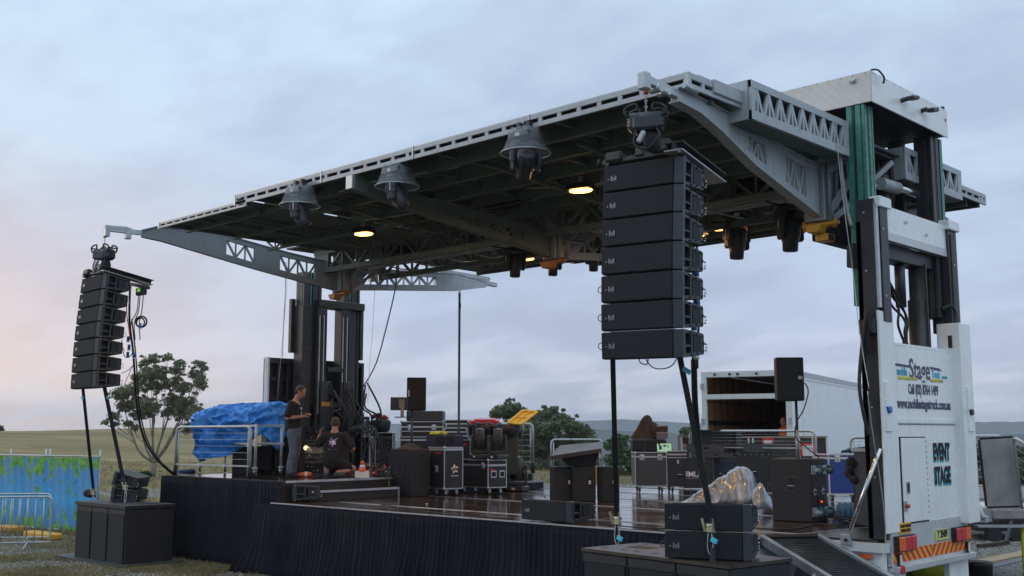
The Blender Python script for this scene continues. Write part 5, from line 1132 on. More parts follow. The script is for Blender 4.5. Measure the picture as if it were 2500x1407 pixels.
# ================================================================== ROAD CASES AND STAGE GEAR
def case(px, z, rz, d, label, m=None, cat='road case', wheels=True, latches=2, lid=.22, edge=None, handles=1, name='road_case', open_front=False, group=None, P=None, side_handles=0):
    """flight case fitted to (xl, xr, yt, yb) of its front face; yb is where it meets what it stands on"""
    o, w, h = fit(*px, z, rz, P); m = m or M_case; edge = edge or M_alu; wh = .13 if wheels else 0
    t_ = thing(name, label, cat, o, rz, group); e = .018; hb = h - wh
    zl = wh + hb * (1 - lid)
    if open_front:
        mb = MB().bx(.004, w - .004, .03, d - .004, wh, wh + .02, m).bx(.004, w - .004, .03, d - .004, h - .02, h - .004, m).bx(.004, .02, .03, d - .004, wh + .021, h - .021, m).bx(w - .02, w - .004, .03, d - .004, wh + .021, h - .021, m).bx(.021, w - .021, d - .02, d - .005, wh + .021, h - .021, m)
        part(t_, 'case_body', mb)
    else:
        part(t_, 'case_body', MB().bx(.004, w - .004, .004, d - .004, wh + .004, zl - .004, m, .003))
        if lid: part(t_, 'lid', MB().bx(.004, w - .004, .004, d - .004, zl + .004, h - .004, m, .003))
    mb = MB()
    zs = [wh, h] + ([zl] if lid and not open_front else [])
    for q in zs:
        a, b_ = (q, q + e) if q == wh else ((q - e, q) if q == h else (q - e, q + e))
        mb.bx(0, w, -.002, e, a, b_, edge).bx(0, w, d - e, d + .002, a, b_, edge).bx(-.002, e, e + .001, d - e - .001, a, b_, edge).bx(w - e, w + .002, e + .001, d - e - .001, a, b_, edge)
    for x in (-.001, w - e + .001):
        for y in (-.003, d - e + .003): mb.bx(x, x + e, y, y + e, wh + e, h - e, edge)
    for x in (.012, w - .012):
        for y in (.012, d - .012):
            for q in (wh + .012, h - .012): mb.ball((x, y, q), .026, edge, 8)
    part(t_, 'edging', mb)
    for k in range(latches):
        x = w * (k + .5 + (.0)) / latches if latches > 1 else w / 2
        if latches == 2: x = w * (.22 if k == 0 else .78)
        mb = MB().bx(x - .05, x + .05, -.008, -.001, zl - .07, zl + .05, edge, .004).bx(x - .025, x + .025, -.02, -.008, zl - .05, zl + .03, M_chrome, .006); part(t_, 'latch', mb)
    for k in range(handles):
        x = w * (k + .5) / handles; zh = wh + hb * .42
        part(t_, 'recessed_handle', MB().bx(x - .075, x + .075, -.006, -.001, zh - .05, zh + .05, edge, .004).bx(x - .055, x + .055, -.008, -.005, zh - .035, zh + .035, M_dark).cyl((x - .05, -.014, zh), (x + .05, -.014, zh), .008, M_chrome, n=8))
    for k in range(side_handles):
        y = d * (k + .5) / side_handles; zh = wh + hb * .42
        part(t_, 'recessed_handle', MB().bx(w + .001, w + .006, y - .075, y + .075, zh - .06, zh + .06, edge, .004).bx(w + .005, w + .008, y - .055, y + .055, zh - .04, zh + .04, M_dark))
    if wheels:
        for x in (.1, w - .1):
            for y in (.1, d - .1): part(t_, 'caster', MB().cyl((x - .015, y + .02, .052), (x + .015, y + .02, .052), .05, M_rub, n=14).cyl((x - .018, y + .02, .052), (x + .018, y + .02, .052), .022, M_galv, n=8).bx(x - .024, x - .018, y - .02, y + .04, .04, wh, M_galv).bx(x + .018, x + .024, y - .02, y + .04, .04, wh, M_galv).bx(x - .04, x + .04, y - .04, y + .04, wh - .008, wh, M_galv))
    return t_, o, w, h
def box_thing(name, px, z, rz, d, label, cat, m, P=None, extra=None, bev=.01, group=None):
    o, w, h = fit(*px, z, rz, P); t_ = thing(name, label, cat, o, rz, group); part(t_, 'body', MB().bx(0, w, 0, d, 0, h, m, bev))
    if extra: extra(t_, w, d, h)
    return t_, o, w, h
G1 = 'road cases on the left half of the stage'; G2 = 'road cases on the right half of the stage'
# ---- left half
box_thing('speaker_box', (565, 628, 1090, 1160), 1.56, RZC - .3, .6, 'plain black speaker box standing under the blue tarpaulin cart', 'speaker', M_cab, extra=lambda t_, w, d, h: part(t_, 'grille', MB().bx(.03, w - .03, -.012, 0, .03, h - .03, M_grille, .004)))
def rack_front(t_, w, h, z0, n, seed, cols):
    random.seed(seed); k = 0; z = z0
    while z < h - .03 and k < n:
        hh = random.choice((.044, .088, .088, .132)); hh = min(hh, h - .02 - z); c = random.choice(cols)
        mb = MB().bx(.035, w - .035, .03, .3, z, z + hh - .006, c, .002)
        for j in range(random.choice((5, 8, 10))): x = .07 + (w - .14) * random.random(); zz = z + hh * random.uniform(.25, .75); mb.box((x, .026, zz), (.014, .012, .014), random.choice((M_galv, M_writ, M_dark, M_red, M_orange, M_alu)))
        if random.random() < .5: mb.box((w * .5, .026, z + hh * .5), (w * .4, .006, hh * .4), M_dark)
        part(t_, 'rack_unit', mb); z += hh; k += 1
M_brass = mat('brassy_connector_panel', (.30, .24, .16), .4, .5, var=.3)
rk, o, w, h = case((738, 790, 1042, 1158), 1.56, RZC - .1, .6, 'black amplifier rack with rows of connectors standing behind the man in jeans', open_front=True, latches=0, handles=0, edge=M_blackst, wheels=False, name='amp_rack', cat='amp rack', group=G1)
rack_front(rk, w, h, .03, 9, 4, [M_blackst, M_dark, M_brass])
mb = MB()
for z in (.25, .34, .62, .70):
    for k in range(9): mb.cyl((.05 + k * (w - .1) / 8, .02, z), (.05 + k * (w - .1) / 8, .03, z), .012, M_brass, n=8)
part_each(rk, 'connector', mb)
rk, o, w, h = case((782, 902, 1066, 1150), 1.56, RZC - .1, .6, 'open silver edged rack case with blue wiring, supporting the stack of small racks', m=M_case, open_front=True, latches=0, handles=0, edge=M_whited, wheels=False, group=G1)
mb = MB(); random.seed(8)
for k in range(22):
    a = random.uniform(.35, .9) * w; mb.tube([(a, .25, h - .05), (a + random.uniform(-.15, .15), .12, h * .6), (a + random.uniform(-.15, .15), .15, h * .3), (a + random.uniform(-.1, .2), .05, .04)], .008, random.choice((M_blue, M_cable, M_cable, M_blue, M_lblue)), 5, 4)
part(rk, 'wiring', mb); Prk = o.copy(); wrk, hrk = w, h
zt = o.z + h + .004; zz = zt
for k, (x0, x1, yt, yb, lab) in enumerate(((806, 882, 1048, 1062, 'thin silver edged rack unit at the bottom of the small rack stack'), (799, 883, 1023, 1048, 'middle unit of the small rack stack, with two rows of round sockets'), (801, 879, 1003, 1022, 'topmost rack unit of the small rack stack, with green and red lights'))):
    P = Vector((Prk.x, Prk.y, zz)) + Vector((math.cos(RZC), math.sin(RZC), 0)) * .2 + Vector((-math.sin(RZC), math.cos(RZC), 0)) * .05
    t_, o, w, h = case((x0, x1, yt, yb), zz, RZC - .05, .5, lab, open_front=True, latches=0, handles=0, edge=M_alu, wheels=False, name='rack_unit', cat='rack unit', P=P, group='stacked rack units')
    mb = MB().bx(.03, w - .03, .04, .3, .02, h - .02, M_dark)
    if k == 1:
        for a in range(6):
            for b_ in range(2): mb.cyl((w * .52 + a * .065, .03, h * .33 + b_ * .1), (w * .52 + a * .065, .045, h * .33 + b_ * .1), .026, M_writ, n=10)
    else:
        for a in range(9): mb.box((.08 + a * .06, .035, h * .5), (.03, .01, .02), random.choice((M_galv, M_red, M_writ, M_dark)))
        if k == 2: mb.box((w * .55, .036, h * .35), (w * .3, .006, .012), mat('green_led', (.1, .3, .05)))
    part(t_, 'front_panel', mb); zz += h + .004
mb = MB(); random.seed(21); ptop = P + Vector((.25, .2, h))
for k in range(12): a = random.random() * 6; mb.tube([ptop + Vector((math.cos(a) * .25, math.sin(a) * .12, .02)), ptop + Vector((math.cos(a + 1.4) * .2, math.sin(a + 1.4) * .1, .07)), ptop + Vector((math.cos(a + 2.5) * .26, math.sin(a + 2.5) * .12, .02))], .009, random.choice((M_cable, M_cable, M_yel, M_galv)), 5, 5)
solo('cable_pile', mb, 'tangle of thin cables lying on the topmost rack unit', 'cables')
box_thing('speaker_box', (868, 897, 988, 1050), 1.56, RZC, .4, 'tall black speaker standing behind the small rack stack', 'speaker', M_cab, P=Vector((Prk.x, Prk.y, 2.2)) + fwv * .9 + rtv * .6)
rk, o, w, h = case((902, 958, 1056, 1146), 1.56, RZC, .55, 'open rack with grey lid and rows of faders right of the kneeling man', open_front=True, latches=0, handles=0, edge=M_alu, wheels=False, group=G1); rack_front(rk, w, h, .04, 8, 9, [M_blackst, M_dark, M_casew]); P902 = o.copy(); h902 = h
mb = MB(); random.seed(31)                                   # heap of cable along the wing edge
for k in range(46):
    a = at(random.uniform(860, 960), random.uniform(1148, 1166), Z=1.57); b_ = a + Vector((random.uniform(-.3, .3), random.uniform(-.2, .4), random.uniform(0, .14))); c = b_ + Vector((random.uniform(-.3, .3), random.uniform(-.3, .3), -.02))
    mb.tube([a, (a + b_) / 2 + Vector((0, 0, .08)), b_, Vector((c.x, c.y, 1.575))], random.choice((.008, .012)), random.choice((M_cable, M_cable, M_cable, M_orange, M_brass, M_red, M_galv)), 5, 4)
solo('cable_pile', mb, 'heap of black and orange cables on the wing edge beside the traffic cone', 'cables', kind='stuff')
mb = MB(); random.seed(32)
for k in range(30):
    a = at(random.uniform(632, 700), random.uniform(1142, 1158), Z=1.57); b_ = a + Vector((random.uniform(-.4, .4), random.uniform(-.2, .4), random.uniform(.05, .2))); c = b_ + Vector((random.uniform(-.4, .4), random.uniform(-.3, .3), -.02))
    mb.tube([a, b_, Vector((c.x, c.y, 1.575))], .014, M_cable, 5, 5)
solo('cable_pile', mb, 'heap of black cables on the wing behind the man in jeans', 'cables', kind='stuff')
mb = MB(); random.seed(33)                                  # cables arcing over the racks
for k in range(12):
    a = at(random.uniform(830, 880), random.uniform(1040, 1065), X=-18.0); b_ = at(random.uniform(870, 915), random.uniform(1035, 1050), X=-17.8); c = at(random.uniform(880, 950), random.uniform(1120, 1150), X=-17.4); mb.tube([a, b_, (b_ + c) / 2 + Vector((.1, 0, .15)), c], .013, random.choice((M_cable, M_cable, M_brownst)), 5, 6)
solo('cable_bundle', mb, 'black cables arcing from the racks down over the open rack case', 'cable bundle')
# bag with red cloth
pb = P902 + Vector((0, 0, h902)); mb = MB().loft([(pb + rtv * .2 + fwv * .3 + Vector((0, 0, z)), r) for z, r in ((0, .18), (.05, .23), (.25, .26), (.30, .22), (.31, .05))], M_strap, 14)
t_ = thing('cloth_bag', 'black bag stuffed with red and dark checked cloth on top of the open rack', 'bag', pb); part(t_, 'bag', mb, True)
mb = MB(); random.seed(14)
for k in range(16): mb.ball(pb + rtv * (.2 + random.uniform(-.18, .18)) + fwv * .28 + Vector((0, 0, .33 + random.uniform(0, .1))), (.07, .06, .04), random.choice((M_red, M_dark, mat('dark_red_cloth', (.22, .03, .04), .9))), 8)
part(t_, 'cloth', mb, True)
# speakers on poles
def pole_speaker(px, P, rz, label, badge_side, d=.4):
    o, w, h = fit(*px, 0, rz, P); t_ = thing('pole_speaker', label, 'speaker', o, rz, 'full range speakers on poles')
    part(t_, 'cabinet', MB().prism([(0, 0), (w, 0), (w * 1.0, d * .45), (w * .72, d), (w * .2, d), (0, d * .45)], (0, 0, h), (1, 0, 0), (0, 1, 0), h, M_cab, .012))
    if badge_side == 'front': part(t_, 'grille', MB().bx(.012, w - .012, -.02, .0, .012, h - .012, M_grille, .008)); part(t_, 'badge', MB().bx(.03, .045, -.026, -.021, h * .42, h * .62, M_writ))
    if badge_side == 'side': part(t_, 'input_panel', MB().bx(w * .80, w * .98, -.012, -.002, h * .48, h * .64, M_dark, .004)); part(t_, 'badge', MB().text('M', (w * .84, -.014, h * .53), (0, 0, 1), (-1, 0, 0), .06, M_writ, 1, .002).bx(w * .9, w * .93, -.016, -.012, h * .5, h * .56, M_writ))
    return t_, o, w, h
subL, oS, wS, hS = box_thing('subwoofer', (1002, 1048, 1103, 1205), 1.2, RZC - .45, .55, 'tall black subwoofer with dark cloth on top, standing left of the black road case', 'subwoofer', M_cab, P=at(1002, 1213, Z=1.2))
subL.matrix_world = ROOT[subL.name]
# wide left face of the same cabinet is given by its depth; refit
for o_ in list(subL.children): bpy.data.objects.remove(o_)
bpy.data.objects.remove(subL)
def corner_box(name, xl, xc, xr, yt, ybc, z, ybl, ybr, label, cat, m, group=None, rz=0.):
    """box seen at a corner: three bottom corners in the photo give both walls"""
    c = at(xc, ybc, Z=z); h = (at(xc, yt, D=(c - CAMP).dot(f3)) - c).z; U = Vector((math.cos(rz), math.sin(rz), 0)); Vv = Vector((-U.y, U.x, 0))
    def hit(x, nrm): d = ray(x, ybc); return CAMP + d * ((c - CAMP).dot(nrm) / d.dot(nrm))
    wl = (hit(xl, Vv) - c).xy.length; wr = (hit(xr, U) - c).xy.length
    ori = c; t_ = thing(name, label, cat, ori, rz, group)
    return t_, wl, wr, h
sb, wl, wr, h = corner_box('subwoofer', 950, 1003, 1048, 1101, 1214, 1.2, 1204, 1203, 'tall black subwoofer with dark cloth on top, left of the black road case', 'subwoofer', M_cab)
part(sb, 'cabinet', MB().bx(-wl, 0, 0, wr, 0, h, M_cab, .012)); part(sb, 'pocket_handle', MB().bx(-wl * .62, -wl * .38, -.006, .0, h * .5, h * .72, M_cheek, .004).bx(-wl * .58, -wl * .42, -.009, -.004, h * .53, h * .69, M_dark))
part(sb, 'pole_socket', MB().cyl((-wl * .4, wr * .5, h), (-wl * .4, wr * .5, h + .01), .03, M_galv)); Msb = ROOT[sb.name]
ptop = Msb @ Vector((-wl * .5, wr * .5, h)); mb = MB(); random.seed(41)
rows = []
for i in range(9):
    row = []
    for j in range(12):
        x, y = (-wl * 1.02 + wl * 1.0 * j / 11), (wr * (i / 8)); e_ = min(i, 8 - i, 4) / 4 * min(j, 11 - j, 4) / 4
        row.append(Msb @ Vector((x, y, h + .012 + e_ * (.10 + .14 * abs(mnoise.noise(Vector((x * 5, y * 5, 2))))) + .05 * mnoise.noise(Vector((x * 12, y * 12, 1))) * (e_ > 0))))
    rows.append(row)
mb.grid(rows, M_rust); so = solo('cloth', mb, 'rumpled brown black cloth lying on top of the left subwoofer', 'cloth'); so.modifiers.new('t', 'SOLIDIFY').thickness = .01
pc = Msb @ Vector((-wl * .42, wr * .5, h)); pe = at(1016, 1003, D=(pc - CAMP).dot(f3))
solo('speaker_pole', MB().cyl(pc, Vector((pc.x, pc.y, pe.z)), .018, M_blackst, n=10).cyl(pc, Vector((pc.x, pc.y, pc.z + .5)), .022, M_blackst, n=10), 'black pole rising from the left subwoofer to its speaker', 'pole')
pole_speaker((993, 1040, 922, 1003), Vector((pc.x, pc.y, pe.z)) - fwv * .2, RZC + .12, 'black speaker with a slim front badge on the pole above the left subwoofer', 'front')
# computer monitor seen from behind
Pm = at(972, 1002, X=-18.3); o, w, h = fit(953, 994, 970, 1002, 0, RZC, Pm); t_ = thing('computer_monitor', 'flat computer monitor seen from behind on a pale stand beside the pole speaker', 'monitor', o, RZC)
part(t_, 'screen_back', MB().bx(0, w, 0, .04, 0, h, M_blackst, .008)); part(t_, 'stand', MB().bx(w * .5, w * .85, -.03, -.002, h * .2, h * .82, M_brass, .004).bx(w * .62, w * .82, -.05, -.03, -.14, h * .75, M_brass).bx(w * .3, w * 1.1, -.1, .12, -.16, -.14, M_blackst))
part(t_, 'screen', MB().bx(.01, w - .01, .041, .043, .01, h - .01, M_dark))
# case stack behind
c1, o, w, h = case((978, 1082, 1029, 1068), 1.56, RZC - .05, .6, 'black silver edged case with two latches at the back under a plain grey box', P=at(1030, 1068, X=-17.9), wheels=False, handles=0, lid=.35, group=G1)
box_thing('grey_case', (992, 1081, 1004, 1029), 0, RZC - .05, .5, 'plain charcoal box lying on the latched case', 'case', M_casew, P=o + Vector((0, .05, h + .004)))
p2 = at(1030, 1100, X=-17.9); c2, o2, w2, h2 = case((975, 1085, 1068, 1170), 0, RZC - .05, .6, 'large black case carrying the latched case behind the left subwoofer', P=o - Vector((0, 0, o.z - 1.56)) if False else Vector((o.x, o.y, 1.56)), wheels=False, handles=0, latches=0, group=G1)
# stack of flat aluminium lids
Pl = at(1110, 1075, X=-17.3); zz = Pl.z
for k in range(5):
    o, w, h = fit(1084 + (k % 2) * 4, 1146 - (k % 3) * 3, 1066, 1075, 0, RZC - .1, Vector((Pl.x, Pl.y, zz))); hh = .085
    t_ = thing('flat_case', f"{['lowest', 'second', 'third', 'fourth', 'topmost'][k]} of the five silver edged flat cases stacked behind the black road case", 'case', o, RZC - .1 + .03 * (k % 2), 'stacked flat silver edged cases'); part(t_, 'shell', MB().bx(0, w, 0, .5, .01, hh - .01, M_casew if k % 2 else M_case)); part(t_, 'edging', MB().bx(-.005, w + .005, -.006, .02, 0, .016, M_alu).bx(-.005, w + .005, -.006, .02, hh - .016, hh, M_alu).bx(w - .02, w + .006, .02, .5, 0, .016, M_alu).bx(w - .02, w + .006, .02, .5, hh - .016, hh, M_alu).ball((.01, .01, hh / 2), .03, M_alu, 8).ball((w - .01, .01, hh / 2), .03, M_alu, 8)); zz += hh + .003
o, w, h = fit(1084, 1146, 1075, 1160, 0, RZC - .1, Vector((Pl.x, Pl.y, 1.206))); t_ = thing('road_case', 'black case carrying the five flat cases', 'road case', Vector((o.x, o.y, 1.206)), RZC - .1, G1); part(t_, 'case_body', MB().bx(0, w, 0, .6, 0, Pl.z - 1.21, M_case, .01)); part(t_, 'red_label', MB().bx(w * .62, w * .9, -.006, -.001, Pl.z - 1.33, Pl.z - 1.27, M_red))
o, w, h = fit(1140, 1190, 1019, 1026, 0, RZC, at(1165, 1040, X=-16.9)); solo('flat_box', MB().bx(0, w, 0, .4, 0, .05, M_dark, .008), 'thin black tray lying on the white printed boxes behind the red lid', 'tray', Vector((o.x, o.y, zz - .1)), RZC)
# main two black road cases
def star_logo(mb, o, u_, v_, s, m1, m2=None):
    o = Vector(o); u_ = Vector(u_); v_ = Vector(v_)
    pts = []
    for k in range(10): a = k * math.pi / 5 + .5; r = s * (1 if k % 2 == 0 else .52); pts.append((math.cos(a) * r, math.sin(a) * r))
    mb.prism(pts, o, u_, v_, .002, m1)
    if m2: w_ = u_.cross(v_); mb.text('e', o + w_ * .001 - u_ * s * .25, u_, v_, s * 1.1, m2, 1, .004).text('k', o + w_ * .001 + u_ * s * .32, u_, v_, s * .9, m2, 1, .004)
#TALL
cc, wl, wr, h = corner_box('road_case', 1115, 1191, 1237, 1123, 1209, 1.2, 1199, 1203, 'black silver edged road case with two latches carrying the pair of spotlights', 'road case', M_case, G1, rz=-.12)
def case_at(t_, w, d, h, m, latches, handles, side_h, lid=.2, wheels=True, edge=None, x0=0.):
    """same construction, origin at the front right bottom corner"""
    edge = edge or M_alu; e = .02; wh = .13 if wheels else 0; zl = wh + (h - wh) * (1 - lid); X = lambda v: v - w + x0
    part(t_, 'case_body', MB().bx(X(.004), X(w - .004), .004, d - .004, wh + .004, zl - .004, m, .003)); part(t_, 'lid', MB().bx(X(.004), X(w - .004), .004, d - .004, zl + .004, h - .004, m, .003))
    mb = MB()
    for q in (wh, h, zl):
        a, b_ = (q, q + e) if q == wh else ((q - e, q) if q == h else (q - e, q + e)); mb.bx(X(0), X(w), -.002, e, a, b_, edge).bx(X(0), X(w), d - e, d + .002, a, b_, edge).bx(X(-.002), X(e), e + .001, d - e - .001, a, b_, edge).bx(X(w - e), X(w + .002), e + .001, d - e - .001, a, b_, edge)
    for x in (-.001, w - e + .001):
        for y in (-.003, d - e + .003): mb.bx(X(x), X(x + e), y, y + e, wh + e, h - e, edge)
    for x in (.012, w - .012):
        for q in (wh + .012, h - .012): mb.ball((X(x), .012, q), .03, edge, 8)
    part(t_, 'edging', mb)
    for f in ([.15, .85] if latches == 2 else []): part(t_, 'latch', MB().bx(X(w * f - .05), X(w * f + .05), -.008, -.001, zl - .07, zl + .05, edge, .004).bx(X(w * f - .025), X(w * f + .025), -.02, -.008, zl - .05, zl + .03, M_chrome, .006))
    for f in side_h: y = d * f; part(t_, 'recessed_handle', MB().bx(X(w + .003), X(w + .008), y - .07, y + .07, wh + .2, wh + .34, edge, .004).bx(X(w + .007), X(w + .010), y - .05, y + .05, wh + .225, wh + .315, M_dark))
    if wheels:
        for x in (.1, w - .1):
            for y in (.1, d - .1): part(t_, 'caster', MB().cyl((X(x) - .015, y + .02, .052), (X(x) + .015, y + .02, .052), .05, M_rub, n=14).cyl((X(x) - .018, y + .02, .052), (X(x) + .018, y + .02, .052), .024, M_lblue, n=8).bx(X(x) - .024, X(x) - .018, y - .02, y + .04, .04, wh, M_galv).bx(X(x) + .018, X(x) + .024, y - .02, y + .04, .04, wh, M_galv))
t1, wt, wt2, ht = corner_box('road_case', 1046, 1084, 1130, 1092, 1212, 1.2, 0, 0, 'tall black silver edged road case with white star badge, behind the latched case', 'road case', M_case, G1, rz=-.10)
case_at(t1, wt, wt2, ht, M_case, 0, 0, (), .06); Mt1 = ROOT[t1.name]; part(t1, 'latch', MB().bx(-wt * .62, -wt * .38, -.008, -.001, ht * .48, ht * .62, M_alu, .004).bx(-wt * .57, -wt * .43, -.02, -.008, ht * .50, ht * .60, M_chrome, .005)); part(t1, 'red_label', MB().bx(-wt * .55, -wt * .2, -.005, -.001, ht * .86, ht * .89, M_red))
mb = MB(); star_logo(mb, (.006, wt2 * .55, ht * .55), (0, 1, 0), (0, 0, 1), .10, M_writ, M_dark); mb.bx(.003, .006, wt2 * .36, wt2 * .74, ht * .40, ht * .415, M_writ); part(t1, 'white_badge', mb)
bt, ob, wb, hb_ = box_thing('equipment_box', (1040, 1112, 1062, 1090), 0, RZC - .3, .45, 'blue black angled stage box with yellow rope on top, lying on the tall road case', 'stage box', M_navyb if 'M_navyb' in globals() else mat('blue_black_plastic', (.02, .025, .05), .5), P=Mt1 @ Vector((-wt * .5, .12, ht + .01)))
part(bt, 'front_windows', MB().bx(wb * .35, wb * .62, -.008, -.001, hb_ * .15, hb_ * .85, M_dark).bx(wb * .68, wb * .95, -.008, -.001, hb_ * .15, hb_ * .85, M_dark))
mb = MB(); random.seed(52); Mbt = ROOT[bt.name]
for k in range(14): a = [Mbt @ Vector((random.uniform(.05, wb * .6), random.uniform(.05, .3), hb_ + random.uniform(.01, .07))) for _ in range(4)]; mb.tube(a, .011, M_ylw, 5, 5)
solo('rope', mb, 'coil of yellow rope on the blue black stage box', 'rope')
case_at(cc, wl, wr, h, M_case, 2, 0, (.3, .75)); part(cc, 'red_label', MB().bx(.003, .006, wr * .12, wr * .35, h * .68, h * .74, M_red)); Mcc = ROOT[cc.name]
moving(Mcc @ Matrix.Translation((-wl * .55, wr * .5, h + .004)), 'left black spotlight of the pair standing on the latched road case', True, False, .25, -.8, .98, 'spotlights standing upright on stage')
moving(Mcc @ Matrix.Translation((-wl * .05, wr * .6, h + .004)), 'right black spotlight of the pair standing on the latched road case', True, False, .35, -.95, .98, 'spotlights standing upright on stage')
pm = at(1262, 1200, Z=1.2); moving(TR((pm.x, pm.y, 1.203), .3), 'black spotlight standing upright on the deck right of the latched road case', True, False, .15, -.45, 1.15, 'spotlights standing upright on stage')
# bins
def bin_(p, label, lidm, opened, h=1.05, hide_bag=True):
    t_ = thing('wheelie_bin', label, 'bin', p, RZC, 'wheeled bins on the stage'); w0, w1 = .21, .27
    part(t_, 'bin_body', MB().loft([((0, .27, z), r) for z, r in ((0, .29), (h * .5, .33), (h, .38))], M_bin, 4) if False else MB().hexa([(-w0, 0, 0), (w0, 0, 0), (w0, .5, 0), (-w0, .5, 0), (-w1, -.06, h), (w1, -.06, h), (w1, .62, h), (-w1, .62, h)], M_bin).bx(-w1 - .02, w1 + .02, -.09, .64, h - .03, h + .015, M_bin, .01))
    part(t_, 'wheel', MB().cyl((w0 + .02, .48, .12), (w0 + .07, .48, .12), .12, M_rub, n=16).cyl((-w0 - .07, .48, .12), (-w0 - .02, .48, .12), .12, M_rub, n=16))
    mb = MB(); rows = []
    for i, (z, r) in enumerate(((.03, .20), (.045, .40), (.01, .44), (-.10, .42), (-.2, .40))): rows.append([Vector((math.cos(a) * r * .85, .27 + math.sin(a) * r, h + z + .02 * math.sin(a * 9 + i) + (-.06 * abs(math.sin(a * 2.5)) if i > 2 else 0))) for a in [k * 2 * math.pi / 28 for k in range(28)]])
    mb.grid(rows, mat('black_bin_liner', (.010, .012, .018), .3, 0, var=.3, scale=8, bump=.3, bscale=12), True, True); part(t_, 'bin_liner', mb)
    M4 = Matrix.Translation((0, .6, h + .09)) @ Matrix.Rotation(opened, 4, 'X'); mb = MB(); mb.box((0, -.32, .02), (.60, .66, .03), lidm, None, .012).box((0, -.32, .05), (.46, .5, .02), lidm, None, .01)
    for a in (-.29, .29): mb.box((a, -.32, -.015), (.025, .66, .05), lidm)
    for a in (-.63, -.02): mb.box((0, a, -.015), (.58, .025, .05), lidm)
    mb.box((-.1, -.32, 0), (.02, .6, .03), lidm).box((.12, -.32, 0), (.02, .6, .03), lidm).box((0, -.3, 0), (.58, .02, .03), lidm)
    bmesh.ops.transform(mb.bm, matrix=M4, verts=mb.bm.verts); part(t_, 'lid', mb); return t_
M_lidy = mat('yellow_bin_lid', (.85, .50, .01), .35, 0, var=.06); M_lidr = mat('red_bin_lid', (.60, .03, .05), .35, 0, var=.08)
pb = at(1245, 1165, Z=1.21); pb = at(1236, 1158, Z=1.566); hb2 = (at(1240, 1040, D=(pb - CAMP).dot(f3)) - pb).z
tb_ = bin_(pb, 'dark green wheelie bin with a black liner and its yellow lid thrown open', M_lidy, R(0), hb2)
for o_ in list(tb_.children):
    if o_.name.startswith('lid'):
        bpy.data.objects.remove(o_)
Dq = (pb - CAMP).dot(f3); q4 = [at(1240, 1035, D=Dq + .1), at(1273, 1038, D=Dq), at(1312, 1008, D=Dq + .35), at(1277, 1005, D=Dq + .45)]; up_ = (q4[1] - q4[0]).cross(q4[3] - q4[0]).normalized() * .012
mb = MB().hexa([p - up_ for p in q4] + [p + up_ for p in q4], M_lidy)
for i in range(4): mb.beam(q4[i] + up_ * 2, q4[(i + 1) % 4] + up_ * 2, .05, .03, M_lidy, up=tuple(up_.normalized()))
mb.beam((q4[0] + q4[3]) / 2 + up_ * 1.5, (q4[1] + q4[2]) / 2 + up_ * 1.5, .02, .03, M_lidy, up=tuple(up_.normalized())).beam((q4[0] + q4[1]) / 2 + up_ * 1.5, (q4[2] + q4[3]) / 2 + up_ * 1.5, .02, .03, M_lidy, up=tuple(up_.normalized())); part(tb_, 'lid', mb, True)
pb2 = at(1183, 1158, Z=1.566); bin_(pb2 + fwv * .1, 'wheelie bin with a black liner and a closed red lid behind the pair of spotlights', M_lidr, R(4), hb2 + .02)
# small red tool box and monitor wedges
mb = MB().bx(0, .18, 0, .2, 0, .1, M_red, .02); solo('red_pouch', mb, 'small red pouch above the left upright spotlight', 'pouch', at(1150, 1064, X=-16.6), RZC)
t_ = thing('speaker_stack_wedge', '', '') if False else None
pw = at(1357, 1223, Z=1.2)
for k, (xl, xr, rz, lab) in enumerate(((1355, 1400, RZC + .35, 'leftmost black wedge monitor of the group standing on end mid stage'), (1396, 1454, RZC - .1, 'middle black wedge monitor of the group standing on end mid stage'), (1458, 1512, RZC - .12, 'rightmost black wedge monitor of the group standing on end mid stage, behind the strap'))):
    o, w, h = fit(xl, xr, 1140, 1224 + (k > 0), 1.2, rz); t_ = thing('wedge_monitor', lab, 'wedge monitor', o + fwv * (.02 * k), rz, 'wedge monitors standing on end')
    part(t_, 'cabinet', MB().prism([(0, .05), (w * .3, 0), (w, 0), (w, .34), (w * .1, .34)], (0, 0, h), (1, 0, 0), (0, 1, 0), h, M_cab, .01)); part(t_, 'badge', MB().bx(w * .72, w * .82, -.008, -.001, h * .5, h * .6, M_writ).bx(w * .72, w * .82, -.009, -.002, h * .54, h * .555, M_dark)); part(t_, 'input_panel', MB().bx(w * .66, w * .88, -.005, -.0005, h * .42, h * .72, M_dark))
    if k == 1: Pw = o; hw = h
part(t_, 'amber_strip', MB().bx(-.02, -.005, -.01, .02, h * .5, h, M_yel))
# tilted lectern like flat on top
Pd = Pw + Vector((0, 0, hw + .005)); t_ = thing('drum_riser_lid', 'black flat lid tilted on a tapered box on top of the standing wedge monitors', 'lid', Pd, RZC)
part(t_, 'tapered_box', MB().hexa([(-.05, .02, 0), (.42, .02, 0), (.42, .4, 0), (-.05, .4, 0), (-.22, -.05, .20), (.50, -.05, .26), (.50, .5, .26), (-.22, .5, .20)], M_cab))
part(t_, 'lid', MB().hexa([(-.38, -.18, .12), (.52, -.18, .25), (.56, .45, .36), (-.18, .45, .30), (-.38, -.18, .19), (.52, -.18, .32), (.56, .45, .43), (-.18, .45, .37)], M_lidtop))
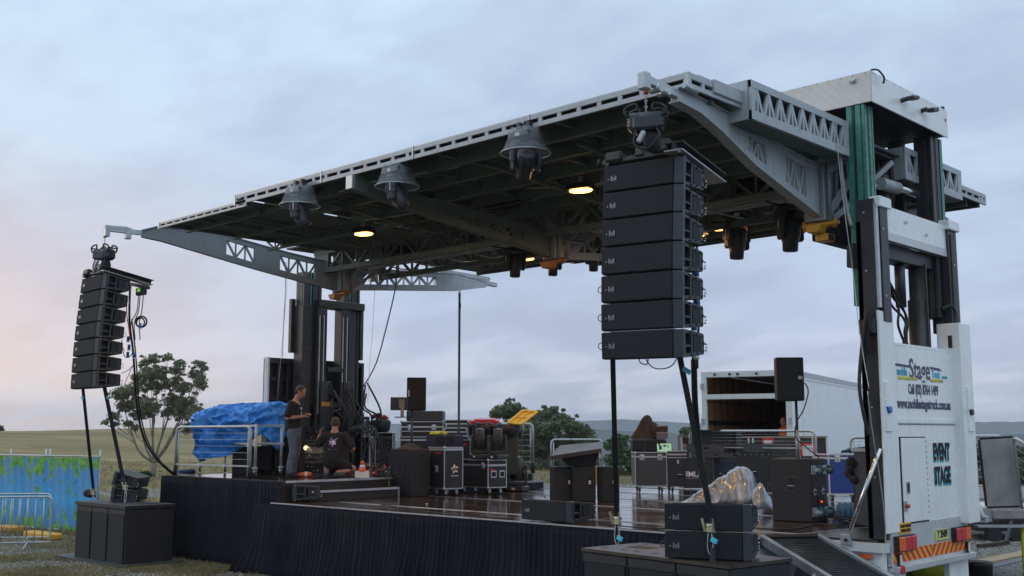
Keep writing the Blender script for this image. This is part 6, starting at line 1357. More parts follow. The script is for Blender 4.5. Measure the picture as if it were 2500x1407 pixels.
# small things on the wing: cone, charger box, drill
pc_ = at(884, 1168, Z=1.565); t_ = thing('traffic_cone', 'small orange and white cone on a white box at the wing edge', 'cone', pc_ + Vector((0, 0, .13)))
part(t_, 'cone', MB().loft([(pc_ + Vector((0, 0, .13 + z)), r) for z, r in ((0, .075), (.02, .07), (.06, .055))], M_orange, 12).loft([(pc_ + Vector((0, 0, .19 + z)), r) for z, r in ((0, .055), (.06, .045))], M_writ, 12).loft([(pc_ + Vector((0, 0, .25 + z)), r) for z, r in ((0, .045), (.07, .03))], M_orange, 12), True)
solo('white_box', MB().bx(-.13, .13, -.06, .08, 0, .13, M_paper, .01), 'small white box under the orange cone', 'box', pc_, RZC)
pd = at(742, 1165, Z=1.565); t_ = thing('cordless_drill', 'orange bottle shaped tool lying on the wing at the feet of the man in jeans', 'tool', pd, RZC)
part(t_, 'body', MB().loft([((-.14, 0, .04), .01), ((-.13, 0, .04), .025), ((-.05, 0, .045), .045), ((.06, 0, .05), .05), ((.13, 0, .05), .045), ((.15, 0, .05), .02)], M_orange, 10)); part(t_, 'tip', MB().loft([((-.2, 0, .035), .008), ((-.14, 0, .04), .02)], M_ylw, 8)); part(t_, 'clear_band', MB().cyl((.02, 0, .05), (.07, 0, .05), .052, M_writ, n=10))
for px_, py_, r_, lab in ((747, 1094, .045, 'small warm work lamp glowing on the amp rack beside the man in jeans'),):
    p = at(px_, py_, X=-18.15); t_ = thing('work_lamp', lab, 'lamp', p); part(t_, 'shade', MB().loft([(p + rtv * .03, .05), (p + rtv * .12 - Vector((0, 0, .09)), .02)], M_whited, 12), True); part(t_, 'bulb', MB().ball(p, r_, mat('warm_bulb', (1, .6, .3), .3, emit=(1, .42, .12), es=5), 10), True)
# ---- blue tarpaulin cart on the wing
ct = thing('wheeled_cart', 'silver legged wheeled cart hidden under the blue tarpaulin', 'cart', (-19.8, 12.5, 1.56))
CA, CB, CCc, CD = at(487, 1153, Z=1.56), at(622, 1166, Z=1.56), at(685, 1163, Z=1.56), at(548, 1154, Z=1.56)
mb = MB()
for p in (CA, CB, CCc, CD):
    p = Vector((p.x, p.y, 1.56)); part(ct, 'leg', MB().cyl(p + Vector((0, 0, .15)), p + Vector((0, 0, 1.02)), .028, M_galv, n=10), True); part(ct, 'caster', MB().torus(p + Vector((.02, 0, .06)), .042, .018, M_rub, tuple(rtv), 14, 6).cyl(p + Vector((0, -.0, .06)) - rtv * .015, p + Vector((.0, 0, .06)) + rtv * .03, .02, M_galv, n=8).box(p + Vector((0, 0, .12)), (.06, .06, .06), M_galv, None, .01).cyl(p + Vector((0, 0, .15)), p + Vector((0, 0, .19)), .05, M_galv), True)
cen = (CA + CB + CCc + CD) / 4
for a, b_ in ((CA, CB), (CB, CCc), (CCc, CD), (CD, CA)): mb.beam(Vector((a.x, a.y, 2.2)), Vector((b_.x, b_.y, 2.2)), .04, .04, M_galv).beam(Vector((a.x, a.y, 2.55)), Vector((b_.x, b_.y, 2.55)), .04, .04, M_galv)
part(ct, 'frame', mb, True)
def tarp():
    # loop of the hem in the cart plane; front from photo pixels, back mirrored behind
    fr = lambda x, y, d: at(x, y, D=(cen - CAMP).dot(f3) + d)
    rows = []; NA = 132
    hem = [(484, 1032, -.30), (489, 1118, -.32), (520, 1122, -.36), (560, 1112, -.38), (600, 1088, -.40), (632, 1062, -.40), (655, 1092, -.42), (672, 1098, -.42), (685, 1062, -.36), (712, 1096, -.2), (706, 1062, .1), (690, 1060, .3), (640, 1062, .42), (560, 1062, .42), (500, 1060, .42), (485, 1040, .2)]
    mid_ = [(487, 1014, -.18), (489, 1040, -.28), (520, 1045, -.33), (560, 1042, -.36), (600, 1040, -.38), (632, 1035, -.38), (655, 1040, -.38), (672, 1040, -.36), (686, 1030, -.30), (700, 1040, -.16), (698, 1035, .1), (688, 1040, .25), (640, 1040, .35), (560, 1040, .35), (500, 1036, .35), (487, 1020, .15)]
    sh = [(488, 1013, -.1), (500, 1008, -.16), (530, 1002, -.2), (560, 1004, -.24), (600, 1006, -.26), (625, 996, -.26), (655, 990, -.26), (672, 990, -.22), (690, 992, -.18), (692, 1000, -.08), (690, 995, .08), (680, 990, .15), (640, 988, .2), (560, 996, .2), (510, 1004, .2), (490, 1012, .1)]
    tp = [(515, 1003, 0), (520, 1000, -.04), (540, 993, -.08), (570, 992, -.1), (600, 997, -.1), (622, 990, -.1), (650, 986, -.1), (668, 986, -.08), (684, 988, -.04), (686, 990, 0), (682, 988, .04), (670, 986, .08), (635, 987, .1), (570, 992, .1), (530, 998, .1), (515, 1003, .04)]
    def loop(l): 
        P = [fr(*q) for q in l]; n = len(P); out = []
        for k in range(NA):
            f = k / NA * n; i = int(f); tt = f - i; a, b_, c, d_ = P[i - 1], P[i % n], P[(i + 1) % n], P[(i + 2) % n]
            out.append(.5 * ((2 * b_) + (c - a) * tt + (2 * a - 5 * b_ + 4 * c - d_) * tt * tt + (3 * b_ - a - 3 * c + d_) * tt ** 3))
        return out
    K = [loop(hem), loop(mid_), loop(sh), loop(tp)]; ctr = fr(600, 990, 0)
    for i in range(3):
        for j in range(13):
            f = j / 13; rows.append([a.lerp(b_, f) for a, b_ in zip(K[i], K[i + 1])])
    rows.append(K[3]); rows += [[p.lerp(ctr, f) for p in K[3]] for f in (.4, .8)]
    for i, r in enumerate(rows):
        for k, p in enumerate(r):
            q = p * 1.0; nz = mnoise.noise(Vector((p.x * 3.2, p.y * 3.2, p.z * 3.2))); rg = 1 - abs(mnoise.noise(Vector((p.x * 4 + 9, p.y * 4, p.z * 5)))) * 2.2; rg2 = 1 - abs(mnoise.noise(Vector((p.x * 9 + 3, p.y * 9, p.z * 7)))) * 2.2
            out = (p - cen); out.z = 0; out = out.normalized() if out.length > .01 else Vector((0, 0, 1))
            fall = 1 if i < 28 else .5; rg3 = 1 - abs(mnoise.noise(Vector((p.x * 19 + 5, p.y * 19, p.z * 15)))) * 2.2
            r[k] = q + (out * (.11 * nz + .095 * rg + .055 * rg2 + .018 * rg3) * fall + Vector((0, 0, .035 * nz + .04 * rg2 + .012 * rg3)) * (1 if i > 3 else .5))
    mb = MB().grid(rows, M_tarp, True, True); o = solo('tarpaulin', mb, 'crumpled bright blue tarpaulin draped over the wheeled cart on the left wing', 'tarpaulin'); o.modifiers.new('t', 'SOLIDIFY').thickness = .008
tarp()
mb = MB(); random.seed(61); cb = at(455, 1160, Z=1.57)
for k in range(6): mb.torus(cb + Vector((0, 0, .03 + k * .012)), .16 + .02 * random.random(), .013, mat('navy_cable', (.02, .04, .12), .5), (random.uniform(-.1, .1), random.uniform(-.1, .1), 1), 20, 5)
solo('cable_coil', mb, 'dark blue cable coiled on the corner of the left wing', 'cable coil')

# ---- right half
g1, o, w, h = case((1551, 1630, 1104, 1204), 1.2, RZC, .62, 'charcoal silver edged road case with two chrome latches under the black tool bag', m=M_casew, handles=0, lid=.14, group=G2); Og, wg, hg = o, w, h
g2, o2, w2, h2 = case((1632, 1742, 1119, 1204), 1.2, RZC + .02, .62, 'black road case printed with white letters MLA', m=M_case, edge=M_blackst, handles=2, lid=.12, group=G2)
mb = MB().text('MLA', (w2 * .60, -.004, h2 * .53), (1, 0, 0), (0, 0, 1), .15, M_writ, .95, .003).bx(w2 * .40, w2 * .70, -.004, -.002, h2 * .42, h2 * .425, M_writ)
for a in range(3):
    for b_ in range(4): mb.bx(w2 * .395 + a * .028, w2 * .395 + a * .028 + .022, -.004, -.002, h2 * .48 + b_ * .026, h2 * .48 + b_ * .026 + .018, M_writ)
part(g2, 'white_lettering', mb)
g3, o3, w3, h3 = case((1744, 1800, 1117, 1200), 1.2, RZC + .02, .62, 'dark navy road case between the MLA case and the case behind the plastic sheet', m=mat('navy_case_laminate', (.030, .036, .060), .45, var=.12), edge=M_casew, handles=2, latches=0, lid=.1, group=G2)
g4, o4, w4, h4 = case((1800, 1886, 1106, 1200), 1.2, RZC, .62, 'black studded road case behind the crumpled plastic sheet', m=M_case, edge=M_brownst, handles=1, latches=0, lid=.12, group=G2)
mb = MB()
for k in range(6): mb.ball((w4 * (k + .5) / 6, -.004, h4 * .955), .012, M_galv, 6)
part(g4, 'studs', mb)
# things on them
bg, ob, wb, hb_ = box_thing('tool_bag', (1545, 1628, 1073, 1104), 0, RZC, .45, 'boxy black tool bag on the charcoal road case', 'bag', M_strap, P=Og + Vector((-.02, .05, hg + .004)), bev=.03)
part(bg, 'straps', MB().bx(wb * .32, wb * .38, -.012, .0, -.02, hb_ * .9, M_rust).bx(wb * .75, wb * .8, -.012, .0, .0, hb_ * .9, M_dark))
rows = []; random.seed(71)
for i, (z, w_, x0) in enumerate(((0, .27, .22), (.09, .25, .25), (.20, .20, .28), (.31, .16, .31), (.40, .12, .32), (.47, .07, .33), (.49, .01, .33))):
    row = []
    for k in range(40):
        a = k * 2 * math.pi / 40; r = w_ * (1 + .10 * math.sin(a * 9 + math.sin(i * .8)) + .05 * math.sin(a * 17)); row.append(ob + rtv * (x0 + math.cos(a) * r * .85) + fwv * (.2 + math.sin(a) * r * .55) + Vector((0, 0, hb_ + z + .004)))
    rows.append(row)
mb = MB().grid(rows, mat('brown_curtain_cloth', (.055, .032, .022), .9, 0, var=.5, scale=4, bump=.4, bscale=14), True, True); mb.ball(ob + rtv * .47 + fwv * .2 + Vector((0, 0, hb_ + .16)), (.10, .12, .19), M_rust, 14)
solo('folded_cloth', mb, 'brown pleated cloth bundled on top of the black tool bag', 'cloth')
po = ob + Vector((0, 0, hb_ + .004)) + rtv * .50 + fwv * .1
for k, m_ in enumerate((mat('mauve_box_card', (.16, .14, .18), .7), M_rust)):
    solo('storage_box', MB().bx(0, .24, 0, .25, 0, .13, m_, .008).bx(-.004, .244, -.004, .25, .11, .135, M_brass), ('grey mauve box on the tool bag beside the brown cloth', 'pale topped box stacked on the grey mauve box beside the brown cloth')[k], 'box', po + Vector((0, 0, k * .14)), RZC)
o, w, h = fit(1605, 1640, 1080, 1101, 0, RZC, Og + Vector((0, 0, hg + .004)) + rtv * .45); t_ = thing('tablet_computer', 'tablet with a lit pale green screen leaning on the charcoal road case', 'tablet', o, RZC); ml = Matrix.Rotation(R(-18), 3, 'X')
part(t_, 'screen', MB().box((w / 2, .03, h / 2), (w, .012, h), M_screen, ml)); part(t_, 'shell', MB().box((w / 2, .042, h / 2), (w + .02, .012, h + .02), M_dark, ml).beam((w * .8, .05, h * .8), (w * 1.05, .15, .0), .02, .1, M_dark)); part(t_, 'screen_windows', MB().box((w * .22, .02, h * .5), (w * .18, .003, h * .5), M_dark, ml).box((w * .52, .016, h * .7), (w * .2, .003, h * .2), M_dark, ml))
zz = o2.z + h2 + .003
for k in range(2): 
    o, w, h = fit(1630, 1676, 1110, 1118, 0, RZC, Vector((o2.x, o2.y, zz))); tf = thing('flat_case', ('lower', 'upper')[k] + ' silver edged flat case lying on the MLA road case', 'case', o, RZC, 'flat cases on the MLA case'); part(tf, 'shell', MB().bx(0, w, 0, .5, .01, .065, M_brownst)); part(tf, 'edging', MB().bx(-.004, w + .004, -.005, .02, .056, .072, M_alu).bx(-.004, w + .004, -.005, .02, 0, .014, M_alu).bx(w - .02, w + .005, .02, .5, .056, .072, M_alu)); zz += .076
def tray(px, P, label, m=None):
    def ex(t_, w, d, h): part(t_, 'hand_hole', MB().prism([(w * .42, h * .55), (w * .46, h * .42), (w * .6, h * .48), (w * .62, h * .68), (w * .5, h * .72)], (0, -.004, 0), (1, 0, 0), (0, 0, 1), .006, M_dark)); part(t_, 'rim', MB().bx(-.004, w + .004, -.004, .015, h - .004, h + .006, M_rust))
    return box_thing('tray', px, 0, RZC, .5, label, 'tray', m or M_casew, P=P, extra=ex, bev=.006, group='grey trays with hand holes')
tray((1703, 1790, 1108, 1120), Vector((o2.x, o2.y, o2.z + h2 + .004)) + rtv * .55, 'long low grey tray lying on the MLA case and the navy case')
tray((1676, 1768, 1086, 1107), Vector((o2.x, o2.y, o2.z + h2 + .105)) + rtv * .35 + fwv * .1, 'short grey tray on top of the long one, before the open lid')
tr3, o5, w5, h5 = tray((1884, 1942, 1106, 1120), Vector((o4.x, o4.y, o4.z + h4 * .9)) + rtv * .75, 'small grey tray behind the big right subwoofer')
tray((1822, 1932, 1084, 1106), Vector((o4.x, o4.y, o4.z + h4 + .004)) + rtv * .15 + fwv * .1, 'wide grey tray with a hand hole on the studded case')
o, w, h = fit(1690, 1812, 1041, 1112, 0, RZC + .05, Vector((o3.x, o3.y, 0)) + fwv * .75 + Vector((0, 0, o3.z + h3 * .93))); t_ = thing('open_case_lid', 'tall open black lid standing upright behind the grey trays', 'case lid', o, RZC + .05)
part(t_, 'inner_panel', MB().bx(0, w, .18, .2, 0, h, M_case)); part(t_, 'rim', MB().bx(w - .12, w, 0, .18, 0, h, M_casew, .01).bx(0, w - .12, 0, .18, h - .02, h, M_case).bx(0, .02, 0, .18, 0, h - .02, M_case)); part(t_, 'studs', MB().ball((w - .02, -.003, h - .02), .02, M_galv, 8).ball((w - .02, -.003, h * .5), .012, M_galv, 6).ball((w - .02, -.003, h * .2), .012, M_galv, 6))
# long work box with red notices at the back
o, w, h = fit(1665, 2025, 1065, 1192, 1.2, RZC, at(1850, 1192, Z=1.2)); t_ = thing('equipment_cabinet', 'long dark cabinet with pale edges and two red bordered notices at the stage back', 'cabinet', o, RZC)
part(t_, 'body', MB().bx(0, w, .02, .5, 0, h, M_brownst)); mb = MB().bx(0, w, -.01, .02, h - .035, h, M_brass).bx(0, .03, -.008, .02, 0, h - .035, M_whited).bx(w - .04, w, -.008, .02, 0, h - .035, M_whited)
for f in (.455, .485, .80): mb.bx(w * f, w * f + .035, -.006, .02, 0, h - .035, M_whited)
part(t_, 'edging', mb)
for x0, x1, y0, y1 in ((1863, 1893, 1070, 1100), (1956, 1992, 1082, 1114)):
    a0 = (x0 - 1665) / 360 * w; a1_ = (x1 - 1665) / 360 * w; z1 = h - (y0 - 1065) / 127 * h; z0 = h - (y1 - 1065) / 127 * h; q = (a1_ - a0) * .17
    s_ = part(t_, 'notice', MB().bx(a0, a1_, -.014, -.008, z0, z1, M_red)); part(s_, 'paper', MB().bx(a0 + q, a1_ - q, -.018, -.014, z0, z1 - q, M_paper))
# big sub with castors, its pole and speaker
sb2, wl, wr, h = corner_box('subwoofer', 1886, 1985, 2022, 1121, 1277, 1.2, 1268, 1263, 'large black subwoofer with blue wheels on its side at the right of the stage', 'subwoofer', M_cab)
part(sb2, 'cabinet', MB().bx(-wl, 0, 0, wr, 0, h, M_cab, .012)); part(sb2, 'pocket_handle', MB().bx(-wl * .64, -wl * .36, -.006, .0, h * .47, h * .72, M_cheek, .006).bx(-wl * .60, -wl * .40, -.009, -.004, h * .50, h * .69, M_dark).bx(-wl * .58, -wl * .42, -.013, -.008, h * .56, h * .575, M_galv))
for y, z in ((.15 * wr, .14), (.15 * wr, h - .15), (.85 * wr, h - .15), (.85 * wr, .14)):
    part(sb2, 'caster', MB().torus((.085, y, z), .045, .02, mat('blue_castor_tyre', (.02, .12, .17), .5), (0, 1, 0), 16, 6).cyl((.085, y - .02, z), (.085, y + .02, z), .022, M_galv, n=8).bx(0, .08, y - .03, y - .025, z - .02, z + .03, M_galv).bx(0, .08, y + .025, y + .03, z - .02, z + .03, M_galv).bx(-.001, .008, y - .06, y + .06, z - .06, z + .06, M_galv))
mb = MB(); star_logo(mb, (.003, wr * .2, h * .48), (0, 1, 0), (0, 0, 1), .055, M_writ, M_dark); star_logo(mb, (.003, wr * .75, h * .48), (0, 1, 0), (0, 0, 1), .055, M_writ, M_dark); part(sb2, 'star_badges', mb)
part(sb2, 'power_panel', MB().bx(0, .01, wr * .35, wr * .7, h * .12, h * .4, M_dark).box((.016, wr * .55, h * .32), (.012, .03, .02), mat('red_led', (.6, .02, .01), emit=(1, .05, .02), es=2)).box((.016, wr * .42, h * .2), (.03, .04, .09), M_blue).box((.016, wr * .6, h * .18), (.03, .07, .03), M_blue))
M2 = ROOT[sb2.name]; pc = M2 @ Vector((-wl * .5, wr * .5, h)); pe = at(1940, 979, D=(pc - CAMP).dot(f3)); ph = Vector((pc.x, pc.y, pe.z))
solo('speaker_pole', MB().cyl(pc, ph, .020, M_blackst, n=10).cyl(pc, pc.lerp(ph, .5), .026, M_galv, n=10), 'pole rising from the large right subwoofer to its speaker', 'pole')
ps2, _, _, _ = pole_speaker((1898, 1965, 873, 979), ph - fwv * .2, RZC - .05, 'black speaker with side input panel on the pole above the large right subwoofer', 'side')
cable([at(1960, 935, D=(pc - CAMP).dot(f3)), at(1968, 940, D=(pc - CAMP).dot(f3)), at(1973, 960, D=(pc - CAMP).dot(f3)), at(1962, 1000, D=(pc - CAMP).dot(f3)), at(1945, 1032, D=(pc - CAMP).dot(f3)), at(1943, 1068, D=(pc - CAMP).dot(f3)), at(1975, 1098, D=(pc - CAMP).dot(f3)), at(2003, 1125, D=(pc - CAMP).dot(f3)), at(2012, 1200, D=(pc - CAMP).dot(f3)), at(2030, 1262, D=(pc - CAMP).dot(f3))], .009, 'black cable from the right pole speaker down the side of the large subwoofer', sub=6)
mb = MB(); random.seed(81)
for k in range(16):
    a = at(random.uniform(2015, 2035), random.uniform(1255, 1275), Z=1.22); b_ = a + Vector((random.uniform(.1, .5), random.uniform(-.1, .3), .02)); c = at(random.uniform(2060, 2110), random.uniform(1270, 1285), Z=1.215); mb.tube([a + Vector((0, 0, .06)), b_, c], .009, M_cable, 5, 5)
solo('cable_pile', mb, 'tangle of black cables on the deck between the large subwoofer and the truck', 'cables')
g5, o, w, h = case((2026, 2128, 1109, 1226), 1.2, RZC + .15, .6, 'bright blue silver edged road case at the right of the stage', m=M_bluecase, edge=M_whited, handles=0, lid=.10, group=G2)
mb = MB(); random.seed(83)
for k in range(14): x0 = random.uniform(.3, .5); mb.tube([o + rtv * (x0) + fwv * random.uniform(.1, .5) + Vector((0, 0, h + .02 + random.random() * .07)), o + rtv * (x0 + .35) + fwv * random.uniform(.1, .5) + Vector((0, 0, h + .03 + random.random() * .09)), o + rtv * (x0 + .65) + fwv * random.uniform(.1, .5) + Vector((0, 0, h + .02 + random.random() * .06))], .014, mat('navy_cable', (.02, .04, .12)), 5, 4)
solo('cable_coil', mb, 'flat bundle of navy cables on the blue road case', 'cables')
# plastic sheet
rows = []; cen2 = at(1790, 1232, Z=1.21) + fwv * .5
oln = [(1672, 1222, 1672), (1672, 1222, 1)]
prof = [(1640, 1236), (1672, 1222), (1700, 1205), (1730, 1186), (1752, 1170), (1768, 1163), (1782, 1152), (1800, 1141), (1818, 1143), (1832, 1155), (1842, 1178), (1850, 1200), (1858, 1222), (1862, 1250), (1862, 1262)]
Dm = (cen2 - CAMP).dot(f3)
for j in range(90):
    f = j / 89 * (len(prof) - 1); i = min(int(f), len(prof) - 2); tt = f - i; x = prof[i][0] + (prof[i + 1][0] - prof[i][0]) * tt; y = prof[i][1] + (prof[i + 1][1] - prof[i][1]) * tt
    topp = at(x, y, D=Dm); h_ = max(.0, topp.z - 1.206); row = []
    for k in range(25):
        s = (k - 12) / 12; q = Vector((topp.x, topp.y, 1.206)) + fwv * (s * (.10 + .42 * (h_ / .8)) + .04 * math.sin(x * .1)) + Vector((0, 0, h_ * max(0, 1 - abs(s) ** 1.5)))
        e_ = 1 if 0 < k < 24 and h_ > .04 else 0; rg = 1 - abs(mnoise.noise(Vector((x * .05, s * .9, 1)))) * 2.6; rg2 = 1 - abs(mnoise.noise(Vector((x * .13, s * 1.6, 5)))) * 2.4
        row.append(q + (fwv * (.085 * rg + .022 * rg2) * (-1 if s < 0 else 1) + Vector((0, 0, .02 * rg2 * (h_ > .1)))) * e_ + rtv * .03 * rg * e_)
    rows.append(row)
mb = MB().grid(rows, M_ptarp); o_ = solo('plastic_sheet', mb, 'crumpled translucent grey plastic sheet heaped behind the paired speakers', 'plastic sheet'); o_.modifiers.new('t', 'SOLIDIFY').thickness = .004
rows = []
for i in range(10):
    row = []
    for j in range(16):
        x = 1846 + j * 3.2; yb_ = 1256; base = at(x, yb_ - 1, Z=1.206) + fwv * (.1 + i * .05); hh = .42 * math.sin(math.pi * min(1, (i + .5) / 10)) * (.4 + .6 * math.sin(math.pi * j / 15)); row.append(base + Vector((0, 0, max(.01, hh + .06 * mnoise.noise(Vector((j * .3, i * .4, 3))) + .03 * (1 - abs(mnoise.noise(Vector((j * .35, i * .4, 6)))) * 2)))))
    rows.append(row)
o_ = solo('plastic_sheet', MB().grid(rows, M_ptarp), 'smaller heap of plastic sheet against the left side of the large subwoofer', 'plastic sheet'); o_.modifiers.new('t', 'SOLIDIFY').thickness = .004
# water bottles
pw = at(2078, 1272, Z=1.206); M_water = mat('blue_water_bottle', (.20, .42, .62), .15, 0, var=.2, scale=20, trans=.4)
t_ = thing('water_pack', 'shrink wrapped pack of blue water bottles at the foot of the truck mast', 'water bottles', pw)
for a in range(4):
    for b_ in range(3):
        q = pw + rtv * (-.12 + a * .078) + fwv * (b_ * .075); part(t_, 'bottle', MB().loft([(q + Vector((0, 0, z)), r) for z, r in ((0, .03), (.01, .036), (.08, .034), (.15, .036), (.19, .03), (.22, .014), (.24, .014), (.25, .001))], M_water, 10), True)
# black box and bag against the mast
box_thing('black_box', (2094, 2126, 1180, 1288), 1.2, RZC - .2, .35, 'tall black box against the near leg of the right mast', 'box', M_dark, P=at(2110, 1284, Z=1.2))
mb = MB(); random.seed(91); q = at(2105, 1178, D=(at(2110, 1284, Z=1.2) - CAMP).dot(f3)) + fwv * .1
for k in range(26): mb.ball(q + rtv * random.uniform(-.14, .14) + fwv * random.uniform(-.1, .12) + Vector((0, 0, random.uniform(.0, .26))), (random.uniform(.05, .1), random.uniform(.05, .1), random.uniform(.05, .09)), M_strap, 8)
solo('cloth_bundle', mb, 'bundled black cloth on the tall black box by the right mast', 'cloth')
mb = MB().bx(0, .35, 0, .3, 0, 1.0, M_casew, .01).bx(-.02, .37, -.02, .32, .96, 1.0, M_galv); solo('control_box', mb, 'dark grey control box behind the near leg of the right mast', 'control box', at(2140, 1290, Z=1.205) - Vector((.35, -.15, 0)), 0)
# litter on deck
for k, (x, y) in enumerate(((1330, 1213), (1576, 1226), (1590, 1238), (1042, 1232))):
    solo('litter', MB().box((0, 0, .01), (.05, .02, .016), M_dark if k != 3 else M_paper, None, .004), ('black scrap on the wet deck near the wedge monitors', 'dark scrap on the wet deck left of the front speaker pair', 'pale scrap on the wet deck left of the front speaker pair', 'white paper scrap on the deck in front of the left subwoofer')[k], 'litter', at(x, y, Z=1.202), k)
# pallet of small stuff on the left corner stack
p = at(215, 1214, Z=LTOP); solo('cable_bag', MB().ball(p + Vector((0, 0, .08)), (.12, .1, .09), M_strap, 10).ball(p + Vector((.1, 0, .05)), (.08, .08, .06), M_strap, 10), 'small black bag on the left floor block beside the strap', 'bag')
cable([at(318, 1195, Y=9.9), at(330, 1205, Y=10), at(350, 1222, Z=LTOP + .02), at(325, 1225, Z=LTOP + .015), at(345, 1230, Z=LTOP + .015), at(400, 1228, Z=LTOP + .02)], .008, 'thin black cable trailing over the left floor block', sub=6)

# ================================================================== PEOPLE
def remesh(o, v, it=3):
    m = o.modifiers.new('skin', 'REMESH'); m.mode = 'VOXEL'; m.voxel_size = v; m.use_smooth_shade = True
    s = o.modifiers.new('soft', 'SMOOTH'); s.factor = .5; s.iterations = it; return o
def limb(mb, pts, m, n=12): mb.loft(pts, m, n); [mb.ball(p, r * .99, m, 10) for p, r in pts]
def hand(mb, w, d, up, s, m):
    """w wrist, d pointing direction, up back of the hand, s side of the thumb (+1/-1)"""
    w = Vector(w); d = Vector(d).normalized(); up = Vector(up); up = (up - d * up.dot(d)).normalized(); sd_ = d.cross(up) * s
    rot = Matrix((d, sd_, up)).transposed(); mb.ball(w + d * .045, (.05, .04, .018), m, 10, rot)
    for k, (o_, ln) in enumerate(((-.03, .062), (-.01, .076), (.011, .08), (.031, .07))):
        a = w + d * .08 + sd_ * o_; b_ = a + d * ln * .5 - up * .010; c = b_ + d * ln * .38 - up * .03; limb(mb, [(a, .0105), (b_, .0098), (c, .0085)], m, 8)
    a = w + d * .02 + sd_ * .035; b_ = a + (d * .6 + sd_ * .7) * .04; limb(mb, [(a, .014), (b_, .012), (b_ + (d * .9 + sd_ * .15 - up * .3) * .035, .0105)], m, 8)
def head(mb, c, rot, m):
    R3 = rot; P = lambda x, y, z: Vector(c) + R3 @ Vector((x, y, z))
    mb.ball(P(-.01, 0, .035), (.100, .078, .092), m, 18, R3).ball(P(.025, 0, -.03), (.070, .062, .085), m, 16, R3).ball(P(.055, 0, -.088), (.034, .036, .026), m, 10, R3)
    mb.ball(P(.078, .03, .018), (.022, .026, .012), m, 8, R3).ball(P(.078, -.03, .018), (.022, .026, .012), m, 8, R3)           # brow
    mb.loft([(P(.085, 0, .012), .009), (P(.102, 0, -.018), .014), (P(.108, 0, -.03), .015), (P(.088, 0, -.038), .008)], m, 10)   # nose
    mb.ball(P(.084, 0, -.058), (.014, .024, .007), m, 8, R3).ball(P(.082, 0, -.069), (.014, .022, .008), m, 8, R3)             # lips
    for s in (-1, 1): mb.ball(P(-.005, s * .080, -.005), (.022, .009, .032), m, 8, R3).ball(P(.045, s * .045, -.03), (.03, .02, .03), m, 8, R3)
def face_bits(t_, c, rot):
    P = lambda x, y, z: Vector(c) + rot @ Vector((x, y, z)); mb = MB()
    for s in (-1, 1): mb.ball(P(.086, s * .030, .002), (.008, .013, .007), M_dark, 8, rot)
    part(t_, 'eyes', mb)
def hair(t_, c, rot, m=None, back=True):
    P = lambda x, y, z: Vector(c) + rot @ Vector((x, y, z)); mb = MB(); mb.ball(P(-.022, 0, .052), (.094, .084, .083), m or M_hair, 16, rot).ball(P(-.045, 0, .01), (.066, .080, .08), m or M_hair, 14, rot)
    for s in (-1, 1): mb.ball(P(.0, s * .072, .02), (.028, .012, .035), m or M_hair, 8, rot)
    o = part(t_, 'hair', mb); remesh(o, .008, 2)
def shoe(mb, ank, fwd, m):
    f = Vector(fwd).normalized(); f.z = 0; s = f.cross(Vector((0, 0, 1))); rot = Matrix((f, -s, Vector((0, 0, 1)))).transposed(); a = Vector((ank[0], ank[1], max(.035, ank[2] - .045)))
    mb.ball(a + f * .10, (.10, .045, .038), m, 10, rot).ball(a - f * .01, (.055, .04, .05), m, 10, rot).ball(a + f * .05 + Vector((0, 0, .02)), (.08, .04, .035), m, 10, rot)
# -- man standing, seen from his right side, looking down at his hands
pm = at(714, 1166, Z=1.56)
mn = thing('person', 'standing man in black t-shirt and blue jeans looking down at his hands', 'person', (pm.x, pm.y, 1.56), RZC - .12)
ry = lambda a: Matrix.Rotation(a, 3, 'Y')
mb = MB(); S = M_skinp
limb(mb, [((-.01, 0, .97), .105), ((-.02, 0, 1.10), .12), ((-.01, 0, 1.30), .14), ((0, 0, 1.38), .12)], S); limb(mb, [((.0, 0, 1.42), .065), ((.045, 0, 1.50), .056), ((.075, 0, 1.57), .056)], S)
for s in (-1, 1):
    limb(mb, [((0, s * .08, .90), .07), ((.03, s * .10, .52), .06), ((-.02, s * .11, .30), .058), ((-.03, s * .11, .09), .04)], S)
    sh, el = Vector((0, s * .17, 1.40)), Vector((-.06, s * .24, 1.13))
    wr_ = Vector((.19, s * .12 + .0, 1.16)) if s < 0 else Vector((.20, s * .10, 1.20))
    limb(mb, [(sh, .062), (sh.lerp(el, .5), .05), (el, .043), (el.lerp(wr_, .35), .042), (wr_, .028)], S); hand(mb, wr_, (wr_ - el) + Vector((.05, -s * .12, .02)), (0, 0, 1), -s, S)
rh = ry(R(30)); hc = (.115, 0, 1.635); head(mb, hc, rh, S); remesh(part(mn, 'body', mb), .009, 2); face_bits(mn, hc, rh); hair(mn, hc, rh)
mb = MB(); limb(mb, [((-.01, .0, .90), .165), ((-.02, 0, 1.08), .155), ((-.01, 0, 1.30), .16)], M_tee, 16); mb.ball((-.01, 0, 1.36), (.13, .21, .10), M_tee, 14).ball((-.005, 0, 1.1), (.145, .175, .22), M_tee, 14).ball((0, 0, 1.42), (.09, .12, .055), M_tee, 12)
for s in (-1, 1): limb(mb, [((0, s * .17, 1.40), .078), ((-.035, s * .215, 1.24), .078), ((-.045, s * .225, 1.20), .08)], M_tee)
to = part(mn, 't_shirt', mb); remesh(to, .013, 3)
part(mn, 'shirt_print', MB().bx(.148, .156, -.06, -.01, 1.30, 1.34, M_writ).bx(.15, .158, -.05, -.015, 1.12, 1.26, M_alu))
mb = MB(); limb(mb, [((0, 0, .93), .16), ((0, 0, .84), .15)], M_jean, 16)
for s in (-1, 1): limb(mb, [((0, s * .085, .86), .11), ((.035, s * .10, .52), .078), ((-.005, s * .11, .32), .072), ((-.025, s * .11, .11), .07)], M_jean)
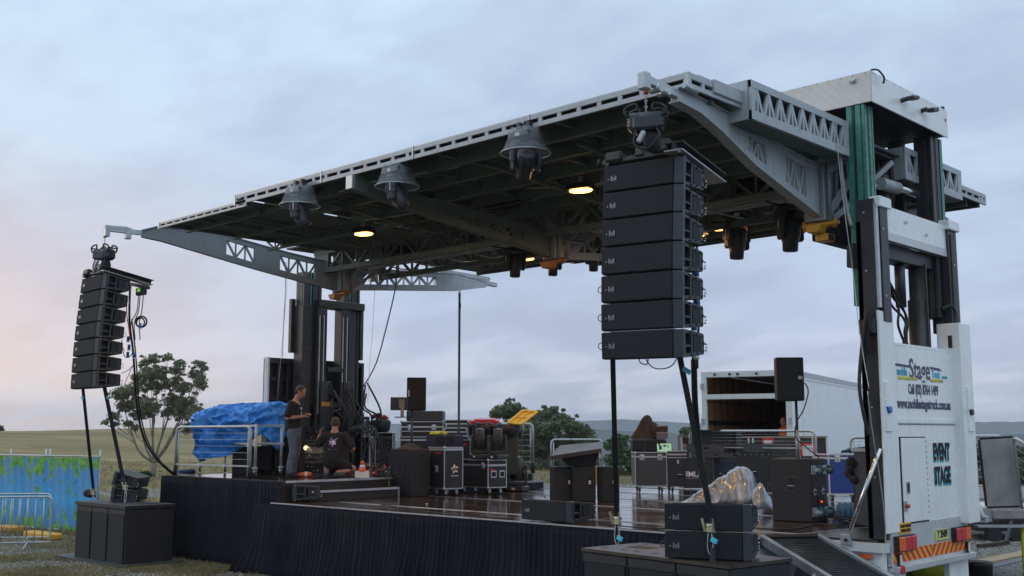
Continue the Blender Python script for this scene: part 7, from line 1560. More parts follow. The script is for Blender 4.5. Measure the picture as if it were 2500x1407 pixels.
remesh(part(mn, 'jeans', mb), .012, 3)
for sa in (((-.03, -.11, .08), (1, -.1, 0), M_dark), ((-.03, .11, .08), (1, .15, 0), M_dark)): mb = MB(); shoe(mb, *sa); remesh(part(mn, 'shoe', mb), .011, 2)
# -- man kneeling, back to the photographer
pk = at(813, 1166, Z=1.56)
kn = thing('person', 'kneeling man seen from behind, black t-shirt with purple star print', 'person', (pk.x, pk.y, 1.56), RZC + R(90))
mb = MB()
limb(mb, [((0, 0, .36), .15), ((.03, 0, .52), .135), ((.07, 0, .70), .14), ((.09, 0, .80), .12)], S); limb(mb, [((.09, 0, .83), .075), ((.11, 0, .90), .066), ((.12, 0, .95), .064)], S)
shL, elL, wrL = Vector((.08, .18, .80)), Vector((.10, .34, .60)), Vector((.16, .30, .82)); shR, elR, wrR = Vector((.08, -.18, .80)), Vector((.06, -.37, .55)), Vector((.30, -.33, .52))
for a, e_, w_, s in ((shL, elL, wrL, 1), (shR, elR, wrR, -1)): limb(mb, [(a, .064), (a.lerp(e_, .5), .054), (e_, .046), (e_.lerp(w_, .35), .044), (w_, .03)], S); hand(mb, w_, (w_ - e_), (0, s, .3), s, S)
limb(mb, [((0, .10, .32), .10), ((.40, .20, .46), .062), ((.22, .17, .25), .056), ((.05, .13, .09), .042)], S); limb(mb, [((0, -.10, .30), .10), ((.16, -.36, .16), .064), ((.06, -.28, .12), .056), ((-.08, -.10, .10), .042)], S)
rk_ = Matrix.Rotation(R(10), 3, 'Z') @ ry(R(14)); hc = (.14, 0, 1.025); head(mb, hc, rk_, S); remesh(part(kn, 'body', mb), .009, 2); face_bits(kn, hc, rk_); hair(kn, hc, rk_, mat('short_brown_hair', (.075, .04, .025), .7, 0, var=.3, scale=50))
mb = MB(); limb(mb, [((-.01, 0, .32), .17), ((.02, 0, .50), .165), ((.06, 0, .68), .165)], M_tee, 16); mb.ball((.08, 0, .78), (.13, .215, .10), M_tee, 14).ball((.03, 0, .55), (.15, .19, .22), M_tee, 14).ball((.1, 0, .85), (.085, .12, .05), M_tee, 12)
for a, e_ in ((shL, elL), (shR, elR)): limb(mb, [(a, .08), (a.lerp(e_, .55), .082), (a.lerp(e_, .8), .082)], M_tee)
remesh(part(kn, 't_shirt', mb), .013, 3)
M_purp = mat('purple_print', (.30, .18, .50), .5, 0, var=.15); mb = MB()
pts = [(-.09, .03), (-.045, .03), (-.04, .10), (0, .045), (.10, .09), (.05, .02), (.075, -.035), (.03, -.03), (.0, -.10), (-.03, -.04), (-.07, -.05), (-.06, 0)]
mb.prism(pts, (-.128, 0, .67), (0, -1, 0), (.2, 0, 1), .004, M_purp); mb.text('ek', (-.136, 0, .665), (0, -1, 0), (.2, 0, 1), .11, M_writ, 1, .006); mb.bx(-.134, -.13, -.09, .09, .535, .542, M_purp)
part(kn, 'star_print', mb)
mb = MB(); mb.ball((0, 0, .30), (.17, .19, .14), M_tee, 14); limb(mb, [((0, .10, .30), .12), ((.3, .17, .42), .09)], M_tee); limb(mb, [((0, -.10, .28), .12), ((.10, -.27, .20), .095)], M_tee); remesh(part(kn, 'shorts', mb), .013, 3)
for sa in (((.03, .13, .09), (1, .2, 0), mat('grey_teal_shoe', (.05, .075, .08), .7)), ((-.12, -.08, .10), (-.3, -1, 0), mat('grey_teal_shoe', (.05, .075, .08)))): mb = MB(); shoe(mb, *sa); remesh(part(kn, 'shoe', mb), .011, 2)

# ================================================================== WHITE BOX TRAILER BEHIND THE STAGE
th_s = R(28); sdv = fwv * math.cos(th_s) + rtv * math.sin(th_s); wdv = Vector((sdv.y, -sdv.x, 0))          # along the side, across the rear (to the image right)
D0 = 28.6; TL = at(1711, 908, D=D0); TRc = at(1940, 900, D=D0 * 1.0); W_ = 2.5; zt_, zb_ = TL.z, 1.15
o0 = Vector((TL.x, TL.y, 0)); wdv = (Vector((TRc.x, TRc.y, 0)) - o0); 
wdv.normalize(); sdv = Vector((-wdv.y, wdv.x, 0)); ang = math.radians(-17); wdv = (wdv * math.cos(ang) + sdv * math.sin(ang)) if False else wdv
# heading so that the right wall runs away to the right
wd_ang = R(28); sdv = fwv * math.cos(wd_ang) + rtv * math.sin(wd_ang); wdv = Vector((sdv.y, -sdv.x, 0)); T3 = Matrix((wdv, sdv, Vector((0, 0, 1)))).transposed()
hitR = None
for i in range(400):
    q = o0 + wdv * (i * .01)
    v_ = q + Vector((0, 0, 3)) - CAMP
    if CXP + F * v_.dot(rtv) / v_.dot(f3) > 1932: W_ = i * .01; break
M_tw = mat('trailer_white_panel', (.80, .84, .88), .32, 0, var=.03, scale=.8)
tl = thing('box_trailer', 'long white box trailer with open rear showing a plywood interior, behind the stage', 'trailer', M4=Matrix.Translation(o0) @ T3.to_4x4()); LT_ = 13.; H_ = zt_ - zb_
part(tl, 'side_wall', MB().bx(W_ - .03, W_, .1, LT_, zb_, zt_ - .1, M_tw)); part(tl, 'side_wall', MB().bx(0, .03, .1, LT_, zb_, zt_ - .1, M_tw))
part(tl, 'roof', MB().bx(.0, W_, .1, LT_, zt_ - .03, zt_, M_whited).bx(W_, W_ + .03, .0, LT_, zt_ - .14, zt_, M_galv).bx(W_ + .001, W_ + .02, .0, LT_, zt_ - .2, zt_ - .14, M_tw))
part(tl, 'floor', MB().bx(.0, W_, .0, LT_, zb_ - .12, zb_ - .001, M_blackst)); part(tl, 'front_wall', MB().bx(.03, W_ - .03, LT_ - .04, LT_, zb_, zt_ - .03, M_ply))
mb = MB().bx(0, .14, 0, .1, zb_, zt_, M_whited, .01).bx(W_ - .14, W_, 0, .1, zb_, zt_, M_whited, .01).bx(.14, W_ - .14, 0, .1, zt_ - .16, zt_, M_whited, .01)
part(tl, 'rear_frame', mb)
mb = MB().bx(.03, .05, .1, LT_ - .1, zb_, zt_ - .04, M_ply).bx(W_ - .05, W_ - .03, .1, LT_ - .1, zb_, zt_ - .04, M_ply)
for k in range(21): mb.bx(.05, .056, .3 + k * .6, .32 + k * .6, zb_, zt_ - .05, M_dark)
for z in (.9, 1.6, 2.25, 2.5): mb.bx(.05, .07, .1, LT_ - .1, zb_ + z * .92, zb_ + z * .92 + (.12 if z in (.9, 1.6) else .03), M_blackst)
part(tl, 'lining', mb)
part(tl, 'load_bar', MB().bx(.14, W_ - .14, -.02, .05, zb_ + H_ * .745, zb_ + H_ * .745 + .13, M_whited, .005)); 
mb = MB()
for f in (.16, .33, .42, .63): mb.box((W_ * f, -.01, zt_ - .08), (.06, .03, .05), M_dark)
for x in (.03, W_ - .03):
    for z in (.5, 1.5, 2.4): mb.bx(x - .04, x + .04, -.05, 0, zb_ + z, zb_ + z + .14, M_galv)
part(tl, 'hinges', mb)
mb = MB()
for y in (1.2, 2.0, 3.1, 4.4, 5.8, 7.2, 8.6): mb.bx(W_, W_ + .006, y, y + .03, zb_, zt_ - .2, M_white if y != 1.2 else M_whited)
part_each(tl, 'side_seam', mb)
for y in (9.2, 10.5):
    for x in (.25, W_ - .25): part(tl, 'wheel', MB().cyl((x - .12, y, .5), (x + .12, y, .5), .5, M_rub, n=20))
part(tl, 'chassis', MB().bx(.8, .95, 0, LT_, .75, zb_ - .12, M_blackst).bx(W_ - .95, W_ - .8, 0, LT_, .75, zb_ - .12, M_blackst).bx(.1, W_ - .1, -.02, .1, .6, .72, M_blackst).bx(.4, .5, 1.5, 1.6, 0, 1, M_blackst).bx(W_ - .5, W_ - .4, 1.5, 1.6, 0, 1, M_blackst))
pt = o0 + wdv * (W_ - .42) + sdv * 1.0; 
w3 = thing('person', 'person in an orange and black work shirt standing in the shade inside the box trailer', 'person', (pt.x, pt.y, zb_), RZC + R(200)); mb = MB()
M_skd = M_skinp; limb(mb, [((0, 0, .9), .13), ((0, 0, 1.3), .14)], S); limb(mb, [((0, 0, 1.36), .06), ((.02, 0, 1.48), .056)], S)
for s in (-1, 1): limb(mb, [((0, s * .09, .9), .09), ((.02, s * .1, .5), .06), ((0, s * .1, .09), .04)], S); e_, w_ = Vector((-.02, s * .25, 1.05)), Vector((.16, s * .2, .9)); limb(mb, [((0, s * .17, 1.34), .06), (e_, .045), (w_, .03)], S); hand(mb, w_, w_ - e_, (0, s, 0), 1, S)
hc = (.04, 0, 1.55); I3 = Matrix.Identity(3); head(mb, hc, I3, S); remesh(part(w3, 'body', mb), .012, 2); face_bits(w3, hc, I3); hair(w3, hc, I3)
mb = MB(); mb.ball((0, 0, 1.32), (.14, .22, .12), M_orange, 14); limb(mb, [((0, 0, 1.15), .16), ((0, 0, 1.3), .16)], M_orange); [limb(mb, [((0, s * .17, 1.34), .085), ((-.02, s * .24, 1.1), .08)], M_orange) for s in (-1, 1)]; remesh(part(w3, 'work_shirt', mb), .016, 2)
mb = MB(); limb(mb, [((0, 0, 1.1), .165), ((0, 0, .85), .16)], M_tee); [limb(mb, [((0, s * .09, .86), .11), ((.02, s * .1, .5), .08), ((0, s * .1, .1), .07)], M_tee) for s in (-1, 1)]; remesh(part(w3, 'trousers', mb), .016, 2)
for sa in (((0, -.1, .08), (1, 0, 0), M_dark), ((0, .1, .08), (1, 0, 0), M_dark)): mb = MB(); shoe(mb, *sa); remesh(part(w3, 'boot', mb), .012, 2)

# ================================================================== TREES
def leafmat(name, dark, light, sc):
    m = mat(name, light, .6, 0, var=.2, scale=2); t = m.node_tree; b = t.nodes['Principled BSDF']
    co = t.nodes.new('ShaderNodeTexCoord').outputs['Object']; n = t.nodes.new('ShaderNodeTexNoise'); t.links.new(co, n.inputs['Vector']); n.inputs['Scale'].default_value = sc; n.inputs['Detail'].default_value = 3
    g = t.nodes.new('ShaderNodeNewGeometry'); ad = t.nodes.new('ShaderNodeMath'); ad.operation = 'MULTIPLY_ADD'; t.links.new(g.outputs['Random Per Island'], ad.inputs[0]); ad.inputs[1].default_value = .35; t.links.new(n.outputs[0], ad.inputs[2])
    r = t.nodes.new('ShaderNodeValToRGB'); t.links.new(ad.outputs[0], r.inputs[0]); r.color_ramp.elements[0].position = .42; r.color_ramp.elements[1].position = .88; r.color_ramp.elements[0].color = (*dark, 1); r.color_ramp.elements[1].color = (*light, 1)
    t.links.new(r.outputs[0], b.inputs['Base Color'])
    tr = t.nodes.new('ShaderNodeBsdfTranslucent'); t.links.new(r.outputs[0], tr.inputs[0]); ms = t.nodes.new('ShaderNodeMixShader'); ms.inputs[0].default_value = .38; t.links.new(b.outputs[0], ms.inputs[1]); t.links.new(tr.outputs[0], ms.inputs[2]); t.links.new(ms.outputs[0], t.nodes['Material Output'].inputs[0])
    return m
LM1 = leafmat('eucalypt_leaves', (.13, .15, .10), (.29, .31, .18), .8); LM2 = leafmat('dark_bush_leaves', (.065, .09, .055), (.18, .21, .11), .5); LM3 = leafmat('bright_shrub_leaves', (.035, .075, .030), (.095, .165, .060), .6)
def tree(name, label, base, D, clumps, lm, leaf=.11, dens=1., seed=0, trunk_r=.22, squash=.6, group=None, fork=None, bark=None):
    """clumps: (photo x, photo y, radius in photo pixels); limbs grow from the trunk to every clump"""
    rnd = random.Random(seed); B = base; k_ = D / F; t_ = thing(name, label, 'tree' if 'shrub' not in name else 'shrub', B, 0, group); mb = MB(); tips = []
    cs = []
    for x, y, r in clumps: c = at(x, y, D=D) + f3 * rnd.uniform(-.8, .8) * r * k_ * 2.2; cs.append((c, r * k_))
    top = sum((c for c, _ in cs), Vector()) / len(cs); H = top.z - B.z; fk = fork if fork is not None else .28
    fkp = B + Vector(((top.x - B.x) * .2, (top.y - B.y) * .2, H * fk)); mb.loft([(B - Vector((0, 0, .3)), trunk_r * 1.25), (B + Vector((0, 0, .1)), trunk_r * 1.02), (B.lerp(fkp, .6) + Vector((.05, 0, 0)), trunk_r * .85), (fkp, trunk_r * .8)], bark or M_bark, 9)
    nl = 6; limbs = []
    order = sorted(range(len(cs)), key=lambda i: (cs[i][0] - B).dot(rtv))
    for g in range(nl):
        sub = order[g * len(cs) // nl:(g + 1) * len(cs) // nl]
        if not sub: continue
        c = sum((cs[i][0] for i in sub), Vector()) / len(sub); m1 = fkp.lerp(c, .30) + Vector((rnd.uniform(-.2, .2), rnd.uniform(-.2, .2), -.05 * H)); m2 = fkp.lerp(c, .62) + Vector((rnd.uniform(-.2, .2), rnd.uniform(-.2, .2), -.04 * H))
        pts = smooth([fkp, m1, m2], 4); n = len(pts); mb.loft([(p, trunk_r * (.52 - .32 * i / n)) for i, p in enumerate(pts)], bark or M_bark, 7)
        for i in sub:
            s_ = pts[rnd.randint(n // 2, n - 1)]; c2, r2 = cs[i]; md = s_.lerp(c2, .5) + Vector((rnd.uniform(-.25, .25), rnd.uniform(-.25, .25), -.08 * (c2 - s_).length)); q = smooth([s_, md, c2 - Vector((0, 0, r2 * .2))], 4)
            mb.loft([(p, trunk_r * (.17 - .12 * j / len(q))) for j, p in enumerate(q)], bark or M_bark, 5)
            for _ in range(5): e_ = c2 + Vector((rnd.uniform(-1, 1), rnd.uniform(-1, 1), rnd.uniform(-.5, .7))) * r2 * .8; mb.loft([(q[-3], trunk_r * .05), (q[-3].lerp(e_, .5) + Vector((0, 0, -.05)), trunk_r * .035), (e_, trunk_r * .012)], bark or M_bark, 4)
    part(t_, 'trunk', mb, True)
    V = []; Fc = []
    for c, r in cs:
        subs = [(c + Vector((rnd.gauss(0, .52), rnd.gauss(0, .52), rnd.gauss(0, .38))) * r, r * rnd.uniform(.15, .32)) for _ in range(26)]
        r *= 1.5; n = int(dens * 2500 * (r / .65) ** 1.7)
        for _ in range(n):
            sc, sr = rnd.choice(subs) if rnd.random() < .8 else (c, r * .8); d = Vector((rnd.gauss(0, 1), rnd.gauss(0, 1), rnd.gauss(0, 1))).normalized() * sr * rnd.random() ** .4; p = sc + Vector((d.x, d.y, d.z * squash))
            a = Vector((rnd.gauss(0, 1), rnd.gauss(0, 1), rnd.gauss(0, 1))).normalized(); b_ = a.orthogonal().normalized(); l_ = leaf * rnd.uniform(.6, 1.3); k = len(V)
            V += [p - a * l_ * .5, p + b_ * l_ * .22, p + a * l_ * .5, p - b_ * l_ * .22]; Fc.append((k, k + 1, k + 2, k + 3))
    me = bpy.data.meshes.new('crown'); I_ = ROOT[t_.name].inverted(); me.from_pydata([tuple(I_ @ v) for v in V], [], Fc); me.materials.append(lm); o = bpy.data.objects.new('crown', me); COL.objects.link(o); o.parent = t_; return t_
Dl = 57.; bs = at(372, 1172, D=Dl)
gz = lambda p: Vector((p.x, p.y, gh(p.x, p.y)))
cl1 = [(375, 877, 17), (352, 886, 13), (410, 873, 12), (437, 887, 12), (486, 890, 13), (503, 898, 9), (395, 905, 24), (424, 906, 18), (366, 914, 22), (338, 920, 14), (470, 918, 20), (490, 930, 16), (487, 945, 12), (310, 955, 24), (283, 963, 19), (345, 943, 23), (380, 942, 25), (415, 940, 25), (448, 948, 19), (300, 990, 23), (335, 988, 25), (375, 983, 26), (415, 983, 27), (453, 985, 25), (480, 1002, 21), (288, 1013, 15), (328, 1015, 18), (368, 1008, 18), (440, 1013, 22), (480, 1022, 18), (458, 1040, 14), (308, 1036, 11), (257, 1030, 8), (279, 1037, 9), (330, 1045, 9), (452, 1056, 9), (402, 1010, 15), (480, 1050, 10)]
tree('eucalyptus_tree', 'large spreading eucalyptus with many bare limbs standing on the grass slope at left', gz(bs), Dl, cl1, LM1, .10, 1.15, 3, .16, .6, fork=.16)
GT = 'trees beyond the stage'
tree('gum_tree', 'flat topped tree behind the yellow bin lid', gz(at(1262, 1150, D=78)), 78, [(1225, 1004, 22), (1250, 998, 20), (1270, 1006, 18), (1208, 1014, 14), (1285, 1018, 18), (1240, 1016, 16), (1230, 1040, 14), (1255, 1045, 16), (1262, 1075, 22)], LM2, .22, .36, 5, .22, .55, GT)
tree('gum_tree', 'broad dark tree right of the flat topped one', gz(at(1345, 1165, D=76)), 76, [(1318, 1022, 24), (1345, 1013, 22), (1370, 1024, 22), (1300, 1040, 24), (1340, 1042, 28), (1288, 1068, 26), (1330, 1075, 34), (1290, 1105, 34), (1370, 1080, 30), (1335, 1110, 36), (1300, 1140, 28), (1360, 1140, 30), (1270, 1130, 26)], LM2, .23, .34, 6, .26, .6, GT)
tree('gum_tree', 'dark rounded tree sloping down toward the distant hills', gz(at(1410, 1170, D=74)), 74, [(1390, 1035, 22), (1412, 1044, 22), (1430, 1058, 20), (1446, 1076, 16), (1400, 1068, 30), (1432, 1092, 26), (1390, 1105, 34), (1435, 1120, 26), (1450, 1100, 14), (1400, 1140, 32), (1440, 1148, 24)], LM2, .23, .34, 7, .24, .6, GT)
tree('shrub_tree', 'bright green bushy tree seen left of the charcoal road case', gz(at(1510, 1185, D=62)), 62, [(1505, 1068, 14), (1525, 1075, 14), (1488, 1085, 16), (1512, 1095, 22), (1535, 1100, 16), (1495, 1120, 22), (1525, 1130, 22), (1545, 1135, 18), (1500, 1155, 22), (1530, 1165, 22), (1480, 1150, 16), (1552, 1165, 14)], LM3, .17, .4, 8, .14, .7, GT)
tree('gum_tree', 'small distant tree between the brown cloth and the trailer', gz(at(1678, 1110, D=110)), 110, [(1672, 1050, 10), (1685, 1056, 10), (1668, 1066, 11), (1690, 1072, 11), (1676, 1085, 13)], LM2, .3, .5, 9, .2, .6, GT)
tree('gum_tree', 'small dark tree on the hill crest at the far left edge', gz(at(2, 1062, D=170)), 170, [(0, 1046, 6), (-6, 1042, 6), (4, 1050, 4)], LM2, .35, .5, 10, .2, .6, GT)
tree('low_shrub', 'small round dark green bush at the foot of the eucalyptus', gz(at(352, 1172, D=55)), 55, [(345, 1158, 9), (357, 1156, 9), (364, 1162, 8), (350, 1165, 8), (339, 1163, 7)], LM3, .09, .9, 12, .05, .7)
for k, (x, lab) in enumerate(((2385, 'dark green shrub just right of the white truck rear'), (2425, 'dark green shrub behind the dented metal panel'), (2475, 'dark green shrub at the right edge behind the railing'))):
    tree('low_shrub', lab, gz(at(x, 1240, D=52)), 52, [(x - 12, 1100 + 4 * k, 18), (x + 12, 1104, 18), (x, 1130, 24), (x - 14, 1160, 22), (x + 14, 1165, 22), (x, 1195, 22)], LM2 if k != 1 else LM3, .15, .7, 20 + k, .08, .7, 'shrubs beyond the truck')

# ================================================================== PRINTED BANNER FENCE, BARRIERS
M_ban = mat('printed_banner', (.03, .18, .60), .55, 0, var=.12, scale=1.2); t = M_ban.node_tree; b = t.nodes['Principled BSDF']; go = gn('ShaderNodeTexCoord').outputs['Object']
sx = gn('ShaderNodeSeparateXYZ'); glk(go, sx.inputs[0]); zz_ = gn('ShaderNodeMapRange'); glk(sx.outputs[2], zz_.inputs[0]); zz_.inputs[1].default_value = 0; zz_.inputs[2].default_value = 1.75
bl = gramp(zz_.outputs[0], [(0, (.03, .19, .50)), (.45, (.03, .34, .70)), (1, (.05, .22, .52))])
edge_ = gramp(zz_.outputs[0], [(0, (.9, .9, .9)), (.28, (.28, .28, .28)), (.45, (.05, .05, .05)), (.72, (.12, .12, .12)), (1, (.95, .95, .95))])
mpn = gn('ShaderNodeMapping'); glk(go, mpn.inputs[0]); mpn.inputs['Scale'].default_value = (1.9, 1.9, 1.0)
lf = gn('ShaderNodeMath', operation='MULTIPLY_ADD'); glk(edge_, lf.inputs[0]); lf.inputs[1].default_value = .24; glk(gnoise(2.6, 3, .55, mpn.outputs[0]), lf.inputs[2])
fcol = gmix(gramp(lf.outputs[0], [(.64, (0, 0, 0)), (.65, (1, 1, 1))]), bl, gramp(gnoise(7, 3), [(.35, (.03, .22, .03)), (.65, (.16, .45, .06))]))
vn = gn('ShaderNodeTexNoise'); glk(go, vn.inputs['Vector']); vn.inputs['Scale'].default_value = 1.6; vn.inputs['Detail'].default_value = 2
ab = gn('ShaderNodeMath', operation='SUBTRACT'); glk(vn.outputs[0], ab.inputs[0]); ab.inputs[1].default_value = .5; ab2 = gn('ShaderNodeMath', operation='ABSOLUTE'); glk(ab.outputs[0], ab2.inputs[0])
fcol = gmix(gramp(ab2.outputs[0], [(.0, (.7, .7, .7)), (.006, (0, 0, 0))]), fcol, gramp(gnoise(1), [(0, (.02, .06, .03)), (1, (.04, .09, .04))])); glk(fcol, b.inputs['Base Color'])
o, w, h = fit(-60, 236, 1115, 1296, 0, math.atan2(12.07 - 11.87, -26 + 29.95) + .10, at(120, 1296, Z=0)); bf = thing('banner_fence', 'temporary fence panel covered with a blue banner printed with green leaves and vines', 'fence', o, math.atan2(.2, 3.95) + .10)
rows = [[(w * i / 60, -.03 + .02 * math.sin(i * .5 + z * 2) + .012 * math.sin(i * 1.7 + z * 5), .06 + (h - .08) * z - .02 * abs(math.sin(i * .26)) * z) for i in range(61)] for z in [k / 12 for k in range(13)]]
bo = part(bf, 'banner', MB().grid(rows, M_ban)); mb = MB().cyl((0, 0, h), (w, 0, h), .02, M_galv, n=8).cyl((0, 0, .05), (w, 0, .05), .02, M_galv, n=8)
for k in range(40): mb.cyl((w * k / 39, .01, .05), (w * k / 39, .01, h), .004, M_galv, n=4, caps=False)
part(bf, 'mesh_frame', mb)
for x in (20, 108, 118, 234): part(bf, 'post', MB().cyl((w * (x + 60) / 296, .02, 0), (w * (x + 60) / 296, .02, h + .17), .022, M_galv, n=8))
for x0, x1, y in ((-5, 30, 1300), (55, 122, 1316)):
    o2, w2, h2 = fit(x0, x1, y - 16, y, 0, .05); solo('fence_foot', MB().bx(0, w2, 0, .3, 0, max(.1, h2), M_yel, .03), ('short yellow block foot under the banner at the left edge', 'long yellow block foot in front of the banner')[x0 > 0], 'fence foot', Vector((o2.x, o2.y, 0)), .05)
def barrier(P, rz, label, w=2.3):
    t_ = thing('crowd_barrier', label, 'barrier', P, rz, 'galvanised crowd barriers')
    part(t_, 'frame', MB().tube(bentrail([(0, 0, .14), (0, 0, 1.08), (w, 0, 1.08), (w, 0, .14)], k=6) + [Vector((0, 0, .14))], .019, M_galv, 8)); mb = MB()
    for k in range(1, 14): mb.cyl((w * k / 14, 0, .14), (w * k / 14, 0, 1.08), .009, M_galv, n=6)
    part(t_, 'bars', mb)
    for x in (.3, w - .45): part(t_, 'foot', MB().tube([(x - .02, -.32, 0.01), (x, 0, .16), (x + .02, .32, .01)], .014, M_galv, 6))
    return t_
q = at(123, 1324, Z=.14); rz = RZC + .16; u_ = Vector((math.cos(rz), math.sin(rz), 0)); barrier(Vector((q.x, q.y, 0)) - u_ * 2.3, rz, 'nearer galvanised crowd barrier at the left edge of the photo, in front of the banner')
q = at(104, 1316, Z=.14); rz = RZC + .05; u_ = Vector((math.cos(rz), math.sin(rz), 0)); barrier(Vector((q.x, q.y, 0)) - u_ * 2.3 + fwv * .35, rz, 'further galvanised crowd barrier overlapping the nearer one at the left edge')

# ================================================================== RIGHT OF THE TRUCK
Dr = 16.6; pr = at(2430, 1240, D=Dr); zp = pr.z
t_ = thing('side_landing', 'small steel landing beside the truck on a yellow tube leg', 'platform', (pr.x, pr.y, zp), RZC)
part(t_, 'deck_plate', MB().bx(-.4, .85, 0, 1.2, -.02, .012, M_whited)); part(t_, 'front_block', MB().bx(-.10, .85, -.16, 0, -.16, -.01, M_gravelw, .02)); part(t_, 'lower_plate', MB().bx(-.4, .8, -.30, -.1, -.27, -.24, M_galv).beam((.30, -.28, -.24), (.55, -.1, -.02), .03, .03, M_galv).bx(-.4, -.1, -.1, -.04, -.2, -.02, M_armp))
part(t_, 'tube_leg', MB().cyl((.32, -.2, -1.6), (.32, -.2, -.27), .045, M_yelpole, n=12).cyl((.32, -.2, -.95), (.55, -.2, -.97), .025, M_yelpole, n=8).cyl((.32, -.2, -.98), (.32, -.2, -.9), .055, M_yelpole, n=12))
c4 = [at(2392, 1074, D=Dr), at(2471, 1069, D=Dr), at(2492, 1234, D=Dr), at(2410, 1236, D=Dr)]
M_dent = mat('dented_stainless', (.42, .42, .41), .42, .3, var=.25, scale=2.2, bump=.35, bscale=2.2)
t_ = thing('metal_panel', 'tilted dented metal panel with dark edges leaning beside the railing right of the truck', 'panel', c4[3]); n_ = (c4[1] - c4[0]).cross(c4[3] - c4[0]).normalized() * .02
part(t_, 'sheet', MB().hexa([c4[3] - n_, c4[2] - n_, c4[1] - n_, c4[0] - n_, c4[3] + n_, c4[2] + n_, c4[1] + n_, c4[0] + n_], M_dent), True); mb = MB()
for a, b_ in ((0, 1), (1, 2), (2, 3), (3, 0)): mb.beam(c4[a], c4[b_], .055, .025, M_dark, up=tuple(f3))
part(t_, 'edge_frame', mb, True)
t_ = thing('side_railing', 'bent galvanised handrail rising beside the dented panel at the right edge', 'railing', at(2495, 1240, D=Dr - .1)); part(t_, 'handrail', MB().tube(bentrail([at(2496, 1245, D=Dr - .1), at(2473, 1067, D=Dr - .1), at(2530, 1100, D=Dr - .9)]), .026, M_galv, 8), True)
mb = MB(); [mb.cyl(at(2478 + k * 4, 1095 + k * 22, D=Dr - .1), at(2530, 1125 + k * 24, D=Dr - .9), .004, M_galv, n=5) for k in range(5)]; part(t_, 'wires', mb, True)
t_ = thing('guard_rail', 'galvanised guard rail between the truck rear and the dented panel', 'railing', at(2372, 1240, D=18.5), 0, 'guard rails round the stage'); part(t_, 'top_rail', MB().tube(bentrail([at(2340, 1066, D=18), at(2446, 1065, D=18.6), at(2456, 1240, D=18.6)]), .03, M_galv, 8), True)
mb = MB(); [mb.cyl(at(2340, y, D=18), at(2450, y - 2, D=18.6), .004 if y < 1180 else .016, M_galv, n=5) for y in (1092, 1110, 1128, 1147, 1166, 1187)]; part(t_, 'wires', mb, True)
solo('deck_stay', MB().cyl(at(2372, 1195, D=15.8), at(2402, 1268, D=15.4), .028, M_galv, n=10).cyl(at(2378, 1208, D=15.76), at(2402, 1268, D=15.36), .036, M_galv, n=10).box(at(2402, 1268, D=15.4), (.1, .08, .1), M_galv, None, .01), 'grey diagonal stay from the far side of the white truck rear to the side landing', 'stay')
q = at(2388, 1322, Z=0); rz = RZC - .05
t_ = thing('skip_trailer', 'low dark steel skip trailer standing on the gravel beyond the truck', 'trailer', q, rz); part(t_, 'tub', MB().hexa([(0, 0, .22), (3, 0, .22), (3, 1.8, .22), (0, 1.8, .22), (-.15, -.1, .75), (3.1, -.1, .75), (3.1, 1.9, .75), (-.15, 1.9, .75)], M_blackst)); mb = MB(); [mb.bx(x, x + .06, -.1, -.0, .25, .73, M_blackst) for x in (.2, .7, 1.2, 1.7, 2.2)]; part(t_, 'ribs', mb)
for x in (.35, .85, 2.0): part(t_, 'wheel', MB().cyl((x, -.05, .17), (x, .12, .17), .17, M_rub, n=14))
solo('fork_tine', MB().beam((0, 0, .04), (.75, .25, .08), .10, .07, M_rust).beam((.70, .22, .1), (.95, .45, .5), .07, .07, M_blackst), 'rusty tapered steel tine lying on the gravel by the skip trailer', 'tine', at(2388, 1338, Z=.0), RZC)
a, b_, c, d_ = at(2376, 1375, Z=0), at(2500, 1349, Z=0), at(2500, 1361, Z=0), at(2395, 1384, Z=0)
M_wood = mat('weathered_timber', (.32, .24, .16), .8, 0, var=.25, scale=3); mb = MB().hexa([a, d_, c, b_] + [p + Vector((0, 0, .05)) for p in (a, d_, c, b_)], M_wood); solo('timber_board', mb, 'long pale timber board lying on the gravel right of the truck', 'board')
M_mat = mat('grey_rubber_mat', (.12, .13, .15), .8, 0, var=.25); a, b_, c, d_ = at(2398, 1385, Z=0), at(2500, 1363, Z=0), at(2500, 1372, Z=0), at(2412, 1392, Z=0); solo('rubber_mat', MB().hexa([a, d_, c, b_] + [p + Vector((0, 0, .03)) for p in (a, d_, c, b_)], M_mat), 'narrow grey mat lying in front of the timber board', 'mat')
q = at(2384, 1425, Z=0); solo('black_drum', MB().loft([((0, 0, 0), .24), ((0, 0, .30), .26), ((0, 0, .32), .27), ((0, 0, .34), .25), ((0, 0, .345), .01)], M_rub, 22).torus((0, 0, .33), .26, .015, M_cheek, n=24), 'squat black tub on the gravel at the right corner of the truck', 'tub', q)
q = at(2310, 1425, Z=0) + fwv * .3; solo('yellow_drum', MB().loft([(q + Vector((0, 0, .3)) - rtv * .5, .01), (q + Vector((0, 0, .3)) - rtv * .5, .27), (q + Vector((0, 0, .3)) + rtv * .15, .27), (q + Vector((0, 0, .3)) + rtv * .18, .22), (q + Vector((0, 0, .3)) + rtv * .18, .01)], mat('lime_yellow_drum', (.50, .52, .06), .5), 22), 'lime yellow drum lying under the rear of the truck', 'drum')

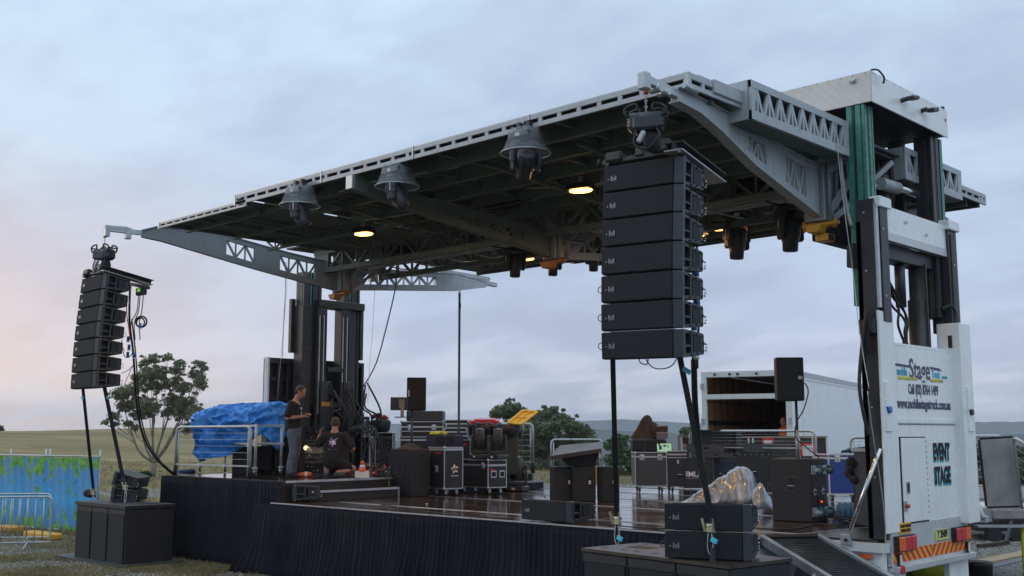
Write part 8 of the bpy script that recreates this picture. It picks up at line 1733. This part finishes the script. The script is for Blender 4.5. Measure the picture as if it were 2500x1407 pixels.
# ================================================================== GRASS AND PEBBLES NEAR THE CAMERA
def scatter(name, n, area, fn, m, label, cat):
    rnd = random.Random(5); V = []; Fc = []
    for _ in range(n):
        x, y = area(rnd); p = at(x, y, Z=0.0); fn(rnd, p, V, Fc)
    me = bpy.data.meshes.new(name); me.from_pydata([tuple(v) for v in V], [], Fc); me.materials.append(m); o = bpy.data.objects.new(name, me); COL.objects.link(o); props(o, label, cat, None, 'stuff')
def blade(rnd, p, V, Fc):
    if mnoise.noise(Vector((p.x * .8, p.y * .8, 0))) < -.05 + rnd.uniform(-.2, .2): return
    h = rnd.uniform(.02, .07); a = rnd.random() * 6.28; d = Vector((math.cos(a), math.sin(a), 0)); k = len(V); w = rnd.uniform(.004, .008); ln = Vector((rnd.uniform(-1, 1), rnd.uniform(-1, 1), 0)) * h * .6
    V += [p - d * w, p + d * w, p + ln + Vector((0, 0, h))]; Fc.append((k, k + 1, k + 2))
M_straw = leafmat('dry_grass_blades', (.10, .10, .035), (.30, .25, .11), 1.2)
scatter('grass', 42000, lambda r: (r.uniform(-40, 640), 1300 + (r.random() ** .8) * 125), blade, M_straw, 'short dry grass and weeds on the dirt left of the stage', 'grass')
def pebble(rnd, p, V, Fc):
    s = rnd.uniform(.008, .028); k = len(V); V += [p + Vector((s, 0, 0)), p + Vector((-s * .5, s * .8, 0)), p + Vector((-s * .5, -s * .8, 0)), p + Vector((0, 0, s * .8))]; Fc.extend([(k, k + 1, k + 3), (k + 1, k + 2, k + 3), (k + 2, k, k + 3)])
scatter('pebbles', 9000, lambda r: (r.choice((r.uniform(-30, 600), r.uniform(2360, 2520))), r.uniform(1300, 1430)), pebble, M_gravelw, 'small stones scattered on the dirt', 'stones')
# long dry grass of the slope behind the left tree
def tuft(rnd, p, V, Fc):
    d0 = rnd.uniform(26, 75); p = at(rnd.uniform(-60, 1560), 1100, D=d0); p = Vector((p.x, p.y, gh(p.x, p.y))); h = rnd.uniform(.06, .22)
    for _ in range(3): a = rnd.random() * 6.28; d = Vector((math.cos(a), math.sin(a), 0)); k = len(V); q = p + Vector((rnd.uniform(-.1, .1), rnd.uniform(-.1, .1), 0)); w = .012; V += [q - d * w, q + d * w, q + Vector((rnd.uniform(-.08, .08), rnd.uniform(-.08, .08), h))]; Fc.append((k, k + 1, k + 2))
scatter('long_grass', 16000, lambda r: (500, 1300), tuft, M_straw, 'long straw coloured grass on the slope behind the stage', 'grass')
# prune the unused light label helper

# ================================================================== AIR
mb = MB().bx(-3200, 3200, -3200, 3600, -120, 70, MATS['dirt_and_dry_grass'])
hz = bpy.data.materials.new('air'); hz.use_nodes = True; hz.node_tree.nodes.clear(); pv = hz.node_tree.nodes.new('ShaderNodeVolumePrincipled'); mo = hz.node_tree.nodes.new('ShaderNodeOutputMaterial'); hz.node_tree.links.new(pv.outputs[0], mo.inputs['Volume'])
pv.inputs['Color'].default_value = (.80, .88, 1, 1); pv.inputs['Density'].default_value = .00028; pv.inputs['Anisotropy'].default_value = .0
mb.mats = [hz]; ho = solo('haze', mb, 'thin bluish haze over the distant hills', None, loc=(0, 0, 0), kind='stuff')
